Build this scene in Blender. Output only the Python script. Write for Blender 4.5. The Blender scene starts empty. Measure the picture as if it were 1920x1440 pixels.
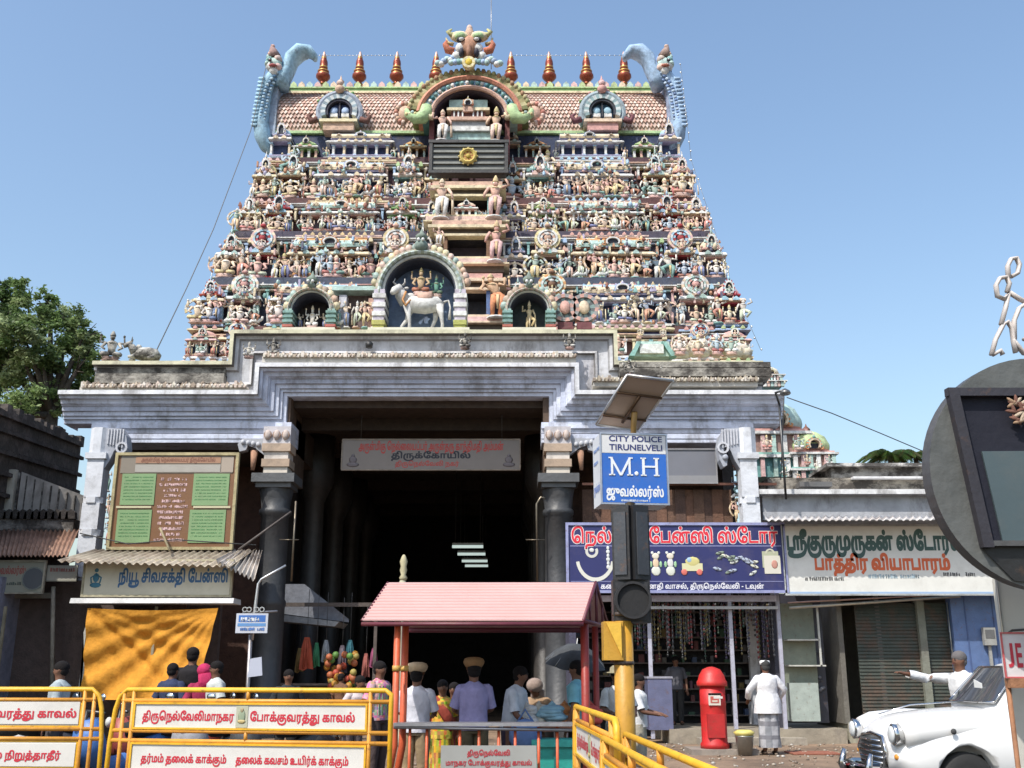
import bpy, math, random
from mathutils import Vector, Matrix, geometry
R = math.radians
random.seed(7)
SC = bpy.context.scene
COL = SC.collection
# ---------------------------------------------------------------- camera, sky, sun, exposure
F = 1941.0; TH = R(15.5); H = 1.5
cd = bpy.data.cameras.new('camera'); cd.sensor_width = 36; cd.lens = 36*F/1920; cd.clip_start = .1; cd.clip_end = 2000
cam = bpy.data.objects.new('camera', cd); cam.location = (0, 0, H); cam.rotation_euler = (R(90)+TH, 0, 0)
COL.objects.link(cam); SC.camera = cam
SUN_EL = R(52); SUN_DIR = Vector((-.62, -.78, 0)).normalized()      # towards the sun, on the ground
w = bpy.data.worlds.new('World'); SC.world = w; w.use_nodes = True
nt = w.node_tree; bg = nt.nodes['Background']
sky = nt.nodes.new('ShaderNodeTexSky'); sky.sky_type = 'NISHITA'; sky.sun_disc = False
sky.sun_elevation = SUN_EL; sky.sun_rotation = math.atan2(SUN_DIR.x, SUN_DIR.y)
sky.air_density = 1.45; sky.dust_density = 2.4; sky.ozone_density = 3.2
nt.links.new(sky.outputs[0], bg.inputs[0]); bg.inputs[1].default_value = .15
sl = bpy.data.lights.new('sun', 'SUN'); sl.energy = 3.35; sl.angle = R(.5); sl.color = (1, .95, .87)
so = bpy.data.objects.new('sun', sl); COL.objects.link(so)
sv = Vector((SUN_DIR.x*math.cos(SUN_EL), SUN_DIR.y*math.cos(SUN_EL), math.sin(SUN_EL)))
so.rotation_euler = sv.to_track_quat('Z', 'Y').to_euler()
SC.view_settings.view_transform = 'Standard'; SC.view_settings.look = 'None'
SC.view_settings.exposure = .5; SC.view_settings.gamma = 1
SC.view_settings.use_curve_mapping = False

# ---------------------------------------------------------------- helpers
def P(px, py, Y):
    a = (px-960)/F; b = (720-py)/F
    dy = math.cos(TH)-b*math.sin(TH); dz = math.sin(TH)+b*math.cos(TH); t = Y/dy
    return Vector((a*t, Y, H+dz*t))
def PX(px, py, Y): return P(px, py, Y).x
def PZ(py, Y): return P(960, py, Y).z
def lerp(a, b, t): return a+(b-a)*t

def N(nt, kind, **kw):
    n = nt.nodes.new(kind)
    for k, v in kw.items():
        if k in n.inputs.keys(): n.inputs[k].default_value = v
        else: setattr(n, k, v)
    return n
MATS = {}
def mat(name, rough=.8, metal=0, var=.18, scale=3.0, bump=.15, bscale=20, grime=0, gcol=(.06, .05, .045), gscale=1.5, streak=1.0,
        tint=0, spec=.5, coat=0, trans=0, emit=0, lohi=(.46, .62), objc=True, alpha=None):
    """attribute-coloured surface with grain, worn patches and dirt"""
    if name in MATS: return MATS[name]
    m = bpy.data.materials.new(name); m.use_nodes = True; t = m.node_tree; L = t.links.new
    b = t.nodes['Principled BSDF']
    at = N(t, 'ShaderNodeAttribute', attribute_name='Col')
    tc = N(t, 'ShaderNodeTexCoord'); mp = N(t, 'ShaderNodeMapping'); geo = N(t, 'ShaderNodeNewGeometry')
    L(geo.outputs['Position'] if objc else tc.outputs['Object'], mp.inputs[0])
    n1 = N(t, 'ShaderNodeTexNoise', Scale=scale, Detail=6.0, Roughness=.62); L(mp.outputs[0], n1.inputs['Vector'])
    r1 = N(t, 'ShaderNodeMapRange'); r1.inputs[1].default_value = .3; r1.inputs[2].default_value = .7
    r1.inputs[3].default_value = 1-var; r1.inputs[4].default_value = 1+var*.45
    L(n1.outputs[0], r1.inputs[0])
    mu = N(t, 'ShaderNodeVectorMath', operation='SCALE'); L(at.outputs['Color'], mu.inputs[0]); L(r1.outputs[0], mu.inputs['Scale'])
    src = mu.outputs[0]
    if tint:
        oi = N(t, 'ShaderNodeObjectInfo'); hs = N(t, 'ShaderNodeHueSaturation')
        r = N(t, 'ShaderNodeMapRange'); r.inputs[3].default_value = .5-tint*.2; r.inputs[4].default_value = .5+tint*.2
        L(oi.outputs['Random'], r.inputs[0]); L(r.outputs[0], hs.inputs['Hue']); L(src, hs.inputs['Color']); src = hs.outputs[0]
    if grime:
        mp2 = N(t, 'ShaderNodeMapping'); mp2.inputs['Scale'].default_value = (1, 1, streak); L(geo.outputs['Position'], mp2.inputs[0])
        n2 = N(t, 'ShaderNodeTexNoise', Scale=gscale, Detail=9.0, Roughness=.72); L(mp2.outputs[0], n2.inputs['Vector'])
        r2 = N(t, 'ShaderNodeMapRange'); r2.inputs[1].default_value = lohi[0]; r2.inputs[2].default_value = lohi[1]; r2.inputs[4].default_value = grime
        L(n2.outputs[0], r2.inputs[0])
        mx = N(t, 'ShaderNodeMix', data_type='RGBA'); L(r2.outputs[0], mx.inputs[0]); L(src, mx.inputs[6]); mx.inputs[7].default_value = (*gcol, 1)
        src = mx.outputs[2]
    L(src, b.inputs['Base Color'])
    b.inputs['Roughness'].default_value = rough; b.inputs['Metallic'].default_value = metal
    b.inputs['Specular IOR Level'].default_value = spec; b.inputs['Coat Weight'].default_value = coat
    if trans: b.inputs['Transmission Weight'].default_value = trans
    if emit: L(src, b.inputs['Emission Color']); b.inputs['Emission Strength'].default_value = emit
    if bump:
        n3 = N(t, 'ShaderNodeTexNoise', Scale=bscale, Detail=5.0); L(mp.outputs[0], n3.inputs['Vector'])
        bp = N(t, 'ShaderNodeBump', Strength=bump, Distance=.05); L(n3.outputs[0], bp.inputs['Height']); L(bp.outputs[0], b.inputs['Normal'])
    MATS[name] = m
    return m
M_ART = mat('painted_stucco', .75, var=.34, scale=5, bump=.3, bscale=14, grime=.55, gcol=(.09, .07, .06), gscale=3.2, tint=.12, lohi=(.5, .7))
M_WASH = mat('weathered_limewash', .9, var=.25, scale=2.2, bump=.35, bscale=9, grime=.55, gcol=(.13, .115, .105), gscale=1.9, streak=.45, lohi=(.5, .64))
M_WASHC = mat('clean_limewash', .85, var=.16, scale=1.5, bump=.25, bscale=9, grime=.45, gcol=(.12, .11, .1), gscale=2.2, lohi=(.52, .7))
M_MOSS = mat('mouldy_masonry', .95, var=.4, scale=3, bump=.8, bscale=8, grime=.92, gcol=(.035, .03, .027), gscale=1.6, streak=1.6, lohi=(.4, .56))
M_STONE = mat('dark_stone', .5, var=.3, scale=4, bump=.2, bscale=12, grime=.3, gscale=1)
M_PAINT = mat('gloss_paint', .48, var=.2, scale=5, bump=.08, bscale=30, grime=.6, gcol=(.14, .07, .035), gscale=9, lohi=(.56, .7))
M_BOARD = mat('sign_enamel', .5, var=.08, scale=2, bump=.03, grime=.22, gcol=(.2, .16, .12), gscale=2.5, lohi=(.5, .75))
M_METAL = mat('bare_metal', .4, metal=.8, var=.2, scale=8, bump=.05)
M_TIN = mat('rusty_tin', .6, metal=.2, var=.35, scale=3, bump=.15, grime=.6, gcol=(.12, .06, .035), gscale=1.8, lohi=(.48, .62))
M_CLOTH = mat('cloth', .9, var=.26, scale=6, bump=.3, bscale=14, spec=.2, objc=False)
M_SKIN = mat('skin', .55, var=.08, scale=9, bump=.05, spec=.4, objc=False)
M_WOOD = mat('old_timber', .8, var=.35, scale=5, bump=.3)
M_CAR = mat('car_enamel', .22, var=.03, scale=2, bump=0, coat=.5, grime=.12, gcol=(.35, .3, .24), gscale=4, lohi=(.5, .8))
M_CHROME = mat('chrome', .12, metal=1, var=.05, bump=0)
M_GLASS = mat('tinted_glass', .05, var=.05, bump=0, spec=.8)
M_RUB = mat('rubber', .8, var=.1, bump=.1)
M_LEAF = mat('leaf', .55, var=.45, scale=1.4, bump=0)
M_BARK = mat('bark', .95, var=.4, scale=6, bump=.6)
M_LAMP = mat('lit_tube', .5, var=0, bump=0, emit=.55)
M_PRINT = mat('printed_ink', .6, var=.05, bump=0)

def translucent(m, f=.35):
    t = m.node_tree; b = t.nodes['Principled BSDF']; o = t.nodes['Material Output']; tr = N(t, 'ShaderNodeBsdfTranslucent'); mx = N(t, 'ShaderNodeMixShader'); mx.inputs[0].default_value = f
    src = b.inputs['Base Color'].links[0].from_socket; t.links.new(src, tr.inputs[0]); t.links.new(b.outputs[0], mx.inputs[1]); t.links.new(tr.outputs[0], mx.inputs[2]); t.links.new(mx.outputs[0], o.inputs[0])
translucent(M_LEAF, .5)
def glass_mat():
    m = bpy.data.materials.new('window_glass'); m.use_nodes = True; b = m.node_tree.nodes['Principled BSDF']
    b.inputs['Base Color'].default_value = (.75, .8, .82, 1); b.inputs['Roughness'].default_value = .03
    b.inputs['Transmission Weight'].default_value = .92; b.inputs['IOR'].default_value = 1.12
    return m
M_PANE = glass_mat()

class MB:
    def __init__(s, c=(.5, .5, .5)): s.v = []; s.f = []; s.c = []; s.s = []; s.M = Matrix(); s.col = c; s.sm = False
    def add(s, vs, fs, c=None, sm=None):
        o = len(s.v); M = s.M
        s.v += [tuple(M @ Vector(q)) for q in vs]
        c = c or s.col; k = s.sm if sm is None else sm
        for f in fs: s.f.append([i+o for i in f]); s.c.append(c); s.s.append(k)
        return s
    def at(s, x=0, y=0, z=0, sx=1, sy=None, sz=None, rz=0, rx=0, ry=0):
        sy = sx if sy is None else sy; sz = sx if sz is None else sz
        s.M = Matrix.Translation((x, y, z)) @ Matrix.Rotation(rz, 4, 'Z') @ Matrix.Rotation(ry, 4, 'Y') @ Matrix.Rotation(rx, 4, 'X') @ Matrix.Diagonal((sx, sy, sz, 1))
        return s
    def box(s, x0, x1, y0, y1, z0, z1, c=None, tx=0, ty=0):
        v = [(x0, y0, z0), (x1, y0, z0), (x1, y1, z0), (x0, y1, z0), (x0+tx, y0+ty, z1), (x1-tx, y0+ty, z1), (x1-tx, y1-ty, z1), (x0+tx, y1-ty, z1)]
        return s.add(v, [(3, 2, 1, 0), (4, 5, 6, 7), (0, 1, 5, 4), (1, 2, 6, 5), (2, 3, 7, 6), (3, 0, 4, 7)], c, False)
    def lathe(s, pr, n=12, x=0, y=0, z=0, c=None, cs=None, sm=True, sx=1, sy=1, ph=0):
        vs = []
        for r, h in pr:
            for i in range(n):
                a = 2*math.pi*i/n+ph; vs.append((x+r*math.cos(a)*sx, y+r*math.sin(a)*sy, z+h))
        for j in range(len(pr)-1):
            fs = [(j*n+i, j*n+(i+1) % n, (j+1)*n+(i+1) % n, (j+1)*n+i) for i in range(n)]
            if j == 0: base = len(s.v); s.add(vs, [], c)
            o = base
            cc = (cs[j] if cs else None) or c or s.col
            for f in fs: s.f.append([q+o for q in f]); s.c.append(cc); s.s.append(sm)
        s.f.append([base+i for i in range(n)][::-1]); s.c.append((cs[0] if cs else None) or c or s.col); s.s.append(False)
        s.f.append([base+(len(pr)-1)*n+i for i in range(n)]); s.c.append((cs[-1] if cs else None) or c or s.col); s.s.append(False)
        return s
    def ell(s, x, y, z, rx, ry, rz, n=8, m=5, c=None):
        vs = [(x, y, z-rz)]; fs = []
        for j in range(1, m):
            a = math.pi*j/m
            for i in range(n):
                b = 2*math.pi*i/n; vs.append((x+rx*math.sin(a)*math.cos(b), y+ry*math.sin(a)*math.sin(b), z-rz*math.cos(a)))
        vs.append((x, y, z+rz)); e = len(vs)-1
        for i in range(n):
            fs.append((0, 1+(i+1) % n, 1+i)); fs.append((e, e-n+i, e-n+(i+1) % n))
            for j in range(m-2): q = 1+j*n; fs.append((q+i, q+(i+1) % n, q+n+(i+1) % n, q+n+i))
        return s.add(vs, fs, c, True)
    def tube(s, pts, r, n=6, c=None, flat=1.0, cap=True):
        pts = [Vector(p) for p in pts]; k = len(pts); rs = r if isinstance(r, (list, tuple)) else [r]*k
        vs = []; fs = []; up = None
        for i in range(k):
            d = (pts[min(i+1, k-1)]-pts[max(i-1, 0)])
            d = d.normalized() if d.length > 1e-9 else Vector((0, 0, 1))
            if up is None: up = Vector((0, 1, 0)) if abs(d.y) < .9 else Vector((1, 0, 0))
            a = (up-d*up.dot(d)).normalized(); b = d.cross(a); up = a
            for j in range(n):
                t = 2*math.pi*j/n; vs.append(pts[i]+(a*math.cos(t)*flat+b*math.sin(t))*rs[i])
        for i in range(k-1):
            for j in range(n): fs.append((i*n+j, i*n+(j+1) % n, (i+1)*n+(j+1) % n, (i+1)*n+j))
        if cap: fs.append(tuple(range(n))[::-1]); fs.append(tuple((k-1)*n+j for j in range(n)))
        return s.add(vs, fs, c, True)
    def prism(s, o, y0, y1, c=None, side=None):
        """outline (x,z), extruded from y0 (front) to y1"""
        n = len(o); vs = [(x, y0, z) for x, z in o]+[(x, y1, z) for x, z in o]
        s.add(vs, [tuple(range(n)), tuple(range(2*n-1, n-1, -1))], c, False)
        return s.add(vs, [(i, n+i, n+(i+1) % n, (i+1) % n) for i in range(n)], side or c, False)
    def band(s, x, z, r0, r1, a0, a1, y0, y1, n=16, c=None, cs=None, sz=1.0, bulge=0):
        """ring sector in the XZ plane with depth"""
        for i in range(n):
            t0 = a0+(a1-a0)*i/n; t1 = a0+(a1-a0)*(i+1)/n
            q = lambda r, t, y: (x+r*math.cos(t), y, z+r*math.sin(t)*sz)
            rm = (r0+r1)/2
            vs = [q(r0, t0, y0), q(rm, t0, y0-bulge), q(r1, t0, y0), q(r1, t0, y1), q(r0, t0, y1), q(r0, t1, y0), q(rm, t1, y0-bulge), q(r1, t1, y0), q(r1, t1, y1), q(r0, t1, y1)]
            s.add(vs, [(0, 1, 6, 5), (1, 2, 7, 6), (2, 3, 8, 7), (3, 4, 9, 8), (4, 0, 5, 9), (0, 4, 3, 2, 1), (5, 6, 7, 8, 9)], cs[i % len(cs)] if cs else c)
        return s
    def sweep(s, path, prof, c=None, cs=None):
        """profile [(t,y)] carried along a polyline in the XZ plane with mitred corners; t is measured to the right of travel"""
        k = len(path); rows = []
        for t, y in prof:
            row = []
            for i in range(k):
                p = Vector(path[i]); ns = []
                if i > 0: d = (p-Vector(path[i-1])).normalized(); ns.append(Vector((d.y, -d.x)))
                if i < k-1: d = (Vector(path[i+1])-p).normalized(); ns.append(Vector((d.y, -d.x)))
                if len(ns) == 2:
                    m = (ns[0]+ns[1]); m = m/(m.length_squared/2)
                else: m = ns[0]
                q = p+m*t; row.append((q.x, y, q.y))
            rows.append(row)
        for j in range(len(rows)-1):
            for i in range(k-1):
                s.add([rows[j][i], rows[j][i+1], rows[j+1][i+1], rows[j+1][i]], [(0, 3, 2, 1)], cs[j] if cs else c, False)
        return s
    def mesh(s, name, m):
        me = bpy.data.meshes.new(name); me.from_pydata(s.v, [], s.f)
        ca = me.color_attributes.new('Col', 'FLOAT_COLOR', 'CORNER'); buf = []
        for f, c in zip(s.f, s.c): buf += [c[0], c[1], c[2], 1.0]*len(f)
        ca.data.foreach_set('color', buf)
        me.polygons.foreach_set('use_smooth', s.s)
        me.materials.append(m); me.update()
        return me
    def build(s, name, m, parent=None, loc=None, **kw):
        o = bpy.data.objects.new(name, s.mesh(name, m)); COL.objects.link(o)
        if parent: o.parent = parent
        if loc is not None: o.location = loc
        tag(o, **kw)
        return o
def tag(o, label=None, cat=None, group=None, kind=None):
    if label: o['label'] = label
    if cat: o['category'] = cat
    if group: o['group'] = group
    if kind: o['kind'] = kind
    return o
def empty(name, loc, label, cat, group=None, rz=0):
    o = bpy.data.objects.new(name, None); COL.objects.link(o); o.location = loc; o.rotation_euler = (0, 0, rz); o.empty_display_size = .2
    return tag(o, label, cat, group)
def put(name, me, parent, loc, scale=(1, 1, 1), rz=0, **kw):
    o = bpy.data.objects.new(name, me); COL.objects.link(o); o.parent = parent; o.location = loc; o.scale = scale; o.rotation_euler = (0, 0, rz)
    return tag(o, **kw)
def bevel(o, wd=.01, seg=2):
    b = o.modifiers.new('bevel', 'BEVEL'); b.width = wd; b.segments = seg; b.limit_method = 'ANGLE'; return o
def copy_tree(o, parent=None):
    c = o.copy(); COL.objects.link(c); c.parent = parent
    for ch in list(o.children): copy_tree(ch, c)
    return c
# ---------------------------------------------------------------- lettering
GCACHE = {}
def tamil(key, width, height, bold=.03, colr=(0, 0, 0), name='lettering', parent=None, loc=(0, 0, 0), rz=0, depth=.003, mat_=None, ctr=True, ry=0):
    """lettering in the XZ plane facing -Y; width and cap height in metres"""
    glyphs, tw = WORDS[key]; mb = MB(colr); sx = width/tw; sz = height/80.0
    x_off = -width/2 if ctr else 0
    for g, gx in glyphs:
        kk_ = (g, bold)
        if kk_ not in GCACHE:
            pts = []; eds = []; loops = []
            for v in GLYPHS[g]:
                p = [(v[i], v[i+1]) for i in range(0, len(v), 2)]; n = len(p); q = []
                for i in range(n):
                    a = Vector(p[i-1]); b = Vector(p[i]); c = Vector(p[(i+1) % n]); d1 = b-a; d2 = c-b
                    if d1.length > .01 and d2.length > .01:
                        d1.normalize(); d2.normalize(); mm = Vector((-d1.y-d2.y, d1.x+d2.x))
                        if mm.length > .3: b = b+mm.normalized()*bold*100
                    q.append(b)
                k0 = len(pts); pts += q; eds += [(k0+i, k0+(i+1) % n) for i in range(n)]; loops.append(q)
            r = geometry.delaunay_2d_cdt(pts, eds, [], 0, .001); keep = []
            for t in r[2]:
                c = sum((r[0][i] for i in t), Vector((0, 0)))/3; wn = 0
                for l in loops:
                    for i in range(len(l)):
                        a = l[i-1]; b = l[i]
                        if (a.y <= c.y) != (b.y <= c.y):
                            side = (b.x-a.x)*(c.y-a.y)-(c.x-a.x)*(b.y-a.y)
                            if b.y > a.y and side > 0: wn += 1
                            elif b.y <= a.y and side < 0: wn -= 1
                if wn: keep.append(tuple(t))
            GCACHE[kk_] = ([tuple(p) for p in r[0]], keep)
        pp_, tt_ = GCACHE[kk_]
        mb.add([((x+gx)*sx+x_off, 0, y*sz) for x, y in pp_], tt_)
    o = mb.build(name, mat_ or M_PRINT, parent, loc); o.rotation_euler = (0, ry, rz)
    return o
def latin(s, width, height, colr, parent, loc, rz=0, bold=.02, name='lettering', ry=0):
    cu = bpy.data.curves.new('t', 'FONT'); cu.body = s; cu.size = 1; cu.offset = bold; cu.align_x = 'LEFT'
    t = bpy.data.objects.new('t', cu); COL.objects.link(t)
    me = bpy.data.meshes.new_from_object(t.evaluated_get(bpy.context.evaluated_depsgraph_get()))
    bpy.data.objects.remove(t)
    xs = [v.co.x for v in me.vertices]; ys = [v.co.y for v in me.vertices]
    x0, x1, y0, y1 = min(xs), max(xs), min(ys), max(ys)
    mb = MB(colr)
    mb.add([((v.co.x-(x0+x1)/2)*width/(x1-x0), 0, (v.co.y-y0)*height/(y1-y0)) for v in me.vertices], [tuple(p.vertices) for p in me.polygons])
    bpy.data.meshes.remove(me)
    o = mb.build(name, M_PRINT, parent, loc); o.rotation_euler = (0, ry, rz)
    return o
def scribble(width, height, colr, parent, loc, n=14, rz=0, seed=0, name='lettering'):
    """a line of print too small to read: uneven short strokes"""
    rd = random.Random(seed); mb = MB(colr); x = -width/2
    while x < width/2:
        wd = height*rd.uniform(.35, .8)
        if rd.random() < .15: x += wd; continue
        for k in range(3):
            xx = x+rd.uniform(0, wd*.6); mb.box(xx, xx+height*.16, 0, .002, 0, height*rd.uniform(.6, 1))
        mb.box(x, x+wd*.8, -.001, .001, height*rd.choice([0, .4, .8]), height*rd.choice([0, .4, .8])+height*.16)
        x += wd
    o = mb.build(name, M_PRINT, parent, loc); o.rotation_euler = (0, 0, rz); return o

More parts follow.
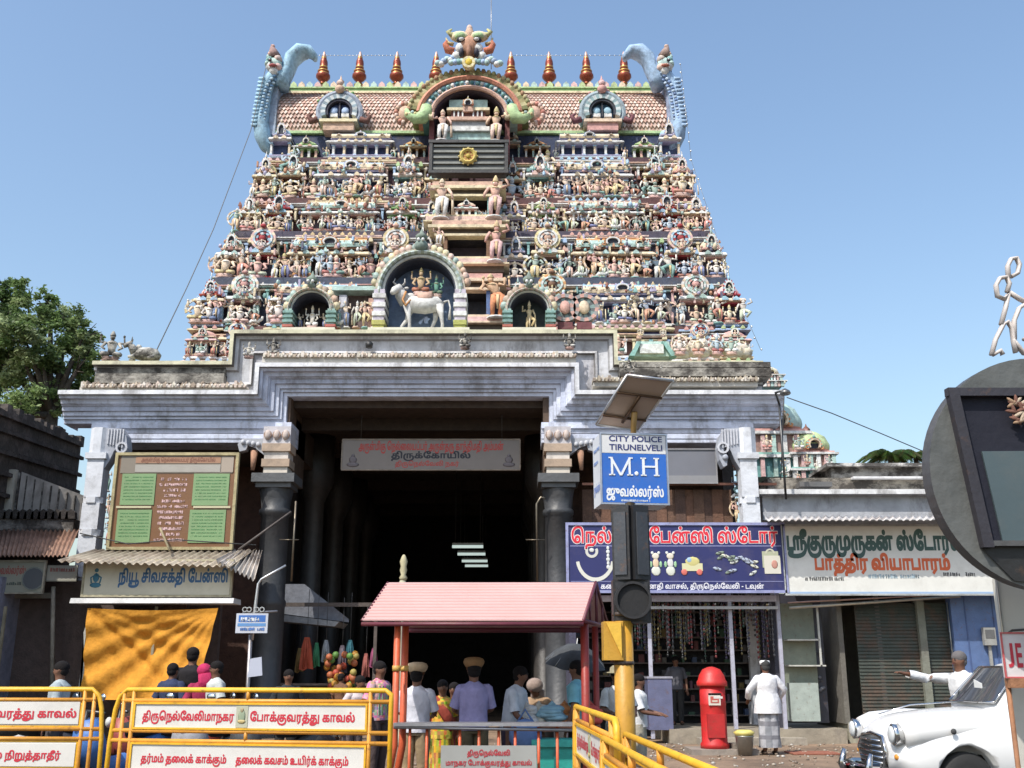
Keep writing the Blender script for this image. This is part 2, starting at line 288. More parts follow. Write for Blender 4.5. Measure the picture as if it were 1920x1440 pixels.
# colours (linear base colours)
WHT = (.72, .72, .7); CRM = (.72, .6, .42); SAL = (.6, .37, .3); PNK = (.66, .46, .42); TEA = (.24, .44, .42); MNT = (.44, .6, .56)
GRN = (.2, .33, .12); LGR = (.45, .58, .3); BLU = (.06, .12, .34); LBL = (.36, .52, .68); RED = (.36, .06, .04); ORG = (.62, .3, .12)
LAV = (.45, .42, .58); DRK = (.035, .04, .06); BRN = (.2, .1, .06); YEL = (.62, .5, .27); GRY = (.3, .31, .32); MAR = (.16, .05, .05)
GLYPHS={3:[],6:[[36,-14,23,-13,13,-9,7,-4,5,-1,3,9,4,10,5,14,10,18,13,19,18,19,20,20,106,20,106,12,20,12,19,11,16,11,13,9,13,3,15,0,23,-4,38,-6,52,-5,63,-1,71,4,79,14,79,17,80,18,81,22,81,32,79,40,75,47,69,52,65,54,60,55,50,55,45,52,42,46,42,42,43,39,45,37,52,34,54,35,57,35,61,41,61,47,60,51,56,57,62,59,63,57,66,55,68,51,70,44,69,39,66,33,63,30,57,27,48,27,40,30,34,37,33,44,35,52,37,55,45,61,52,63,61,63,66,62,75,58,85,49,90,37,91,24,90,22,89,14,86,8,83,3,73,-5,61,-11],[105,-17,105,62,115,62,115,-17]],10:[[33,63,41,63,52,60,61,54,65,47,67,39,66,31,63,25,58,21,48,17,18,13,16,11,16,10,18,8,117,8,117,0,18,0,11,2,8,5,7,9,7,13,10,18,17,21,34,23,49,26,52,28,57,34,57,42,55,47,48,53,41,55,25,55,19,53,16,48,15,44,17,37,22,35,27,35,30,36,33,39,34,42,34,47,33,51,29,57,35,59,39,55,42,50,42,46,43,44,41,35,34,29,24,27,21,27,15,29,10,33,7,38,6,44,8,52,10,55,12,57,19,61,28,63]],12:[[28,-1,20,0,14,4,11,7,9,11,6,27,9,41,14,49,19,54,28,59,40,61,56,62,56,54,37,53,31,51,25,48,21,44,17,38,15,30,15,21,18,12,22,8,26,6,30,6,33,8,35,8,37,11,38,15,37,21,35,26,27,29,25,28,22,28,14,23,12,20,10,28,15,32,25,36,34,36,42,32,45,28,47,18,47,14,45,8,43,5,38,1,31,-1],[59,0,59,54,55,54,55,62,87,62,87,54,68,54,68,0]],18:[[29,-1,25,-1,14,2,11,4,7,10,6,13,5,17,7,24,11,30,19,34,30,36,67,36,72,35,80,31,82,29,85,25,86,20,86,12,84,7,77,1,67,-1,61,-1,56,1,58,8,60,7,69,7,74,9,75,11,77,17,76,22,74,25,71,27,67,28,62,28,60,29,33,29,22,27,17,24,15,19,15,14,19,9,26,7,36,7,40,9,44,13,46,24,46,54,27,54,27,34,18,32,18,62,76,62,76,54,55,54,55,17,52,8,48,4,41,0,38,-1]],20:[[29,-1,25,-1,14,2,11,4,7,10,5,17,7,24,11,30,19,34,30,36,76,36,76,29,33,29,22,27,17,24,15,19,15,14,19,9,26,7,36,7,40,9,44,13,46,24,46,54,27,54,27,34,18,32,18,62,76,62,76,54,55,54,55,17,52,8,48,4,41,0,38,-1]],21:[[37,63,42,63,50,61,56,57,60,53,62,49,60,48,63,54,69,60,74,62,78,63,86,63,95,60,104,51,107,37,106,33,106,28,101,18,88,10,80,8,70,7,37,7,30,6,25,4,18,-2,17,-6,17,-14,19,-21,23,-25,28,-27,32,-28,38,-27,45,-24,51,-19,59,-10,68,-4,79,-1,89,-1,98,-5,102,-9,105,-16,105,-22,103,-28,97,-34,84,-36,75,-32,70,-26,70,-22,69,-20,72,-11,78,-5,86,-6,83,-8,79,-14,79,-23,82,-27,85,-28,90,-28,94,-26,96,-23,96,-15,93,-11,91,-11,88,-9,75,-9,73,-10,68,-13,59,-23,50,-31,41,-35,33,-36,22,-34,15,-30,10,-23,7,-15,7,-7,8,-3,12,5,20,11,31,14,39,15,68,15,77,16,89,20,96,28,97,41,95,47,89,53,84,55,79,55,75,54,69,49,67,42,67,23,57,23,57,39,55,45,53,49,47,54,41,55,31,55,28,54,22,51,18,47,16,42,16,36,18,31,20,29,23,28,29,28,33,30,35,32,36,40,34,44,32,46,26,49,20,50,27,55,33,54,39,51,41,49,45,41,43,29,40,25,31,21,26,20,16,23,9,29,7,35,7,43,11,52,18,58,22,60,27,62]],23:[[10,0,10,62,19,62,19,8,75,8,75,0]],25:[[29,-1,25,-1,14,2,11,4,7,10,6,13,5,17,7,24,11,30,19,34,30,36,59,36,70,34,75,32,82,26,86,17,86,6,84,-2,79,-8,73,-12,67,-15,64,-15,57,-17,27,-17,20,-19,17,-21,15,-25,15,-35,6,-36,6,-33,5,-31,5,-24,8,-17,13,-12,17,-10,23,-10,25,-9,51,-9,60,-8,68,-5,74,0,76,4,76,7,77,9,77,15,76,18,75,20,69,26,55,29,33,29,22,27,18,25,15,19,15,14,19,9,26,7,36,7,40,9,44,13,46,24,46,54,27,54,27,34,18,32,18,62,76,62,76,54,55,54,55,17,52,8,48,4,41,0,38,-1]],26:[[62,40,66,40,69,39,75,35,80,29,82,20,82,9,81,3,75,-8,63,-15,60,-15,53,-17,27,-17,20,-19,17,-21,15,-25,15,-35,6,-36,6,-33,5,-31,5,-24,8,-17,13,-12,17,-10,23,-10,25,-9,52,-9,62,-6,68,-2,73,11,73,18,69,29,62,32,57,32,49,29,48,27,47,36,56,40],[10,0,10,62,68,62,68,54,48,54,48,0,39,0,39,54,19,54,19,0]],27:[[28,-1,20,0,11,7,9,11,6,27,8,40,11,46,19,55,31,61,45,63,52,63,59,61,62,61,74,55,82,47,88,38,90,32,92,21,91,12,90,9,86,3,83,1,77,-1,70,-1,66,0,63,2,57,9,55,17,56,32,59,38,60,42,64,48,72,55,88,61,97,61,102,62,135,62,135,54,116,54,116,0,107,0,107,54,88,53,77,49,71,44,68,38,65,28,65,16,67,10,69,8,73,6,75,6,79,8,81,12,82,16,82,26,79,36,73,45,62,52,49,55,44,55,30,52,23,47,16,36,15,31,15,21,18,12,22,8,26,6,30,6,33,8,35,8,37,11,38,15,37,21,35,26,27,29,25,28,22,28,14,23,12,20,10,28,15,32,25,36,34,36,42,32,45,28,47,18,47,14,45,8,43,5,38,1,31,-1]],28:[[10,0,10,62,19,62,19,8,67,8,67,62,77,62,77,0]],29:[[64,63,74,61,78,59,84,51,86,47,89,29,88,20,86,12,84,9,80,5,76,3,71,1,65,0,10,0,10,62,19,62,19,8,44,8,44,39,45,47,47,53,49,57,51,59,61,63],[64,55,59,54,58,52,56,51,56,49,54,45,54,8,64,8,71,10,74,12,76,14,79,25,79,34,75,49,73,52,67,55]],30:[[39,0,39,62,49,62,49,8,88,8,88,62,97,62,97,0],[27,-1,22,-1,16,2,11,9,10,13,10,62,19,62,19,21,20,18,20,13,22,9,25,7,31,7,35,8,40,14,40,4,36,2,34,0]],31:[[26,-24,19,-18,41,3,41,54,19,54,19,0,10,0,10,62,69,62,69,54,50,54,50,0]],33:[[28,-1,20,0,14,4,11,7,9,11,6,27,9,43,13,51,23,59,27,61,35,63,43,63,51,61,58,58,61,56,64,51,68,40,69,19,71,13,74,9,76,9,79,7,85,7,91,10,93,12,96,22,96,31,93,44,87,55,82,61,91,67,99,55,104,42,106,27,103,11,101,7,95,2,87,-1,76,-1,66,4,62,10,61,13,59,22,59,33,56,46,51,52,47,54,39,55,30,53,26,51,20,45,16,36,15,31,15,21,18,12,22,8,26,6,30,6,33,8,35,8,37,11,38,15,37,21,35,26,27,29,25,28,22,28,14,23,12,20,10,28,15,32,25,36,34,36,42,32,45,28,47,18,47,14,45,8,43,5,38,1,31,-1]],34:[[28,-1,20,0,14,4,11,7,9,11,6,27,9,43,14,51,20,57,27,61,36,63,49,62,60,57,62,55,60,45,58,48,48,54,39,55,30,53,23,48,20,45,16,36,15,32,15,22,18,12,22,8,26,6,30,6,33,8,35,8,37,11,38,15,37,21,35,26,27,29,25,28,22,28,14,23,12,20,10,28,15,32,25,36,34,36,42,32,45,28,47,18,47,14,45,8,43,5,38,1,31,-1],[60,0,60,46,61,62,117,62,117,54,98,54,98,0,89,0,89,54,69,54,69,0]],36:[[28,-1,20,0,11,7,9,11,6,27,8,41,11,47,19,56,29,61,40,63,51,62,59,59,65,54,69,47,72,39,72,22,67,8,97,8,97,62,106,62,106,0,57,0,57,7,60,13,62,21,63,30,60,43,58,47,52,52,40,55,31,53,23,48,20,45,15,32,15,22,18,12,22,8,26,6,30,6,33,8,35,8,37,11,38,15,37,21,35,26,27,29,25,28,22,28,14,23,12,20,10,28,15,32,25,36,34,36,42,32,45,28,47,18,47,14,45,8,43,5,38,1,31,-1]],41:[[10,0,10,62,69,62,69,54,50,54,50,0,41,0,41,54,19,54,19,0]],42:[[-9,94,2,92,11,86,13,84,16,77,19,65,19,0,10,0,10,57,9,62,9,69,4,80,2,82,-4,85,-15,85,-21,80,-24,74,-23,64,-20,57,-30,57,-33,64,-33,78,-30,84,-24,90,-12,94]],44:[[33,24,25,25,17,29,16,32,13,36,11,44,12,56,13,59,22,58,21,54,21,43,23,36,26,34,32,32,39,34,42,39,42,45,37,51,33,53,23,54,-24,54,-24,62,25,62,34,61,45,57,50,51,51,48,51,37,49,32,44,27,40,25]],46:[[44,-1,34,0,25,4,21,7,14,15,9,25,6,44,8,59,10,65,17,77,26,85,31,88,42,92,53,94,63,93,72,90,79,85,81,83,87,73,90,59,90,0,81,0,81,47,80,58,76,73,70,81,64,84,61,85,49,85,41,83,32,79,25,72,19,63,17,57,16,50,16,38,18,27,21,20,25,15,30,11,35,8,37,8,38,7,43,7,44,6,52,8,57,12,58,15,58,22,57,25,55,28,48,31,40,28,37,19,37,16,41,7,43,5,36,3,31,10,29,17,29,27,34,35,40,38,44,39,51,39,55,38,63,33,66,27,67,23,67,15,64,7,59,2,48,-1]],47:[[50,-1,39,0,28,4,23,7,15,15,12,20,8,32,6,46,8,60,10,67,16,77,20,82,35,91,53,94,65,92,74,85,76,82,77,78,77,70,75,64,68,58,62,56,55,56,51,57,46,60,42,64,40,73,42,82,47,88,54,86,52,84,49,76,50,68,52,66,56,64,61,64,64,65,66,67,68,71,68,77,66,81,63,84,56,86,47,86,43,85,35,82,28,77,22,71,18,62,16,52,16,41,18,31,20,26,24,19,33,11,37,9,44,7,47,7,48,6,57,7,63,10,66,14,66,22,64,27,62,29,57,31,50,28,47,23,47,14,50,7,52,5,45,3,41,7,38,17,38,24,40,30,46,36,53,38,60,38,69,35,73,30,75,23,75,15,72,7,67,2,55,-1]],48:[[28,-1,20,0,11,7,9,11,6,27,8,40,11,46,19,55,31,61,45,63,52,63,65,60,82,48,88,38,90,33,92,21,91,12,90,9,86,3,83,1,77,-1,70,-1,66,0,59,6,57,9,55,17,55,25,57,33,60,42,66,51,74,58,84,62,92,63,104,61,113,55,119,47,122,31,122,26,118,10,112,-1,104,4,110,15,112,25,112,35,111,40,108,47,102,52,91,55,88,55,77,51,69,41,66,35,65,28,65,16,67,10,69,8,73,6,75,6,79,8,82,16,82,26,81,31,79,36,73,45,62,52,49,55,44,55,30,52,23,47,16,36,15,31,15,21,18,12,22,8,26,6,30,6,33,8,35,8,37,11,38,15,37,21,35,26,27,29,25,28,22,28,14,23,12,20,10,28,15,32,25,36,34,36,42,32,45,28,47,18,47,14,45,8,43,5,38,1,31,-1]],77:[[29,-1,25,-1,14,2,11,4,7,10,6,13,5,17,7,24,11,30,19,34,30,36,67,36,72,35,80,31,82,29,85,25,86,20,86,12,84,7,77,1,67,-1,61,-1,56,1,58,8,60,7,69,7,74,9,75,11,77,17,76,22,74,25,71,27,67,28,62,28,60,29,33,29,22,27,17,24,15,19,15,14,19,9,26,7,36,7,40,9,44,13,46,24,46,54,27,54,27,34,18,32,18,62,76,62,76,54,55,54,55,17,52,8,48,4,41,0,38,-1],[48,75,44,76,41,79,41,87,46,90,50,90,55,87,55,79,52,76]],83:[[28,-1,20,0,11,7,9,11,6,27,8,40,11,46,19,55,31,61,45,63,52,63,59,61,62,61,74,55,85,43,90,33,92,21,90,9,86,3,83,1,77,-1,70,-1,66,0,59,6,57,9,55,17,56,32,60,42,64,48,75,57,83,61,92,63,103,63,108,61,111,61,118,57,126,51,134,39,138,25,138,16,136,9,132,3,127,0,123,-1,116,-1,112,0,105,6,103,9,102,13,101,24,103,35,108,45,113,51,118,55,135,61,143,61,148,62,181,62,181,54,162,54,162,0,153,0,153,54,143,54,141,53,135,53,127,51,117,44,114,38,111,28,111,16,113,10,115,8,119,6,122,6,125,8,128,14,128,28,127,32,122,42,116,48,110,52,100,55,92,55,81,52,75,48,70,43,66,34,65,28,65,16,67,10,69,8,73,6,75,6,79,8,82,16,82,26,79,36,73,45,62,52,49,55,44,55,30,52,23,47,18,40,16,36,15,31,15,21,18,12,22,8,26,6,30,6,33,8,35,8,37,11,38,15,37,21,35,26,27,29,25,28,22,28,14,23,12,20,10,28,15,32,25,36,34,36,42,32,45,28,47,18,47,14,45,8,43,5,38,1,31,-1],[92,75,86,77,84,81,84,85,85,87,90,90,94,90,97,88,99,85,99,81,97,77]],84:[[29,-1,25,-1,14,2,11,4,7,10,6,13,5,17,7,24,11,30,19,34,30,36,59,36,70,34,75,32,82,26,86,17,86,6,84,-2,79,-8,73,-12,67,-15,64,-15,57,-17,27,-17,20,-19,17,-21,15,-25,15,-35,6,-36,6,-33,5,-31,5,-24,8,-17,13,-12,17,-10,23,-10,25,-9,51,-9,60,-8,68,-5,74,0,76,4,76,7,77,9,77,15,76,18,75,20,69,26,55,29,33,29,22,27,18,25,15,19,15,14,19,9,26,7,36,7,40,9,44,13,46,24,46,54,27,54,27,34,18,32,18,62,76,62,76,54,55,54,55,17,52,8,48,4,41,0,38,-1],[48,75,43,77,41,81,41,85,42,87,46,90,50,90,54,88,56,85,56,81,54,77]],85:[[62,40,66,40,69,39,75,35,80,29,82,20,82,9,81,3,75,-8,63,-15,60,-15,53,-17,27,-17,20,-19,17,-21,15,-25,15,-35,6,-36,6,-33,5,-31,5,-24,8,-17,13,-12,17,-10,23,-10,25,-9,52,-9,62,-6,68,-2,73,11,73,18,69,29,62,32,57,32,49,29,48,27,47,36,56,40],[10,0,10,62,68,62,68,54,48,54,48,0,39,0,39,54,19,54,19,0],[44,75,40,76,37,79,36,83,37,87,42,90,46,90,48,89,51,85,51,81,49,77,48,76]],86:[[28,-1,20,0,11,7,9,11,6,27,8,40,11,46,19,55,31,61,45,63,52,63,59,61,62,61,74,55,82,47,88,38,90,32,92,21,91,12,90,9,86,3,83,1,77,-1,70,-1,66,0,63,2,57,9,55,17,56,32,59,38,60,42,64,48,72,55,88,61,97,61,102,62,135,62,135,54,116,54,116,0,107,0,107,54,88,53,77,49,71,44,68,38,65,28,65,16,67,10,69,8,73,6,75,6,79,8,81,12,82,16,82,26,79,36,73,45,62,52,49,55,44,55,30,52,23,47,16,36,15,31,15,21,18,12,22,8,26,6,30,6,33,8,35,8,37,11,38,15,37,21,35,26,27,29,25,28,22,28,14,23,12,20,10,28,15,32,25,36,34,36,42,32,45,28,47,18,47,14,45,8,43,5,38,1,31,-1],[69,75,63,77,61,81,61,85,62,87,67,90,71,90,74,88,76,85,76,81,74,77]],87:[[10,0,10,62,19,62,19,8,67,8,67,62,77,62,77,0],[43,75,39,76,36,81,36,85,37,87,41,90,45,90,49,88,50,87,51,83,49,77]],88:[[64,63,74,61,78,59,84,51,86,47,89,29,88,20,86,12,84,9,80,5,76,3,71,1,65,0,10,0,10,62,19,62,19,8,44,8,44,39,45,47,47,53,49,57,51,59,61,63],[64,55,59,54,58,52,56,51,56,49,54,45,54,8,64,8,71,10,74,12,76,14,79,25,79,34,75,49,73,52,67,55],[48,75,42,77,40,83,41,87,46,90,50,90,52,89,55,85,55,81,53,77,52,76]],90:[[26,-24,19,-18,41,3,41,54,19,54,19,0,10,0,10,62,69,62,69,54,50,54,50,0],[36,75,30,77,28,81,28,85,29,87,34,90,38,90,41,88,43,85,43,81,41,77]],92:[[28,-1,20,0,14,4,11,7,9,11,6,27,9,43,13,51,23,59,27,61,35,63,43,63,51,61,58,58,61,56,64,51,68,40,69,19,71,13,74,9,76,9,79,7,85,7,91,10,93,12,96,22,96,31,93,44,87,55,82,61,91,67,99,55,104,42,106,27,103,11,101,7,95,2,87,-1,76,-1,66,4,62,10,61,13,59,22,59,33,56,46,51,52,47,54,39,55,30,53,26,51,20,45,16,36,15,31,15,21,18,12,22,8,26,6,30,6,33,8,35,8,37,11,38,15,37,21,35,26,27,29,25,28,22,28,14,23,12,20,10,28,15,32,25,36,34,36,42,32,45,28,47,18,47,14,45,8,43,5,38,1,31,-1],[56,75,51,77,49,81,49,85,50,87,54,90,58,90,62,88,64,85,64,81,62,77]],93:[[28,-1,20,0,14,4,11,7,9,11,6,27,9,43,14,51,20,57,27,61,36,63,49,62,60,57,62,55,60,45,58,48,48,54,39,55,30,53,23,48,20,45,16,36,15,32,15,22,18,12,22,8,26,6,30,6,33,8,35,8,37,11,38,15,37,21,35,26,27,29,25,28,22,28,14,23,12,20,10,28,15,32,25,36,34,36,42,32,45,28,47,18,47,14,45,8,43,5,38,1,31,-1],[60,0,60,46,61,62,117,62,117,54,98,54,98,0,89,0,89,54,69,54,69,0],[59,75,54,77,52,81,52,85,53,87,57,90,61,90,65,88,67,85,67,81,65,77]],98:[[28,-1,20,0,11,7,9,11,6,27,9,43,13,51,23,59,27,61,35,63,44,63,53,60,59,56,65,48,62,48,63,51,67,58,71,61,77,63,83,63,89,61,95,56,99,43,99,21,100,15,105,9,109,7,115,7,120,9,123,12,126,22,126,31,123,44,117,55,112,61,121,67,129,55,134,42,136,27,135,16,131,7,128,4,121,0,117,-1,106,-1,101,1,95,6,90,18,89,24,89,43,88,48,86,52,84,54,78,55,75,54,71,50,69,42,69,0,60,0,60,33,59,41,55,49,47,54,42,55,30,53,26,51,20,45,16,36,15,31,15,21,18,12,22,8,26,6,30,6,33,8,35,8,37,11,38,17,35,26,33,27,27,29,25,28,22,28,14,23,12,20,10,28,15,32,25,36,34,36,42,32,45,28,47,18,47,14,45,8,43,5,38,1,31,-1],[71,75,66,77,64,81,64,85,65,87,69,90,73,90,77,88,79,85,79,81,77,77]],102:[[55,-1,51,-1,40,2,37,4,33,10,32,13,32,21,33,24,37,30,45,34,56,36,83,36,94,34,105,27,111,16,113,4,110,-11,105,-19,99,-25,95,-28,87,-32,68,-36,60,-36,39,-33,34,-31,24,-25,17,-17,12,-9,11,-4,9,0,8,5,8,23,10,34,13,44,20,58,23,62,31,57,20,35,17,21,17,9,18,4,24,-11,27,-15,41,-24,53,-27,68,-27,84,-24,92,-19,98,-13,102,-5,103,0,103,10,99,18,94,24,86,28,76,29,59,29,46,26,43,24,41,19,43,11,46,9,52,7,62,7,67,9,69,11,72,20,72,54,53,54,53,34,44,32,44,62,102,62,102,54,81,54,81,17,77,6,68,0,64,-1]],121:[[29,-1,25,-1,14,2,11,4,7,10,6,13,5,17,7,24,11,30,19,34,30,36,59,36,70,34,75,32,82,26,86,17,86,6,84,-2,79,-8,73,-12,67,-15,64,-15,57,-17,27,-17,20,-19,17,-21,15,-25,15,-35,6,-36,6,-33,5,-31,5,-24,8,-17,13,-12,17,-10,23,-10,25,-9,51,-9,60,-8,68,-5,74,0,76,4,76,7,77,9,77,15,76,18,75,20,69,26,55,29,33,29,22,27,18,25,15,19,15,14,19,9,26,7,36,7,40,9,44,13,46,24,46,54,27,54,27,34,18,32,18,62,76,62,76,54,55,54,55,17,52,8,48,4,41,0,38,-1],[73,94,84,92,88,90,92,84,93,80,91,72,88,69,82,66,74,66,68,69,64,75,64,82,67,89,69,91,75,88,73,87,71,83,71,78,73,74,76,73,80,73,85,77,84,82,82,85,79,86,70,87,69,86,60,84,57,81,53,74,53,66,54,62,56,59,46,59,45,64,44,65,44,73,46,79,49,84,60,92]],122:[[29,-1,25,-1,14,2,11,4,7,10,5,17,7,24,11,30,19,34,30,36,63,36,71,33,78,29,84,19,86,11,86,0,84,-5,84,-8,82,-10,80,-17,77,-21,64,-30,54,-34,35,-36,23,-35,15,-33,11,-31,6,-26,4,-19,5,-14,8,-11,15,-9,104,-9,104,-17,16,-17,16,-18,14,-18,13,-20,16,-24,22,-27,34,-28,44,-27,57,-24,60,-23,69,-17,76,-2,76,11,75,15,71,22,61,28,52,29,33,29,22,27,17,24,15,19,15,14,17,11,19,9,26,7,36,7,40,9,44,13,46,24,46,54,27,54,27,34,18,32,18,62,76,62,76,54,55,54,55,17,52,8,48,4,41,0,38,-1],[102,-17,102,62,111,62,111,-17]],134:[[47,-31,41,-31,31,-29,26,-27,18,-20,15,-16,10,-6,8,6,8,22,10,34,13,44,20,58,23,62,31,57,27,51,21,37,19,30,17,15,17,7,19,-4,23,-12,28,-17,35,-21,43,-23,53,-23,58,-22,69,-15,73,-8,75,1,84,1,82,-11,76,-20,72,-24,61,-30],[95,63,105,61,109,59,112,55,116,47,119,36,119,24,116,12,114,9,110,5,104,2,95,0,40,0,40,62,50,62,50,8,75,8,75,47,77,53,82,59,92,63],[95,55,92,55,90,54,87,51,85,47,85,42,84,38,84,8,94,8,101,10,104,12,106,14,109,25,109,39,107,46,103,52,98,55]],138:[[108,11,111,11,117,9,123,4,125,-2,125,-10,124,-14,120,-20,113,-26,105,-30,95,-33,84,-35,70,-36,50,-36,37,-35,23,-32,15,-29,11,-24,10,-21,10,-15,13,-11,21,-7,29,-6,33,-7,39,-7,47,-9,45,-17,32,-14,26,-14,22,-16,20,-16,19,-20,21,-22,31,-26,66,-28,94,-25,100,-23,105,-21,111,-17,115,-11,116,-8,116,-3,115,0,110,3,103,3,97,0,97,8,100,10],[39,0,39,62,49,62,49,8,88,8,88,62,97,62,97,0],[27,-1,22,-1,16,2,11,9,10,13,10,62,19,62,19,21,20,18,20,13,22,9,25,7,31,7,35,8,40,14,40,4,36,2,34,0],[88,-16,88,3,97,3,97,-16]],140:[[91,35,95,35,98,34,102,32,107,27,109,23,111,14,111,1,110,-6,101,-22,91,-29,86,-31,74,-35,59,-36,39,-33,34,-31,24,-25,17,-18,12,-9,8,5,8,28,13,44,23,62,31,57,24,44,19,31,17,16,17,9,21,-6,24,-11,27,-15,40,-24,46,-26,53,-27,69,-27,82,-23,88,-20,93,-16,97,-11,101,1,102,9,101,16,99,22,98,24,94,27,85,27,79,23,79,32,86,35],[40,0,40,62,98,62,98,54,79,54,79,0,69,0,69,54,50,54,50,0]],143:[[63,63,73,61,78,59,84,51,88,41,89,34,89,20,87,6,78,-17,72,-23,66,-27,52,-34,32,-36,14,-33,6,-26,4,-22,4,-16,7,-11,15,-9,111,-9,111,-17,16,-17,13,-19,15,-24,22,-27,33,-28,52,-25,57,-23,66,-17,74,-4,76,4,78,8,80,27,79,39,76,47,74,50,69,54,66,55,61,55,57,54,55,53,50,47,49,42,49,0,39,0,39,45,36,52,31,55,25,54,21,50,19,42,19,0,10,0,10,49,14,57,17,60,21,62,31,63,40,59,42,57,46,49,43,50,47,57,51,60,60,63],[107,-17,107,62,116,62,116,-17]],145:[[98,94,106,93,114,90,121,86,128,77,131,65,131,0,122,0,122,57,121,61,121,66,119,72,114,80,104,85,94,85,85,82,81,78,79,72,79,64,84,55,89,52,92,52,94,51,94,43,85,45,81,47,75,52,72,56,69,69,71,79,73,83,79,89,83,91],[28,-1,20,0,14,4,11,7,8,15,6,27,9,43,13,51,16,54,27,61,35,63,43,63,51,61,61,56,65,49,68,40,69,19,70,15,74,9,76,9,79,7,85,7,91,10,93,12,96,22,96,31,94,43,92,50,86,59,95,63,101,52,105,36,105,31,106,27,103,11,101,7,98,4,91,0,87,-1,76,-1,66,4,62,10,61,13,59,22,59,33,56,46,51,52,47,54,39,55,30,53,26,51,20,45,16,36,15,31,15,21,18,12,22,8,26,6,30,6,33,8,35,8,37,11,38,15,37,21,35,26,27,29,25,28,22,28,14,23,12,20,10,28,15,32,25,36,34,36,42,32,45,28,47,18,47,14,45,8,43,5,38,1,31,-1]],156:[[28,-1,20,0,11,7,9,11,6,27,8,41,11,47,19,56,29,61,40,63,51,62,59,59,65,54,69,47,72,39,72,22,67,8,97,8,97,62,106,62,106,0,57,0,57,7,60,13,62,21,63,30,60,43,58,47,52,52,40,55,31,53,23,48,20,45,15,32,15,22,18,12,22,8,26,6,30,6,33,8,35,8,37,11,38,15,37,21,35,26,27,29,25,28,22,28,14,23,12,20,10,28,15,32,25,36,34,36,42,32,45,28,47,18,47,14,45,8,43,5,38,1,31,-1],[97,-31,97,4,106,4,106,-31]],159:[[28,-1,20,0,11,7,9,11,6,27,9,43,13,51,23,59,27,61,35,63,44,63,56,59,61,54,65,48,62,48,63,51,67,58,71,61,77,63,83,63,89,61,95,56,99,43,99,21,100,15,105,9,109,7,115,7,120,9,123,12,126,22,126,35,122,50,117,59,125,63,131,52,134,44,136,32,135,16,131,7,125,2,117,-1,106,-1,101,1,95,6,90,18,89,24,89,43,88,48,86,52,84,54,78,55,75,54,71,50,69,42,69,0,60,0,60,33,58,44,56,46,55,49,51,52,47,54,39,55,30,53,26,51,20,45,16,36,15,31,15,21,18,12,22,8,26,6,30,6,33,8,35,8,37,11,38,15,37,21,35,26,27,29,25,28,22,28,14,23,12,20,10,28,15,32,25,36,34,36,42,32,45,28,47,18,47,14,45,8,43,5,38,1,31,-1],[128,94,132,93,137,93,148,88,155,82,158,77,161,65,162,54,162,0,152,0,152,61,149,72,146,78,142,82,134,85,124,85,115,82,111,78,109,72,109,64,114,55,120,52,124,51,124,43,116,45,105,52,101,60,99,69,101,79,103,83,110,89,114,91]],163:[[143,40,150,39,158,33,162,25,163,16,161,4,160,-1,151,-15,142,-22,131,-28,109,-34,102,-34,88,-36,61,-36,33,-33,23,-30,21,-28,18,-27,15,-21,15,-17,18,-11,26,-7,34,-6,38,-7,44,-7,52,-9,51,-17,38,-14,31,-14,26,-16,25,-18,25,-21,26,-22,37,-26,72,-28,96,-27,120,-23,134,-16,141,-12,150,0,152,8,153,21,150,28,144,32,138,32,134,31,132,29,128,27,128,36,137,40],[10,0,10,62,19,62,19,8,61,8,61,47,62,51,65,57,67,58,68,60,72,62,82,63,90,59,92,57,92,62,148,62,148,54,129,54,129,0,119,0,119,54,100,54,100,0,90,0,90,45,87,52,83,55,79,55,76,54,71,48,70,42,70,0],[147,94,158,92,162,90,165,87,167,80,165,72,163,69,156,66,148,66,142,69,140,72,138,80,140,87,143,91,149,88,147,86,146,84,146,81,145,80,146,76,148,74,150,73,154,73,159,77,159,82,154,86,144,87,144,86,134,84,131,81,127,70,128,62,130,59,121,59,120,60,119,64,119,76,123,84,134,92]],179:[[20,13,20,9,15,-6,11,-14,3,-14,6,-5,9,13]],180:[[4,29,4,38,31,38,31,29]]}
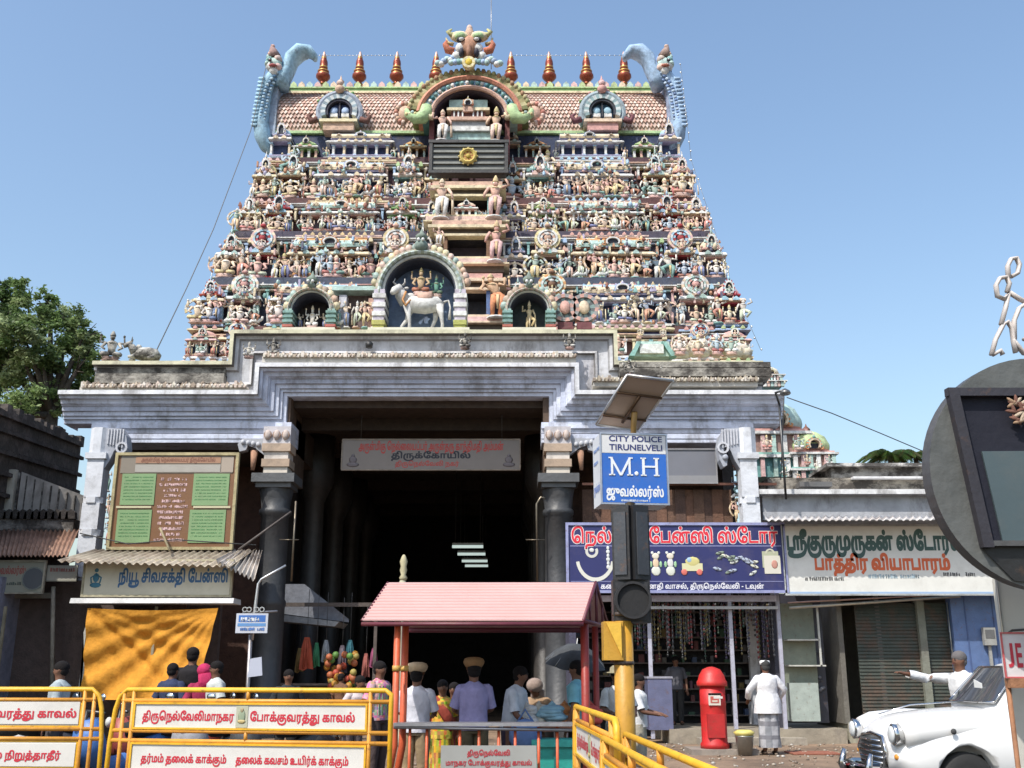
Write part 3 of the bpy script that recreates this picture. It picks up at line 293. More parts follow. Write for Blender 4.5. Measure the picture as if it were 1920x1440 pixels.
WORDS={'barrier_top':([(25,0),(42,92),(140,121),(46,238),(26,338),(92,425),(47,538),(36,618),(145,734),(29,875),(41,970),(26,1042),(18,1129),(31,1221)],1292),'barrier_top2':([(47,0),(28,80),(41,166),(77,238),(102,329),(36,447),(31,563),(84,634),(122,726),(3,847),(18,876),(41,968),(36,1039),(92,1155)],1267),'barrier_low':([(25,0),(90,92),(29,163),(88,258),(3,353),(25,382),(48,474),(33,603),(77,715),(3,807),(18,836),(41,928),(77,999),(102,1090),(88,1208)],1304),'barrier_low2':([(25,0),(48,92),(33,221),(77,333),(3,425),(18,454),(36,545),(20,661),(88,742),(3,837),(10,866),(30,984),(42,1091),(90,1121),(77,1192),(3,1283),(18,1312),(41,1404),(77,1475),(102,1567),(88,1685)],1780),'left_low':([(18,0),(34,92),(42,211),(92,240),(3,352),(26,381),(42,469),(143,498),(84,624),(25,716),(41,807),(121,878),(90,970)],1041),'booth1':([(25,0),(42,92),(140,121),(46,238),(26,338),(92,425),(47,538),(36,618),(145,734)],875),'booth2':([(29,0),(41,95),(26,166),(18,254),(31,346),(3,417),(47,446),(28,526),(41,612),(77,683),(102,775),(36,893),(31,1009),(84,1080),(122,1172),(3,1293),(18,1322),(41,1414),(36,1485),(92,1601)],1713),'nel':([(46,0),(26,100),(92,188),(48,300),(33,429),(3,542),(47,571),(28,651),(86,737),(159,874),(3,1046),(98,1074),(47,1217),(23,1297),(41,1374),(90,1445)],1516),'addr':([(18,0),(48,92),(23,221),(3,298),(12,326),(83,415),(3,599),(20,628),(86,708),(27,845),(25,982),(42,1074),(3,1103),(36,1132),(41,1248),(20,1319),(92,1399),(179,1512),(3,1540),(25,1568),(42,1660),(140,1689),(46,1806),(26,1906),(92,1994),(47,2106),(36,2186),(145,2302),(3,2444),(180,2472),(3,2508),(23,2537),(156,2614),(86,2730)],2867),'sri':([(163,0),(102,168),(140,286),(134,403),(140,529),(18,646),(86,737),(3,874),(98,903),(47,1046),(23,1126),(41,1203),(90,1274),(98,1345)],1488),'path':([(28,0),(41,86),(84,158),(25,249),(42,341),(31,370),(3,441),(36,470),(42,586),(30,615),(41,722),(28,793),(41,880),(31,951),(88,1022)],1117),'juw':([(21,0),(44,114),(36,169),(92,285),(33,398),(90,510),(98,582)],724),'niu':([(26,0),(42,88),(138,117),(3,243),(20,271),(42,352),(36,381),(20,497),(77,577),(25,669),(42,761),(3,790),(47,819),(28,899),(86,985),(159,1122)],1293),'hall1':([(6,0),(140,125),(93,241),(29,360),(42,456),(102,485),(3,603),(46,632),(26,732),(92,819),(48,932),(33,1061),(30,1173),(87,1280),(28,1367),(90,1453),(3,1524),(6,1553),(140,1678),(93,1795),(25,1913),(140,2005),(3,2122),(18,2151),(41,2242),(85,2314),(25,2401),(42,2493),(29,2522),(25,2617),(42,2709),(3,2738),(6,2767),(88,2892),(29,2987),(86,3082)],3219),'hall2':([(25,0),(42,92),(140,121),(77,238),(47,329),(18,409),(41,501),(30,572),(42,679),(92,708)],821),'hall3':([(25,0),(42,92),(140,121),(46,238),(26,338),(92,425),(47,538),(36,618),(145,734),(3,875),(26,904),(18,992),(90,1083)],1154),'nagar':([(25,0),(42,92),(140,121),(46,238),(26,338),(92,425),(47,538),(36,618),(145,734)],875),'temple':([(6,0),(140,125),(93,241),(29,360),(42,456),(102,485),(3,603),(46,632),(26,732),(92,819),(48,932),(33,1061),(30,1173),(87,1280),(28,1367),(90,1453),(3,1524),(25,1553),(42,1645),(140,1674),(77,1791),(47,1882),(18,1962),(41,2054),(30,2125),(42,2232),(92,2261)],2374)}
# ================================================================ ground
def ground_mat():
    m = bpy.data.materials.new('sandy_ground'); m.use_nodes = True; t = m.node_tree; L = t.links.new; b = t.nodes['Principled BSDF']
    g = N(t, 'ShaderNodeNewGeometry')
    n = N(t, 'ShaderNodeTexNoise', Scale=.8, Detail=10.0, Roughness=.7); L(g.outputs['Position'], n.inputs['Vector'])
    cr = N(t, 'ShaderNodeValToRGB'); L(n.outputs[0], cr.inputs[0])
    cr.color_ramp.elements[0].position = .35; cr.color_ramp.elements[0].color = (.11, .075, .05, 1)
    cr.color_ramp.elements[1].position = .66; cr.color_ramp.elements[1].color = (.3, .205, .135, 1)
    L(cr.outputs[0], b.inputs['Base Color']); b.inputs['Roughness'].default_value = .95
    n2 = N(t, 'ShaderNodeTexNoise', Scale=14.0, Detail=8.0); L(g.outputs['Position'], n2.inputs['Vector'])
    bp = N(t, 'ShaderNodeBump', Strength=.6, Distance=.05); L(n2.outputs[0], bp.inputs['Height']); L(bp.outputs[0], b.inputs['Normal'])
    return m
mb = MB((.3, .22, .15)); mb.add([(-400, -60, 0), (400, -60, 0), (400, 900, 0), (-400, 900, 0)], [(0, 1, 2, 3)])
mb.build('ground', ground_mat(), kind='structure')
mb = MB((.06, .055, .05)); mb.add([(-60, -30, .004), (60, -30, .004), (60, 16.5, .004), (-60, 16.5, .004)], [(0, 1, 2, 3)])
mb.build('road', mat('asphalt', .9, var=.3, scale=2, bump=.5, bscale=40, grime=.5, gcol=(.2, .15, .1), gscale=.5), kind='structure')
rb = random.Random(5); mb = MB((.3, .24, .17))
for i in range(500):
    x = rb.uniform(-2, 7); y = rb.uniform(16.6, 23.4); r = rb.uniform(.012, .045)
    mb.col = rb.choice([(.3, .24, .17), (.4, .34, .27), (.2, .15, .11), (.5, .47, .42)]); mb.ell(x, y, r*.4, r, r*.8, r*.6, 5, 3)
mb.build('gravel', M_STONE, label='loose pebbles and litter scattered on the sandy ground before the shops', cat='gravel', kind='stuff')

# ================================================================ small sculpture kit for the tower
def statue_standing(skin, cloth, crown, v=0, calm=False):
    m = MB(); q_ = random.Random(v*7+3); lean = q_.uniform(-.09, .09); lift = 0 if calm else q_.choice([0, 0, 0, .16, -.16])
    m.lathe([(.17, 0), (.17, .03), (.13, .05)], 8, c=q_.choice([SAL, CRM, TEA, WHT]))
    if v % 4 == 2 and not calm: m.band(0, .62, .3, .36, R(-60), R(240), .08, .13, 14, cs=[crown, cloth])
    if v % 5 == 3: m.tube([(-.3, .02, .1), (-.1, 0, .22), (.15, 0, .2), (.3, 0, .3), (.33, -.05, .4)], [.05, .1, .09, .06, .05], 6, WHT)
    hipx = .03 if v % 2 else -.02
    for s in (-1, 1):
        kx = s*.075+hipx*.5
        li = lift if s*lift > 0 else 0; m.tube([(s*.06+hipx, 0, .5), (kx+.8*li, -.05-abs(li)*.5, .29+abs(li)*.7), (s*.065+li*.2, -abs(li)*.6, .06+abs(li))], [.075, .055, .035], 6, cloth)
        m.ell(s*.07, -.04, .065, .035, .06, .02, 6, 4, skin)
    m.ell(hipx, 0, .5, .12, .09, .08, 8, 5, cloth)
    m.tube([(hipx, -.07, .5), (hipx, -.09, .36), (hipx, -.06, .2)], [.035, .03, .02], 5, crown)
    m.tube([(hipx, 0, .5), (hipx*.5+lean*.3, 0, .61), (lean, 0, .73), (lean, 0, .79)], [.085, .07, .115, .04], 8, skin, flat=.75)
    m.ell(lean, -.03, .735, .09, .07, .025, 8, 4, crown)
    A = [[(.13, .75), (.21, .62), (.12, .56)], [(.13, .75), (.24, .7), (.23, .86)], [(.13, .75), (.2, .6), (.22, .47)], [(.13, .75), (.27, .8), (.2, .92)]]
    for s in (-1, 1):
        k = [(s*x+lean, -.02-.05*i, z) for i, (x, z) in enumerate(A[(v*(1+(s > 0))+v//3) % 4])]
        m.tube(k, [.04, .032, .024], 5, skin)
        if v % 3 == 0:
            k = [(s*x, .01, z) for x, z in A[1]]; m.tube(k, [.035, .03, .02], 5, skin); m.ell(k[2][0], 0, .9, .03, .03, .04, 6, 4, crown)
    if v % 3 == 1: m.tube([(.24, -.08, .1), (.23, -.08, .58)], [.035, .018], 5, crown)
    hx = lean*1.3; m.ell(hx, -.01, .845, .055, .055, .065, 8, 5, skin)
    hc_ = q_.choice([.8, 1, 1.4]); m.lathe([(.06, 0), (.07, .02), (.05, .05*hc_), (.055, .06*hc_), (.03, .1*hc_), (.01, .13*hc_)], 7, hx, 0, .885, c=crown)
    m.ell(-.022, -.06, .85, .01, .006, .006, 4, 3, DRK); m.ell(.022, -.06, .85, .01, .006, .006, 4, 3, DRK)
    return m
def statue_seated(skin, cloth, crown, v=0):
    m = MB()
    m.lathe([(.24, 0), (.3, .04), (.22, .09), (.29, .14)], 10, c=PNK, cs=[PNK, SAL, PNK], sy=.6)
    for s in (-1, 1):
        m.tube([(s*.08, 0, .24), (s*.26, -.08, .22), (s*.05, -.17, .19)], [.09, .08, .05], 6, cloth)
    m.tube([(0, 0, .22), (0, 0, .4), (0, 0, .62), (0, 0, .7)], [.13, .11, .17, .05], 8, skin, flat=.7)
    m.ell(0, -.05, .6, .13, .09, .04, 8, 4, crown)
    for s in (-1, 1):
        m.tube([(s*.19, 0, .62), (s*.3, -.03, .45), (s*.2, -.14, .36)], [.055, .045, .035], 5, skin)
        m.tube([(s*.19, .02, .62), (s*.36, 0, .62), (s*.34, -.02, .8)], [.05, .04, .03], 5, skin)
        m.ell(s*.34, -.02, .84, .04, .04, .05, 6, 4, crown)
    m.ell(0, -.02, .78, .08, .08, .09, 8, 5, skin)
    m.lathe([(.09, 0), (.095, .03), (.07, .08), (.04, .15), (.01, .18)], 7, 0, 0, .83, c=crown)
    if v: m.band(0, .55, .36, .44, R(-20), R(200), .06, .12, 12, cs=[crown, cloth])
    return m
rs = random.Random(11)
SKINS = [(.66, .44, .36), (.7, .54, .42), (.36, .46, .4), (.4, .48, .56), (.68, .58, .46), (.72, .66, .6)]
CLOTHS = [(.4, .16, .13), (.22, .38, .34), (.66, .52, .3), (.6, .28, .22), (.16, .2, .34), WHT, (.7, .5, .42), (.5, .55, .42)]
STAND = []; SEAT = []
for i in range(20):
    STAND.append(statue_standing(SKINS[i % 6], CLOTHS[(i*3) % 8], rs.choice([YEL, CRM, (.5, .34, .24), WHT]), i).mesh('statue', M_ART))
for i in range(8):
    SEAT.append(statue_seated(SKINS[(i*5) % 6], CLOTHS[(i*5+1) % 8], rs.choice([YEL, CRM, (.5, .34, .24), WHT]), i % 2).mesh('statue', M_ART))

def kudu(m, x, z, r, y0, y1, c1, c2, c3, inner=DRK):
    """horseshoe gable with bead ring and lion mask"""
    m.band(x, z, r*.62, r*.8, R(-35), R(215), y0-.25*(y1-y0), y1, 14, c=c1)
    m.band(x, z, r*.8, r*1.0, R(-30), R(210), y0, y1, 18, cs=[c2, c3])
    m.prism([(x+r*.64*math.cos(R(a)), z+r*.64*math.sin(R(a))) for a in range(-40, 221, 20)], y0+.45*(y1-y0), y1, inner)
    m.ell(x, y0-.02*r, z+r*1.05, r*.2, r*.22, r*.22, 7, 5, c3)
    m.lathe([(r*.14, 0), (r*.08, r*.12), (r*.12, r*.2), (r*.02, r*.45)], 6, x, y0+.02, z+r*1.2, c=c1)
    for s in (-1, 1):
        m.tube([(x+s*r*.8, y0, z-r*.55), (x+s*r*1.05, y0, z-r*.62), (x+s*r*1.18, y0, z-r*.42), (x+s*r*1.05, y0, z-r*.3)], [r*.14, r*.13, r*.1, r*.05], 5, c2)

def pavilion(kind, pal, wr=1.0):
    """unit shrine: x -.5...5, y 0 front..1 back, z 0..1 ; wr = width/height"""
    A, B, C, D, E_ = pal
    m = MB()
    px = 1/wr if wr else 1
    m.box(-.5, .5, -.06, 1, 0, .04, A); m.box(-.47, .47, -.02, 1, .04, .075, B); m.box(-.49, .49, -.06, 1, .075, .1, C)
    m.box(-.42, .42, .36, 1, .1, .47, E_)
    n = 2 if wr < .6 else 4 if wr < 1.2 else 6
    for i in range(n):
        x = lerp(-.42, .42, i/(n-1)); r = .035*px*min(1, wr*1.3)
        m.box(x-r, x+r, .02, .25, .1, .45, (D if i % 2 else WHT)); m.box(x-r*1.7, x+r*1.7, -.02, .25, .4, .43, A); m.box(x-r*1.4, x+r*1.4, -.02, .25, .1, .14, A)
    if n > 2:      # central doorway frame
        m.box(-.1, .1, .18, .25, .12, .38, DRK); m.box(-.12, -.09, .1, .25, .1, .4, C); m.box(.09, .12, .1, .25, .1, .4, C)
    # kapota cornice
    m.box(-.46, .46, .0, 1, .45, .48, C)
    m.add([(-.47, 0, .48), (.47, 0, .48), (.54, -.16, .49), (-.54, -.16, .49), (-.53, -.16, .515), (.53, -.16, .515), (.5, -.1, .55), (-.5, -.1, .55), (.44, .02, .565), (-.44, .02, .565),
           (-.54, 1, .49), (.54, 1, .49), (.5, 1, .55), (-.5, 1, .55)],
          [(0, 3, 2, 1), (3, 4, 5, 2), (4, 7, 6, 5), (7, 9, 8, 6), (3, 10, 13, 7, 4), (2, 5, 6, 12, 11), (9, 13, 12, 8)], B)
    k = max(2, round(wr*3))
    for i in range(k):
        x = lerp(-.38, .38, (i+.5)/k); r = .06*px
        m.prism([(x-r, .5), (x+r, .5), (x+r*.9, .54), (x, .585), (x-r*.9, .54)], -.2, -.1, D)
    if kind == 'kuta':
        m.box(-.33, .33, .12, .9, .56, .66, E_); m.box(-.4, .4, .04, .95, .64, .67, C)
        m.lathe([(.5, 0), (.54, .03), (.5, .1), (.38, .17), (.2, .23), (.1, .25)], 8, 0, .5, .67, cs=[D, A, A, B, B], sx=.82, sy=.82, ph=R(22.5), sm=False)
        kudu(m, 0, .77, .13*px*.8 if wr < 1 else .1, -.02, .1, WHT, C, D)
        m.lathe([(.06, 0), (.1, .03), (.05, .06), (.02, .1)], 6, 0, .5, .91, c=YEL, sx=px)
    elif kind == 'shala':
        m.box(-.42, .42, .12, .9, .56, .66, E_); m.box(-.47, .47, .04, .95, .64, .67, C)
        pr = [(0, .0), (-.03, .06), (.05, .14), (.2, .2), (.45, .235), (.9, .235)]
        for j in range(5):
            (y0, z0), (y1, z1) = pr[j], pr[j+1]
            m.add([(-.46, y0, .67+z0), (.46, y0, .67+z0), (.46, y1, .67+z1), (-.46, y1, .67+z1)], [(0, 1, 2, 3)], [D, D, A, A, B][j])
        for s in (-1, 1): m.add([(s*.46, y, .67+z) for y, z in pr]+[(s*.46, .9, .67)], [tuple(range(7))[::s]], C)
        kudu(m, 0, .76, .17*px, -.1, .06, WHT, A, C)
        for s in (-1, 1): kudu(m, s*.34, .74, .09*px, -.06, .04, CRM, D, C)
        for i in range(5): m.lathe([(.03, 0), (.045, .025), (.02, .05), (.01, .08)], 6, lerp(-.38, .38, i/4), .45, .9, c=YEL, sx=px)
    else:          # panjara: tall halo gable
        m.box(-.36, .36, .12, .9, .56, .7, E_)
        rx_ = min(.46, .21*px)
        def ring(r0, r1, y, ca, cb, k):
            for i in range(k):
                a0 = 2*math.pi*i/k; a1 = 2*math.pi*(i+1)/k; f = lambda r, a: (rx_*r*math.cos(a), .78+.2*r*math.sin(a))
                (xa, za), (xb, zb_), (xc, zc_), (xd, zd) = f(r0, a0), f(r1, a0), f(r1, a1), f(r0, a1)
                m.add([(xa, y, za), (xb, y, zb_), (xc, y, zc_), (xd, y, zd), (xb, y+.2, zb_), (xc, y+.2, zc_)], [(0, 3, 2, 1), (1, 2, 5, 4)], [ca, cb][i % 2])
        ring(.8, 1.0, -.0, A, B, 20); ring(.62, .78, -.06, D, WHT, 16); ring(.4, .6, -.03, C, D, 12)
        m.prism([(rx_*.8*math.cos(R(a)), .78+.16*math.sin(R(a))) for a in range(0, 360, 24)], .02, .5, E_)
        m.ell(0, -.1, .99, rx_*.25, .12, .035, 7, 5, C); m.lathe([(rx_*.16, 0), (rx_*.2, .02), (.005, .07)], 6, 0, -.05, 1.0, c=A)
        m.ell(0, -.12, .77, rx_*.3, .08, .06, 6, 4, C); m.ell(0, -.14, .83, rx_*.16, .08, .03, 6, 4, WHT)
    return m
PALS = [(CRM, WHT, SAL, MNT, (.1, .08, .1)), (SAL, PNK, CRM, MNT, (.05, .07, .16)), (MNT, WHT, TEA, PNK, (.16, .06, .05)), (YEL, CRM, SAL, WHT, (.07, .09, .14)),
        (PNK, CRM, RED, LBL, (.05, .05, .09)), (LGR, WHT, GRN, SAL, (.12, .07, .06)), (LBL, WHT, LAV, CRM, (.05, .07, .16)), (ORG, CRM, BRN, MNT, (.08, .05, .05))]
PAV = {}
def pav(kind, pi, wr):
    k = (kind, pi % len(PALS), round(wr*4)/4)
    if k not in PAV: PAV[k] = pavilion(kind, PALS[k[1]], max(.3, k[2])).mesh('shrine_pavilion', M_ART)
    return PAV[k]

# ================================================================ the temple tower
TX0 = PX(881, 640, 37.5)
tower = empty('temple_tower', (TX0, 37, 0), 'tall tiered temple tower covered with brightly painted statues, behind the white gateway', 'temple tower')
def tw(v): return Vector(v)-Vector((TX0, 37, 0))     # world -> tower local
# (row bottom y, row top y, left x, right x, front plane Y)
TIERS = [(672, 612, 352, 1410, 36.4), (612, 528, 366, 1398, 37.0), (528, 440, 404, 1360, 38.0), (440, 376, 440, 1328, 38.9), (376, 300, 468, 1297, 39.7), (300, 243, 496, 1268, 40.5)]
def zat(py, Y): return PZ(py, Y)
rt = random.Random(3)
zprev = None
tier_info = []
CORN = [[WHT, PNK, CRM], [LBL, WHT, GRY], [GRN, WHT, PNK], [PNK, CRM, SAL], [WHT, CRM, LBL], [WHT, WHT, LGR]]
for ti, (yb, yt, xl, xr, Y) in enumerate(TIERS):
    zb = zat(yb, Y); zt = zat(yt, Y if ti == 5 else TIERS[ti+1][4])
    hw = (PX(xr, (yb+yt)/2, Y)-PX(xl, (yb+yt)/2, Y))/2
    if ti == 0: zb -= 1.0
    T = bpy.data.objects.new('tier', None); COL.objects.link(T); T.parent = tower
    h = zt-zb; tier_info.append((zb, zt, hw, Y))
    hh = h if ti else h-1.0
    zb0 = zt-hh
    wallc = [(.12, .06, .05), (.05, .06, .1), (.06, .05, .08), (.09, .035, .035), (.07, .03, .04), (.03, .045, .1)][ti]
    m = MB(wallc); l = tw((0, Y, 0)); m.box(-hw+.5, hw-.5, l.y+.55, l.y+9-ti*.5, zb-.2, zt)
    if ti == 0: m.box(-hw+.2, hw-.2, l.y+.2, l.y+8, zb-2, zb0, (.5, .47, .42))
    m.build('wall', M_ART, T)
    # bays: (centre, half width, projection, kind)
    bays = [(.175, .045, .05, 'kuta'), (.3, .062, .2, 'panjara'), (.555, .155, .42, 'shala'), (.825, .06, .2, 'panjara'), (.945, .052, .35, 'kuta')]
    c1, c2, c3 = CORN[ti]
    led = MB(); lz = zb0
    segs = []
    for bx, bw, pr, kd in bays:
        for s in (-1, 1): segs.append((s*bx*hw, bw*hw, pr, kd))
    segs.append((0, .105*hw, .25, 'door'))
    # ledge running behind everything + broken ledge in front of each bay
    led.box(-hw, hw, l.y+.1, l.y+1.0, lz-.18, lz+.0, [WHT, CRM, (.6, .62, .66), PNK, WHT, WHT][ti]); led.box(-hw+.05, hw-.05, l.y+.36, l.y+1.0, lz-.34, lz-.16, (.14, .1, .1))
    for x, bw_, pr, kd in segs:
        cc = rt.choice([c1, c2, c3, c1]); bw2 = bw_*1.12
        y0 = l.y+.3-pr
        led.box(x-bw2, x+bw2, y0-.1, l.y+.9, lz-.04, lz+.04, cc)
        led.box(x-bw2+.05, x+bw2-.05, y0, l.y+.9, lz-.1, lz-.04, rt.choice([c2, c3, SAL, CRM]))
        led.add([(x-bw2, y0-.06, lz-.1), (x+bw2, y0-.06, lz-.1), (x+bw2+.06, y0-.3, lz-.2), (x-bw2-.06, y0-.3, lz-.2), (x-bw2-.06, y0-.3, lz-.25), (x+bw2+.06, y0-.3, lz-.25), (x-bw2-.06, l.y+.5, lz-.25), (x+bw2+.06, l.y+.5, lz-.25), (x-bw2, l.y+.5, lz-.1), (x+bw2, l.y+.5, lz-.1)], [(0, 3, 2, 1), (3, 4, 5, 2), (4, 6, 7, 5), (0, 8, 6, 4, 3), (1, 2, 5, 7, 9)], rt.choice([cc, WHT, CRM, PNK]))
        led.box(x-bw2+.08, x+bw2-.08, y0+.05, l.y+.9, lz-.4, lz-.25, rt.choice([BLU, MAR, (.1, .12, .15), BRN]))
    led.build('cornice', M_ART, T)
    petals = MB()
    for x, bw_, pr, kd in segs:
        npz = max(2, int(bw_*2/.28)); pc = rt.choice([TEA, SAL, LGR, YEL, PNK, LBL])
        for k in range(npz):
            xx = x-bw_+(k+.5)*2*bw_/npz; z0 = lz-.22; r = .09
            petals.prism([(xx-r, z0), (xx+r, z0), (xx+r*.8, z0+.09), (xx, z0+.17), (xx-r*.8, z0+.09)], l.y+.3-pr-.3, l.y+.3-pr-.2, pc)
    petals.build('petal_frieze', M_ART, T, kind='stuff')
    for bi, (bx, bw, pr, kd) in enumerate(bays):
        pi = rt.randrange(8)
        for s in (-1, 1):
            if ti == 0 and bi not in (3, 4): continue
            W_ = bw*hw*2; hgt = hh*(1.0 if kd == 'panjara' else .88) if ti < 5 else hh*(1.25 if bi in (0, 4) else 1.0)
            if ti == 5 and kd == 'panjara': hgt = hh*.85
            if ti == 5: kd2 = {'panjara': 'kuta'}.get(kd, kd); pi = 6 if kd == 'shala' else [0, 7, 2, 5, 6][bi]
            else: kd2 = 'kuta' if kd == 'panjara' and ti in (3, 4) else kd
            put('shrine_pavilion', pav(kd2, pi, W_/hgt), T, (s*bx*hw, l.y+.3-pr, lz+.02), (W_, .9, hgt))
    if ti < 5:      # wall face above the shrine roofs: pilasters under a broken moulding
        up_ = MB(); n_p = int(2*hw/.34); mc = [[PNK, CRM], [CRM, MNT], [WHT, (.5, .52, .6)], [PNK, WHT], [CRM, WHT]][ti]
        for k in range(n_p):
            x = -hw+.55+(2*hw-1.1)*(k+.5)/n_p
            if abs(x) < .11*hw: continue
            ww_ = (2*hw-1.1)/n_p*.5; blk = k//5; yy_ = l.y+.38-(.1 if blk % 2 else 0)
            up_.box(x-ww_, x+ww_, yy_, l.y+.6, zt-.5, zt-.38, mc[blk % 2]); up_.box(x-ww_, x+ww_, yy_-.08, l.y+.6, zt-.44, zt-.4, WHT if blk % 3 else SAL); up_.box(x-ww_, x+ww_, yy_+.04, l.y+.6, zt-.62, zt-.56, mc[(blk+1) % 2])
            c_ = [SAL, TEA, CRM, WHT, PNK, LBL][(k*5+blk) % 6]
            up_.box(x-.045, x+.045, yy_+.03, l.y+.56, zt-1.1, zt-.56, c_); up_.box(x-.075, x+.075, yy_, l.y+.56, zt-.66, zt-.6, c_)
            if k % 3 == 1: up_.prism([(x-.09+.17, zt-.62+.0), (x+.09+.17, zt-.62), (x+.07+.17, zt-.5), (x+.17, zt-.4), (x-.07+.17, zt-.5)], yy_-.14, yy_, rt.choice([SAL, LGR, LBL, CRM]))
        up_.build('upper_pilasters', M_ART, T, kind='stuff')
    # statues in front of the bays and between them
    sh = min(hh*.46, 1.05)
    if ti < 5:
        for s in (-1, 1):
            for fx, kind_, up, pj in [(.115, 0, 0, .42), (.235, 0, 0, .1), (.255, 0, 0, .45), (.345, 0, 0, .42), (.3, 1, 0, .5), (.39, 0, 0, .45), (.43, 0, 0, .64), (.475, 0, 0, .66), (.515, 0, 0, .68), (.555, 1, 0, .72), (.6, 0, 0, .68), (.64, 0, 0, .66), (.68, 0, 0, .64),
                                      (.725, 0, 0, .4), (.775, 0, 0, .42), (.825, 1, 0, .5), (.87, 0, 0, .42), (.905, 0, 0, .6), (.945, 1, 0, .66), (.985, 0, 0, .62), (.175, 1, 0, .3)]:
                if ti == 0 and fx < .75: continue
                kind_ = kind_ or rt.random() < .16; me = rt.choice(SEAT if kind_ else STAND); f = rt.uniform(.66, 1.2)
                q = sh*f*(.92 if kind_ else 1)
                put('statue', me, T, (s*fx*hw+rt.uniform(-.1, .1), l.y+.3-pj+.15, lz+.04), (q*rt.uniform(.95, 1.25), q, q), rt.uniform(-.3, .3))
            for fx in (.3, .42, .5, .61, .69, .825, .945):
                q = sh*rt.uniform(.36, .46)
                put('statue', rt.choice(SEAT), T, (s*fx*hw, l.y+.3-.38, lz+hh*.56), (q, q, q))
    if ti == 5:
        for s in (-1, 1):
            for fx in (.39, .72):
                put('statue', rt.choice(STAND), T, (s*fx*hw, l.y-.05, lz), (.6, .6, .6))
            for fx in (.02+.86, .33):     # larger lively figures standing out over the cornice below
                q = 1.35
                put('statue', STAND[3 if fx > .5 else 7], T, (s*fx*hw, l.y-.55, lz-1.15), (q*1.25, q, q), s*.3)
# small modelled ornament too fine to name: buds, brackets, rosettes along every ledge and roof
ro_ = random.Random(77); NV = [SAL, PNK, CRM, WHT, TEA, MNT, (.3, .12, .09), (.5, .26, .16), LAV, (.12, .13, .2), (.6, .5, .34), LBL, (.66, .62, .58)]
om = MB()
for ti in range(1, 5):
    zb, zt, hw, Y = tier_info[ti]; ly = Y-37
    for i in range(300):
        x = ro_.uniform(-hw, hw)
        if abs(x) < .12*hw: continue
        lev = ro_.choice([.0, .0, .4, .44, .5, .54, .66, .76]); z = zb+.04+lev*(zt-zb)+ro_.uniform(-.02, .05)
        fx = abs(x)/hw; pj = .45 if .4 < fx < .71 else .25 if (.24 < fx < .36 or .76 < fx < .99) else -.1
        y = ly+.3-pj+(0 if lev < .7 else .45)+ro_.uniform(-.12, .1)-(.18 if .4 < lev < .65 else 0); r = ro_.uniform(.04, .09); c = ro_.choice(NV); k = ro_.random()
        if k < .4: om.ell(x, y, z+r, r, r, r*ro_.uniform(.8, 1.8), 6, 4, c)
        elif k < .7: om.prism([(x-r, z), (x+r, z), (x+r*.6, z+r*1.6), (x, z+r*2.6), (x-r*.6, z+r*1.6)], y-.04, y+.05, c)
        elif k < .85: om.box(x-r*.5, x+r*.5, y, y+.1, z, z+r*4, c)
        else: om.lathe([(r, 0), (r*.5, r*.6), (r*.9, r*1.4), (r*.1, r*2.6)], 6, x, y, z, c=c)
om.build('small_ornament', M_ART, tower, kind='stuff')
# central doorways of the tiers
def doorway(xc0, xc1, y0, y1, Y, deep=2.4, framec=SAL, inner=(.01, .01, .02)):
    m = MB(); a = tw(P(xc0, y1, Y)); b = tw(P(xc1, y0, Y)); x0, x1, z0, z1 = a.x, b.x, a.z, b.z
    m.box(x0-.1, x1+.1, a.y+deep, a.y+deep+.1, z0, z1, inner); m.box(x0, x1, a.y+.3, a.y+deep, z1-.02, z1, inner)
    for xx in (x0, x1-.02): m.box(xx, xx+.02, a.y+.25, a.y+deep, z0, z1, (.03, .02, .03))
    for xx in (x0-.14, x1): m.box(xx, xx+.14, a.y-.02, a.y+deep, z0, z1, framec)
    m.box(x0-.5, x1+.5, a.y-.12, a.y+deep, z1, z1+.1, CRM); m.box(x0-.4, x1+.4, a.y-.04, a.y+deep, z1+.1, z1+.3, (.1, .07, .05)); m.box(x0-.75, x1+.75, a.y-.25, a.y+deep, z1+.3, z1+.42, CRM)
    m.box(x0-.6, x1+.6, a.y-.18, a.y+deep, z1+.42, z1+.62, SAL)
    m.box(x0-.7, x1+.7, a.y-.5, a.y+deep, z0-.12, z0, CRM); m.box(x0-.8, x1+.8, a.y-.6, a.y+deep, z0-.3, z0-.12, PNK); m.box(x0-.9, x1+.9, a.y-.65, a.y+deep, z0-.36, z0-.3, CRM); m.box(x0-.7, x1+.7, a.y-.4, a.y+deep, z0-.6, z0-.36, (.12, .1, .08))
    o = m.build('doorway', M_ART, tower); return o
doorway(838, 914, 370, 412, 38.4, framec=TEA)
doorway(838, 912, 444, 490, 37.5, framec=BRN)
doorway(846, 912, 545, 598, 36.4, framec=(.1, .14, .35))
def guardian(px, yf, yh, Y, me, rz=0, wx=1.15):
    a = tw(P(px, yf, Y)); q = PZ(yh, Y)-PZ(yf, Y)
    put('guardian_statue', me, tower, a, (q*wx, q, q), rz)
G1 = statue_standing((.66, .48, .36), WHT, CRM, 1, True).mesh('guardian_statue', M_ART); G2 = statue_standing((.62, .4, .3), PNK, YEL, 5, True).mesh('guardian_statue', M_ART)
G3 = statue_standing((.6, .42, .24), ORG, YEL, 9, True).mesh('guardian_statue', M_ART)
guardian(826, 412, 336, 37.6, G1); guardian(926, 410, 334, 37.6, G2)
guardian(928, 492, 418, 36.8, G2); guardian(930, 598, 512, 35.8, G3); guardian(822, 460, 425, 36.6, G1)
guardian(828, 266, 206, 39.2, G1); guardian(928, 268, 204, 39.2, G2)
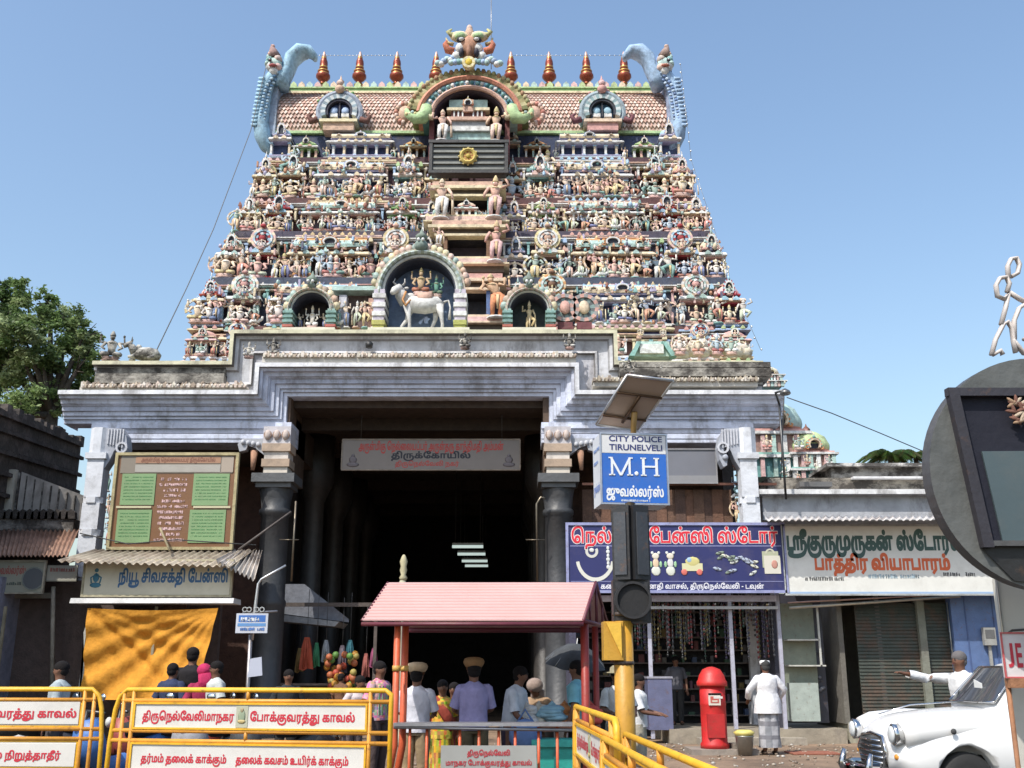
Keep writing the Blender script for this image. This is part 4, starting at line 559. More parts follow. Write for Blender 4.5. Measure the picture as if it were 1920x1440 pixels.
# mini shrine in the doorway
put('small_shrine', pav('kuta', 0, .75), tower, tw(P(874, 412, 37.9)), (.9, .5, .95))
for i, px in enumerate((838, 850, 898, 910)): put('statue', STAND[i], tower, tw(P(px, 412, 38.0)), (.4, .4, .4))
# dark light-board with gilded wheel
def wheel_board():
    Y = 39.0; a = tw(P(808, 324, Y)); b = tw(P(949, 268, Y)); r = bpy.data.objects.new('light_board', None); COL.objects.link(r); r.parent = tower
    m = MB((.07, .075, .07)); m.box(a.x, b.x, a.y, a.y+.5, a.z, b.z)
    m.build('backing', M_STONE, r)
    sl_ = MB((.22, .23, .21)); n = 5
    for i in range(n):
        z = lerp(a.z+.12, b.z-.2, i/(n-1)); o = sl_.at(0, 0, 0); o.box(a.x+.1, b.x-.1, a.y-.07, a.y, z, z+.09)
    slm = sl_.build('slat', M_STONE, r)
    f = MB((.04, .04, .04)); f.box(a.x-.08, a.x+.05, a.y-.12, a.y+.1, a.z-.05, b.z+.05); f.box(b.x-.05, b.x+.08, a.y-.12, a.y+.1, a.z-.05, b.z+.05); f.box(a.x-.12, b.x+.12, a.y-.14, a.y+.1, b.z-.05, b.z+.08); f.box(a.x-.1, b.x+.1, a.y-.14, a.y+.1, a.z-.06, a.z+.06); f.build('frame', M_STONE, r)
    c = tw(P(878, 295, Y)); g = MB(YEL); g.band(c.x, c.z, .22, .36, 0, 2*math.pi, c.y-.16, c.y-.05, 20, c=(.55, .4, .12), bulge=.05); g.band(c.x, c.z, .1, .22, 0, 2*math.pi, c.y-.12, c.y-.04, 16, cs=[(.4, .12, .05), (.5, .35, .1)])
    g.ell(c.x, c.y-.14, c.z, .1, .06, .1, 8, 5, (.5, .35, .08))
    for k in range(12): t = k*math.pi/6; g.ell(c.x+.38*math.cos(t), c.y-.1, c.z+.38*math.sin(t), .05, .04, .05, 6, 4, (.6, .48, .2))
    g.build('wheel', M_ART, r)
wheel_board()
# stepped shrine inside the great arch
m = MB(); Y = 39.6
def pbox(m, x0, x1, y0, y1, Y, d, c, fy=0): a = tw(P(x0, y1, Y)); b = tw(P(x1, y0, Y)); m.box(a.x, b.x, a.y+fy, a.y+d, a.z, b.z, c)
pbox(m, 820, 936, 262, 268, Y, 1, GRY); pbox(m, 834, 922, 248, 262, Y, 1, MNT); pbox(m, 838, 918, 240, 248, Y, 1, WHT, -.15); pbox(m, 845, 911, 226, 240, Y, 1, GRY); pbox(m, 838, 918, 221, 227, Y, 1, SAL, -.12)
pbox(m, 846, 910, 206, 221, Y, 1, MAR); pbox(m, 838, 918, 204, 209, Y, 1, CRM, -.12); pbox(m, 842, 914, 186, 204, Y, .8, MNT, .05); pbox(m, 868, 888, 190, 212, Y, .5, SAL, -.15)
for x in (850, 858, 866, 886, 894, 902): pbox(m, x, x+3, 208, 222, Y, .2, WHT, -.06)
for x in (846, 862, 880, 897, 912): q = tw(P(x, 187, Y)); m.lathe([(.05, 0), (.09, .06), (.03, .14), (.01, .22)], 6, q.x, q.y+.3, q.z, c=YEL)
kq = tw(P(878, 198, Y)); kudu(m, kq.x, kq.z, .2, kq.y-.25, kq.y-.1, WHT, RED, YEL)
m.build('inner_shrine', M_ART, tower)

# ---------------------------------------------------------------- barrel roof
zb, zt, hw, Y = tier_info[-1]
YR = 41.2; xl = tw(P(522, 200, YR)).x; xr = tw(P(1248, 200, YR)).x
zr0 = PZ(250, YR); zr1 = PZ(176, YR+1.8)
prof = []
for k in range(13):
    t = k/12; prof.append((YR-37-.35*math.sin(math.pi*t*.9)+1.9*t**2.2, lerp(zr0, zr1, t**.9)))
m = MB((.5, .3, .24))
for (y0, z0), (y1, z1) in zip(prof, prof[1:]): m.add([(xl, y0, z0), (xr, y0, z0), (xr, y1, z1), (xl, y1, z1)], [(0, 1, 2, 3)])
m.add([(xl, y, z) for y, z in prof]+[(xl, YR-37+5, zr1), (xl, YR-37+6, zr0)], [tuple(range(15))]); m.add([(xr, y, z) for y, z in prof]+[(xr, YR-37+5, zr1), (xr, YR-37+6, zr0)], [tuple(range(15))[::-1]])
m.add([(xl, prof[-1][0], zr1), (xr, prof[-1][0], zr1), (xr, YR-32, zr1), (xl, YR-32, zr1)], [(0, 1, 2, 3)])
m.build('roof', M_ART, tower)
m = MB(); nx = 104; ny = 16
for j in range(ny):
    for i in range(nx):
        t = (j+.5)/ny; x = lerp(xl, xr, (i+.5*(j % 2)+.25)/nx)
        def pr_(t): 
            k = min(11, int(t*12)); f = t*12-k; return lerp(prof[k][0], prof[k+1][0], f), lerp(prof[k][1], prof[k+1][1], f)
        y0, z0 = pr_(max(0, t-.045)); y1, z1 = pr_(min(1, t+.04)); ym, zm = pr_(t); r = (xr-xl)/nx*.5
        m.add([(x, y0-.09, z0), (x+r, ym-.03, zm), (x, y1, z1), (x-r, ym-.03, zm)], [(0, 1, 2), (0, 2, 3)], [(.78, .62, .54), (.62, .39, .32), (.73, .54, .45)][(i+j) % 3])
m.build('roof_scales', M_ART, tower, kind='stuff')
# eave, ridge crest
m = MB(); m.box(xl-.1, xr+.1, prof[0][0]-.25, prof[0][0]+.3, zr0-.12, zr0, LGR); m.box(xl-.05, xr+.05, prof[-1][0]-.05, prof[-1][0]+1.4, zr1, zr1+.13, CRM); m.box(xl, xr, prof[-1][0]+.02, prof[-1][0]+1.3, zr1+.13, zr1+.3, GRN)
m.box(xl, xr, prof[-1][0]-.03, prof[-1][0]+1.35, zr1+.3, zr1+.36, LGR)
m.build('ridge', M_ART, tower)
m = MB(); n = 46
for i in range(n):
    x = lerp(xl, xr, (i+.5)/n); r = .15; c = [LGR, CRM, MNT, PNK][i % 4]; z = zr1+.36; y = prof[-1][0]
    m.prism([(x-r, z), (x+r, z), (x+r*.9, z+.16), (x, z+.3), (x-r*.9, z+.16)], y, y+.25, c)
m.build('crest_petals', M_ART, tower)
fin = MB(); CU = (.27, .06, .03); GD = (.5, .28, .07)
fin.box(-.15, .15, -.15, .15, -.9, 0, (.5, .3, .2)); fin.lathe([(.26, 0), (.15, .06), (.14, .14), (.26, .24), (.37, .36), (.36, .46), (.24, .56), (.3, .6), (.3, .65), (.17, .68), (.17, .72), (.22, .78), (.22, .84), (.19, .88), (.21, .98), (.19, 1.12), (.13, 1.24), (.14, 1.28), (.09, 1.42), (.05, 1.55), (.005, 1.6)], 16, cs=[GD, CU, CU, CU, CU, GD, CU, GD, CU, GD, CU, GD, CU, CU, CU, CU, GD, (.5, .28, .2), (.6, .42, .36), (.6, .45, .4)])
M_COP = mat('aged_copper', .38, metal=.5, var=.3, scale=5, bump=.1)
fme = fin.mesh('finial', M_COP)
for px in (605, 673, 743, 817, 958, 1030, 1100, 1171):
    a = tw(P(px, 158, YR+2.3)); put('finial', fme, tower, (a.x, a.y, a.z-.05), (.92, .92, (PZ(96, YR+2.3)-a.z+.05)/1.6))
# roof dormers
for px in (637, 1129):
    d = MB(); a = tw(P(px, 212, 40.6)); r = PX(px+44, 212, 40.6)-PX(px, 212, 40.6)
    y = a.y; z = a.z
    d.band(a.x, z, r*.78, r*1.0, R(-25), R(205), y-.15, y+1.4, 22, c=(.3, .36, .42), bulge=.05)
    d.band(a.x, z, r*.58, r*.78, R(-20), R(200), y-.25, y+1.2, 20, cs=[(.55, .6, .6), (.25, .35, .38)])
    d.band(a.x, z, r*.48, r*.58, R(-20), R(200), y-.2, y+1.0, 16, c=DRK)
    d.prism([(a.x+r*.5*math.cos(R(t)), z+r*.5*math.sin(R(t))) for t in range(-20, 201, 20)], y+.1, y+1.0, (.1, .2, .4))
    d.box(a.x-.03, a.x+.03, y-.1, y+.1, z-.2, z+r*.5, DRK)
    for s in (-1, 1):
        d.ell(a.x+s*r*.24, y, z+r*.08, r*.19, .1, r*.2, 8, 5, LBL); d.box(a.x+s*r*.24-r*.16, a.x+s*r*.24+r*.16, y-.06, y+.1, z-r*.2, z-r*.05, WHT)
        d.tube([(a.x+s*r*.9, y-.1, z-r*.35), (a.x+s*r*1.2, y-.1, z-r*.45), (a.x+s*r*1.3, y-.1, z-r*.2), (a.x+s*r*1.15, y-.1, z-r*.1)], [.14, .14, .1, .05], 6, MAR)
    d.ell(a.x, y-.25, z+r*1.0, r*.22, .2, r*.2, 8, 5, SAL); d.ell(a.x, y-.3, z+r*1.25, r*.16, .16, r*.14, 7, 4, PNK)
    for k in range(9): t = R(30+15*k); d.ell(a.x+r*1.05*math.cos(t), y-.05, z+r*1.05*math.sin(t), .09, .12, .09, 5, 4, [SAL, CRM, GRN][k % 3])
    d.lathe([(.12, 0), (.16, .1), (.05, .22), (.01, .4)], 6, a.x, y-.1, z+r*1.35, c=SAL)
    d.box(a.x-r*.8, a.x+r*.8, y-.3, y+.6, z-r*.55, z-r*.42, CRM); d.box(a.x-r*.65, a.x+r*.65, y-.2, y+.6, z-r*.9, z-r*.55, SAL)
    d.build('dormer', M_ART, tower)
# great roof arch
g = MB(); c = tw(P(880, 222, 39.4)); r = PX(988, 222, 39.4)-PX(880, 222, 39.4); y = c.y; szz = .88
g.band(c.x, c.z, r*.92, r*1.06, R(12), R(168), y, y+2.2, 34, cs=[(.2, .2, .08), (.5, .45, .25), (.36, .3, .14)], sz=szz)
g.band(c.x, c.z, r*.84, r*.93, R(8), R(172), y-.14, y+2, 30, c=(.6, .24, .17), sz=szz, bulge=.08)
g.band(c.x, c.z, r*.7, r*.84, R(4), R(176), y-.05, y+2, 38, cs=[MNT, (.08, .25, .25), LBL], sz=szz)
g.band(c.x, c.z, r*.63, r*.7, R(0), R(180), y-.16, y+2, 26, c=SAL, sz=szz, bulge=.05)
g.band(c.x, c.z, r*.6, r*.63, R(0), R(180), y+.0, y+1.9, 26, c=(.05, .03, .05), sz=szz)  # dark innermost band: shade under the arch put into the colour
for k in range(34): a_ = R(6+168*k/33); g.ell(c.x+r*1.08*math.cos(a_), y+.1, c.z+r*1.08*szz*math.sin(a_), .13, .2, .15, 6, 4, [(.3, .3, .14), (.5, .42, .24), (.36, .2, .12)][k % 3])
for k in range(26): a_ = R(8+164*k/25); g.ell(c.x+r*.77*math.cos(a_), y-.1, c.z+r*.77*szz*math.sin(a_), .09, .08, .09, 6, 4, [(.06, .2, .22), WHT, TEA][k % 3])
g.build('roof_arch', M_ART, tower)
g = MB(); g.prism([(c.x+r*.64*math.cos(R(t)), c.z+r*.64*szz*math.sin(R(t))) for t in range(0, 181, 15)]+[(c.x-r*.64, c.z-1.9), (c.x+r*.64, c.z-1.9)], y+1.75, y+1.9, (.015, .015, .03))  # near-black backing paints the shadow deep inside the arch
for s in (-1, 1): g.box(c.x+s*r*.66-.1, c.x+s*r*.66+.1, y+.2, y+1.4, c.z-1.9, c.z, MAR)
g.build('arch_recess', M_ART, tower)
for s in (-1, 1):     # makara heads at the springing of the arch
    q = MB(); x = c.x+s*r*.74; z = c.z-.02
    q.tube([(x, y-.1, z+.5), (x+s*.03, y-.15, z+.2), (x+s*.15, y-.2, z-.05), (x+s*.5, y-.2, z-.12), (x+s*.8, y-.2, z+.1), (x+s*.85, y-.2, z+.35)], [.25, .3, .3, .22, .16, .08], 8, LGR)
    q.tube([(x-s*.05, y-.2, z+.05), (x-s*.25, y-.25, z-.08), (x-s*.3, y-.25, z+.15)], [.16, .12, .05], 6, CRM)
    for k in range(7): q.ell(x+s*(.1+.12*k), y-.3, z+.08+.05*math.sin(k*2), .09, .1, .09, 5, 4, [YEL, MNT, CRM][k % 3])
    for k in range(9): a = R(95-22*k); q.ell(x+s*(.95+.38*math.cos(a)), y+.2, z+.35+.45*math.sin(a), .13, .2, .13, 6, 4, [SAL, (.55, .2, .18), PNK][k % 3])
    q.ell(x+s*.95, y+.2, z+.35, .34, .2, .4, 8, 6, SAL)
    q.build('makara', M_ART, tower)
# lion mask over the arch
k_ = MB(); c = tw(P(880, 100, 39.3)); u = (PX(980, 100, 39.3)-PX(880, 100, 39.3))/100.0
def kk(px, py): return (c.x+(px-880)*u, c.z+(100-py)*u)
def K(px, py, rx, rz, cc, dy=0, ry=None): x, z = kk(px, py); k_.ell(x, c.y+dy, z, rx*u, (ry or rx)*u, rz*u, 8, 6, cc)
K(880, 92, 24, 26, (.45, .2, .15)); K(880, 62, 9, 14, SAL, -.1); K(880, 50, 6, 8, PNK, -.1)
for s in (-1, 1):
    K(880+s*18, 69, 19, 11, CRM, -.15, 10); K(880+s*17, 72, 11, 8, LGR, -.3, 9); K(880+s*15, 82, 9, 5, DRK, -.35, 8); K(880+s*14, 84, 5, 3, WHT, -.5, 4)
    K(880+s*16, 97, 10, 12, WHT, -.25, 9); K(880+s*14, 108, 5, 9, DRK, -.35, 8); K(880+s*24, 112, 9, 9, WHT, -.2)
    k_.tube([(c.x+s*20*u, c.y-.2, c.z+36*u), (c.x+s*34*u, c.y-.2, c.z+33*u), (c.x+s*40*u, c.y-.2, c.z+40*u), (c.x+s*33*u, c.y-.2, c.z+46*u)], [.1, .12, .1, .04], 6, (.45, .4, .2))
    k_.tube([(c.x+s*28*u, c.y-.2, c.z-2*u), (c.x+s*40*u, c.y-.25, c.z+0*u), (c.x+s*45*u, c.y-.25, c.z+12*u), (c.x+s*42*u, c.y-.25, c.z+20*u)], [.16, .17, .12, .04], 6, (.5, .1, .08))
    for j in range(6): K(880+s*(30+j*5.5), 116+j*2.5+3*math.sin(j*2), 7, 6, [LBL, WHT, MNT][j % 3], -.2)
    for j in range(4): K(880+s*(12+j*7), 124+j, 6, 6, [MNT, TEA, LBL][j % 3], -.25)
    k_.tube([(c.x+s*30*u, c.y-.1, c.z+16*u), (c.x+s*40*u, c.y-.1, c.z+19*u), (c.x+s*44*u, c.y-.1, c.z+30*u)], [.1, .08, .03], 5, (.5, .35, .2))
k_.tube([(c.x, c.y-.4, c.z+18*u), (c.x, c.y-.45, c.z-8*u), (c.x, c.y-.4, c.z-22*u)], [.08, .13, .1], 6, (.3, .13, .1))
x, z = kk(880, 133); k_.band(x, z, .16, .28, 0, 2*math.pi, c.y-.55, c.y-.3, 14, cs=[CRM, YEL]); k_.ell(x, c.y-.5, z, .17, .1, .2, 8, 6, (.7, .42, .05))
k_.build('lion_mask', M_ART, tower)
# gable-end serpents, light blue
NB = (.2, .34, .52); NB2 = (.32, .5, .64)
for s in (-1, 1):
    n_ = MB(NB); Yn = 41.0
    X = lambda dx, py: tw(P(881+s*dx, py, Yn))
    pts = [(372, 290), (381, 275), (388, 255), (391, 230), (387, 205), (383, 180), (378, 160), (364, 146), (352, 140)]
    n_.tube([X(a, b) for a, b in pts], [.08, .3, .37, .35, .32, .31, .33, .36, .34], 12, NB2, flat=1.6)
    for k in range(13):
        yy = 246-k*7.2; a = X(([391.5, 391, 390, 389, 388, 386.5, 385.5, 384, 383, 381.5, 380, 379, 377.5][k])+3, yy); n_.tube([a+Vector((s*-.02, -.5, 0)), a+Vector((s*.2, -.45, .05)), a+Vector((s*.3, -.35, .16))], [.1, .08, .02], 5, NB2)
    n_.tube([X(352, 165), X(350, 150), X(345, 128), X(330, 108), X(318, 96)][0:2]+[X(340, 132), X(334, 112), X(318, 98), X(301, 97), X(291, 107), X(290, 113)], [.3, .33, .3, .34, .34, .26, .16, .1], 10, NB2, flat=1.6)
    for kq_ in range(16):
        for jq_ in (-1, 0, 1): a = X([389, 388, 387, 386, 385, 384, 383, 382, 381, 379, 377, 375, 371, 367, 362, 357][kq_], 232-kq_*5.6); n_.ell(a.x+jq_*.16, a.y-.5+abs(jq_)*.1, a.z, .09, .06, .07, 6, 4, [NB, (.46, .6, .7)][(kq_+jq_) % 2])
    n_.tube([X(350, 160), X(352, 135), X(358, 112), X(364, 92)], [.32, .34, .24, .04], 8, NB, flat=1.3)
    a = X(362, 132)
    for dx_, dz_, rr_, cc_ in ((0, 0, .34, MNT), (.16, -.12, .22, WHT), (-.16, -.16, .2, PNK), (0, -.34, .22, WHT), (.22, .2, .18, TEA), (-.14, .24, .2, (.5, .4, .36)), (.3, 0, .14, MNT)): n_.ell(a.x+s*dx_, a.y-.45, a.z+dz_, rr_, .26, rr_, 9, 6, cc_)
    n_.ell(a.x+s*.14, a.y-.76, a.z+.04, .09, .07, .09, 6, 4, DRK); n_.ell(a.x+s*.14, a.y-.82, a.z+.05, .04, .04, .04, 5, 3, WHT); n_.ell(a.x, a.y-.72, a.z-.2, .2, .12, .06, 7, 4, (.5, .14, .13))
    for kq_ in range(4): n_.tube([a+Vector((s*(-.1+.09*kq_), -.68, -.24)), a+Vector((s*(-.1+.09*kq_), -.7, -.34))], [.03, .005], 4, WHT)
    a = X(366, 112); n_.tube([a+Vector((-s*.12, -.4, -.15)), a+Vector((0, -.4, .2)), a+Vector((s*.1, -.35, .55))], [.28, .18, .02], 7, (.34, .22, .2))
    for kq_ in range(5): n_.ell(a.x+s*(.2-.05*kq_), a.y-.4, a.z-.1+.13*kq_, .09, .1, .09, 6, 4, [MNT, SAL, WHT, TEA, SAL][kq_])
    n_.box(*sorted((xl if s < 0 else xr, (xl if s < 0 else xr)+s*.3)), YR-37-.3, YR-37+5, zr0-.2, zr1+.3, (.3, .36, .46))
    n_.build('serpent', M_ART, tower)
# lightning rod and light strings
m = MB((.3, .3, .3)); a = tw(P(921, 130, 40.5)); b = tw(P(921, -30, 40.5)); m.tube([a, b], .02, 5); m.build('lightning_rod', M_METAL, tower)
ws = MB((.35, .35, .33))
def done(lb):
    global ws
    ws.build('light_string', M_METAL, label=lb, cat='string lights'); ws = MB((.35, .35, .33))
for s in (-1, 1):
    pts = [P(881+s*dx, y, 39.8-(y-100)/560*3.5) for dx, y in ((395, 120), (415, 300), (452, 410), (490, 530), (545, 655))]
    for a, b in zip(pts, pts[1:]):
        if s < 0: continue
        n = int((b-a).length/.45)
        for k in range(n+1):
            q = a.lerp(b, k/max(1, n))+Vector((rt.uniform(-.05, .05), 0, 0)); ws.ell(q.x, q.y, q.z, .035, .035, .045, 5, 4, (.75, .75, .72))
        ws.tube([a, b], .008, 4)
done('string of tiny white bulbs hanging down the right edge of the tower')
for i in range(2):
    a = P([592, 960][i], 104, 43.2); b = P([760, 1180][i], 104, 43.2); n = 24
    for k in range(n+1):
        q = a.lerp(b, k/n); ws.ell(q.x, q.y, q.z, .03, .03, .035, 4, 3, (.75, .75, .72))
    ws.tube([a, b], .008, 4); done('string of tiny white bulbs above the %s copper finials' % ['left', 'right'][i])
m = MB((.12, .12, .12)); m.tube([P(500, 120, 41), P(470, 245, 38), P(400, 430, 33), P(350, 540, 30.2), P(292, 660, 27)], .016, 5)
m.build('cable', M_RUB, label='thin dark cable slanting from the tower top down to the left gateway roof', cat='cable')
# ================================================================ the white gateway hall
GY = 26.0
gate = empty('gateway_hall', (PX(785, 900, GY), GY, 0), 'wide white limewashed gateway hall with stepped cornices, stained by weather, before the tower', 'gateway')
GX = gate.location.x
def gl(v): return (v[0]-GX, v[1]-GY, v[2])
def gp(px, py, Y): v = P(px, py, Y); return Vector((v.x-GX, v.y-GY, v.z))
def path2(pts, Y): return [(gp(x, y, Y).x, gp(x, y, Y).z) for x, y in pts]
# eave cornice swept over the three bays
EY = 25.45
pp = [(-1, 0)]
epath = path2([(108, 738), (476, 738), (476, 681), (1084, 681), (1084, 727), (1472, 727)], EY)
# level the path
zl = epath[0][1]; zc = epath[2][1]; zr = epath[4][1]
zl = zr = (zl+zr)/2
epath = [(epath[0][0], zl), (epath[1][0], zl), (epath[1][0], zc), (epath[3][0], zc), (epath[3][0], zr), (epath[5][0], zr)]
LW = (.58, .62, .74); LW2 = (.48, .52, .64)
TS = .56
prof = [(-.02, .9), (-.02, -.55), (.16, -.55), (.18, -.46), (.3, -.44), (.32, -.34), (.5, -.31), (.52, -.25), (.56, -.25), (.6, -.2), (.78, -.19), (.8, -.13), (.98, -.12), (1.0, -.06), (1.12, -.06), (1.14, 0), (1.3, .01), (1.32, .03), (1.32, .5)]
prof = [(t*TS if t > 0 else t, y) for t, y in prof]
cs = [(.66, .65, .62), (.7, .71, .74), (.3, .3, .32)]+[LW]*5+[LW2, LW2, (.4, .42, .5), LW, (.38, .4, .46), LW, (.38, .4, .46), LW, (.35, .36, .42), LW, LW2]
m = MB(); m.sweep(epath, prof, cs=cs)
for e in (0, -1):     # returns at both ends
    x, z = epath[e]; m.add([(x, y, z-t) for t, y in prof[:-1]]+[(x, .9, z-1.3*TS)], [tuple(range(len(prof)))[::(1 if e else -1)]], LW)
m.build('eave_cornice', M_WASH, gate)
# worn friezes lying on the eave: rows of small broken leaf ornaments
def frieze(px0, px1, py, Y, n, h, cols, name='leaf_frieze'):
    rr = random.Random(int(px0)); q = MB(); a = gp(px0, py, Y); b = gp(px1, py, Y)
    q.box(a.x, b.x, a.y-.02, a.y+.7, a.z-.12, a.z+.02, (.5, .48, .44))
    for i in range(n):
        x = lerp(a.x, b.x, (i+.5)/n)+rr.uniform(-.03, .03); r = (b.x-a.x)/n*.5; hh_ = h*rr.uniform(.45, 1); c = rr.choice(cols)
        q.prism([(x-r, a.z), (x+r, a.z), (x+r*.8, a.z+hh_*.6), (x+rr.uniform(-.5, .5)*r, a.z+hh_), (x-r*.9, a.z+hh_*.55)], a.y+rr.uniform(-.05, .02), a.y+.25, c)
        q.box(x-r*rr.uniform(.3, .9), x+r*rr.uniform(.3, .9), a.y-.1, a.y+.3, a.z, a.z+hh_*rr.uniform(.3, .8), rr.choice(cols))
        q.ell(x+r, a.y-.05, a.z+.05, r*.7, .08, .06, 5, 3, rr.choice(cols))
    return q.build(name, M_WASHC, gate, kind='stuff')
FC = [(.6, .56, .48), (.5, .42, .33), (.66, .6, .54), (.35, .28, .22), (.62, .52, .45)]
frieze(492, 1080, 671, 25.55, 74, .2, FC); frieze(150, 462, 728, 25.55, 40, .22, FC)
frieze(1112, 1420, 716, 25.55, 44, .2, [(.5, .45, .36), (.4, .34, .26), (.28, .23, .19), (.56, .52, .46)])
# straight mouldings under the wing eaves
EZ = epath[0][1]; zlow = PZ(830, GY)
for xa, xb in ((epath[0][0]+.75, gp(547, 800, GY).x), (gp(1015, 800, GY).x, epath[5][0]-.75)):
    m = MB(LW); hs = EZ-.72-zlow; c_ = [LW, (.5, .52, .6), (.36, .38, .44), LW, (.4, .42, .48), LW]
    for i, (f0, f1, dy) in enumerate(((.72, 1.02, -.06), (.5, .72, 0), (.44, .5, .05), (.2, .44, -.03), (.15, .2, .05), (0, .15, -.02))): m.box(xa, xb, dy, .9, zlow+hs*f0, zlow+hs*f1, c_[i])
    m.build('beam_moulding', M_WASH, gate)
# upper parapet
UY = 25.9
up = path2([(178, 682), (431, 682), (431, 622), (1156, 622), (1156, 678), (1428, 678)], UY)
zl = (up[0][1]+up[4][1])/2; up = [(up[0][0], zl), (up[1][0], zl), (up[1][0], up[2][1]), (up[3][0], up[2][1]), (up[3][0], zl), (up[5][0], zl)]
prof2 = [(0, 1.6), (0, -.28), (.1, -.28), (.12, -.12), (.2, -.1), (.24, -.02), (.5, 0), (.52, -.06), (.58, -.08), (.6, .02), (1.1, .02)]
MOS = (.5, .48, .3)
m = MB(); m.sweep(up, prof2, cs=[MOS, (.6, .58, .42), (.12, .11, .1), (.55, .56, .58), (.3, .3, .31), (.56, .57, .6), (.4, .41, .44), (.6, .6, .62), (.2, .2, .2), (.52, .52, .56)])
for e in (0, -1):
    x, z = up[e]; m.add([(x, y, z-t) for t, y in prof2]+[(x, 1.6, z-1.1)], [tuple(range(len(prof2)+1))[::(1 if e else -1)]], LW)
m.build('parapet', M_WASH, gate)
# blackened courses over the wings
for (x0, x1, lst) in ((182, 424, [(690, 704, .1, M_MOSS), (704, 722, -.05, M_MOSS)]), (1160, 1440, [(684, 694, -.12, M_MOSS), (697, 712, -.2, M_MOSS)])):
    for (ya, yb, dy, mm) in lst:
        a = gp(x0, yb, UY); b = gp(x1, ya, UY); q = MB((.36, .34, .3)); q.box(a.x, b.x, a.y+dy-.15, a.y+1, a.z, b.z); q.build('blackened_course', mm, gate)
# roof slab, side walls and ceiling of the hall
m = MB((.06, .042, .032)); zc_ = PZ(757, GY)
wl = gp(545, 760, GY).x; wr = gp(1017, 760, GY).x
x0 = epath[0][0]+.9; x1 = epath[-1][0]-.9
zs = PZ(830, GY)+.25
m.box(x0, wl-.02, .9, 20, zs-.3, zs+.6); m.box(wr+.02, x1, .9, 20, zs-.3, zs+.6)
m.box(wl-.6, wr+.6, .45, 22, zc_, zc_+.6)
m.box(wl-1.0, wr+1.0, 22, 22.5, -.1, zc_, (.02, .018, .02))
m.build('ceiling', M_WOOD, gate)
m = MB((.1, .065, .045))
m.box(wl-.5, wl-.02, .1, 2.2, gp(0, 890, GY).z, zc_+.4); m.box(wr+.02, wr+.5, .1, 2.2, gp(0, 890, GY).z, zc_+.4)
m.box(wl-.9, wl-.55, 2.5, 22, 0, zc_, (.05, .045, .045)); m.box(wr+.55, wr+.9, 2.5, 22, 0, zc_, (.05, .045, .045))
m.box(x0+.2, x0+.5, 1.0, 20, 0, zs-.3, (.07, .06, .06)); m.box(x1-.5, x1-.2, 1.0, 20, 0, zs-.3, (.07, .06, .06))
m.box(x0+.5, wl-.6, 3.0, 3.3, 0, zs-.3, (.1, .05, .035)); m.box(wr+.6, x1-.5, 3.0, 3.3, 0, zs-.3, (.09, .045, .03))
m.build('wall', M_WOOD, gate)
# ceiling beams
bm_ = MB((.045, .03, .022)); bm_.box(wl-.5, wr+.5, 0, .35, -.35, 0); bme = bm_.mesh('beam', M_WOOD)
for k in range(6): put('beam', bme, gate, (0, 1.6+k*3.2, zc_+.01))
# dark stone pillars
def pillar(px, Y, wpx):
    c = gp(px, 1000, Y); zt = gp(px, 895, Y).z; r = wpx/2/F*Y/math.cos(TH)*.98
    q = empty('pillar', c, None, None); q.parent = gate; q.location = (c.x, c.y, 0)
    m = MB((.05, .053, .058)); m.box(-r*1.3, r*1.3, -r*1.3, r*1.3, 0, .5); m.lathe([(r*1.25, .5), (r*1.25, .7), (r*1.0, .8), (r, 3.0), (r*1.06, 3.05), (r*1.06, 3.15), (r*.97, 3.2), (r*.93, zt-1.0), (r*1.1, zt-.95), (r*1.1, zt-.85), (r*.95, zt-.8), (r*1.05, zt-.55), (r*1.15, zt-.35), (r*1.15, zt-.25), (r*1.05, zt-.2)], 20)
    m.build('shaft', M_STONE, q)
    m = MB((.1, .105, .11)); m.box(-r*1.45, r*1.45, -r*1.45, r*1.4, zt-.2, zt+.02); m.box(-r*1.2, r*1.2, -r*1.2, r*1.2, zt-.32, zt-.2); m.build('capital', M_STONE, q)
    m = MB((.5, .38, .25)); z2 = gp(px, 805, Y).z; w_ = r*.82
    for i in range(4):
        za = lerp(zt+.02, z2, i*.16); zb_ = lerp(zt+.02, z2, (i+1)*.16); e = [0, .05, 0, .06][i]; m.box(-w_-e, w_+e, -w_-e, w_, za, zb_, [(.6, .54, .46), (.4, .3, .22), (.6, .55, .5), (.42, .32, .24)][i])
    za = lerp(zt, z2, .64); m.box(-w_*1.15, w_*1.15, -w_*1.15, w_, za, z2, (.5, .48, .5))
    for i in (-1, 0, 1): m.ell(i*w_*.75, -w_*1.2, (za+z2)/2, w_*.3, .08, (z2-za)*.3, 8, 5, (.5, .42, .38)); m.band(i*w_*.75, (za+z2)/2, w_*.2, w_*.34, 0, 6.28, -w_*1.32, -w_*1.1, 10, c=(.3, .2, .15))
    m.build('pedestal', M_WASHC, q)
    return q
pillar(514, 25.9, 54); pillar(1047, 25.9, 52)
for sd_ in (-1, 1):      # dim inner pillars
    for k in range(4):
        c = gp(545 if sd_ < 0 else 1017, 900, GY); m = MB((.04, .037, .035)); m.lathe([(.45, 0), (.45, .4), (.32, .5), (.3, 6.2), (.42, 6.5), (.55, 6.8), (.55, zc_)], 12, c.x-sd_*-.15, 4+k*3.6, 0); m.build('inner_pillar', M_STONE, gate)
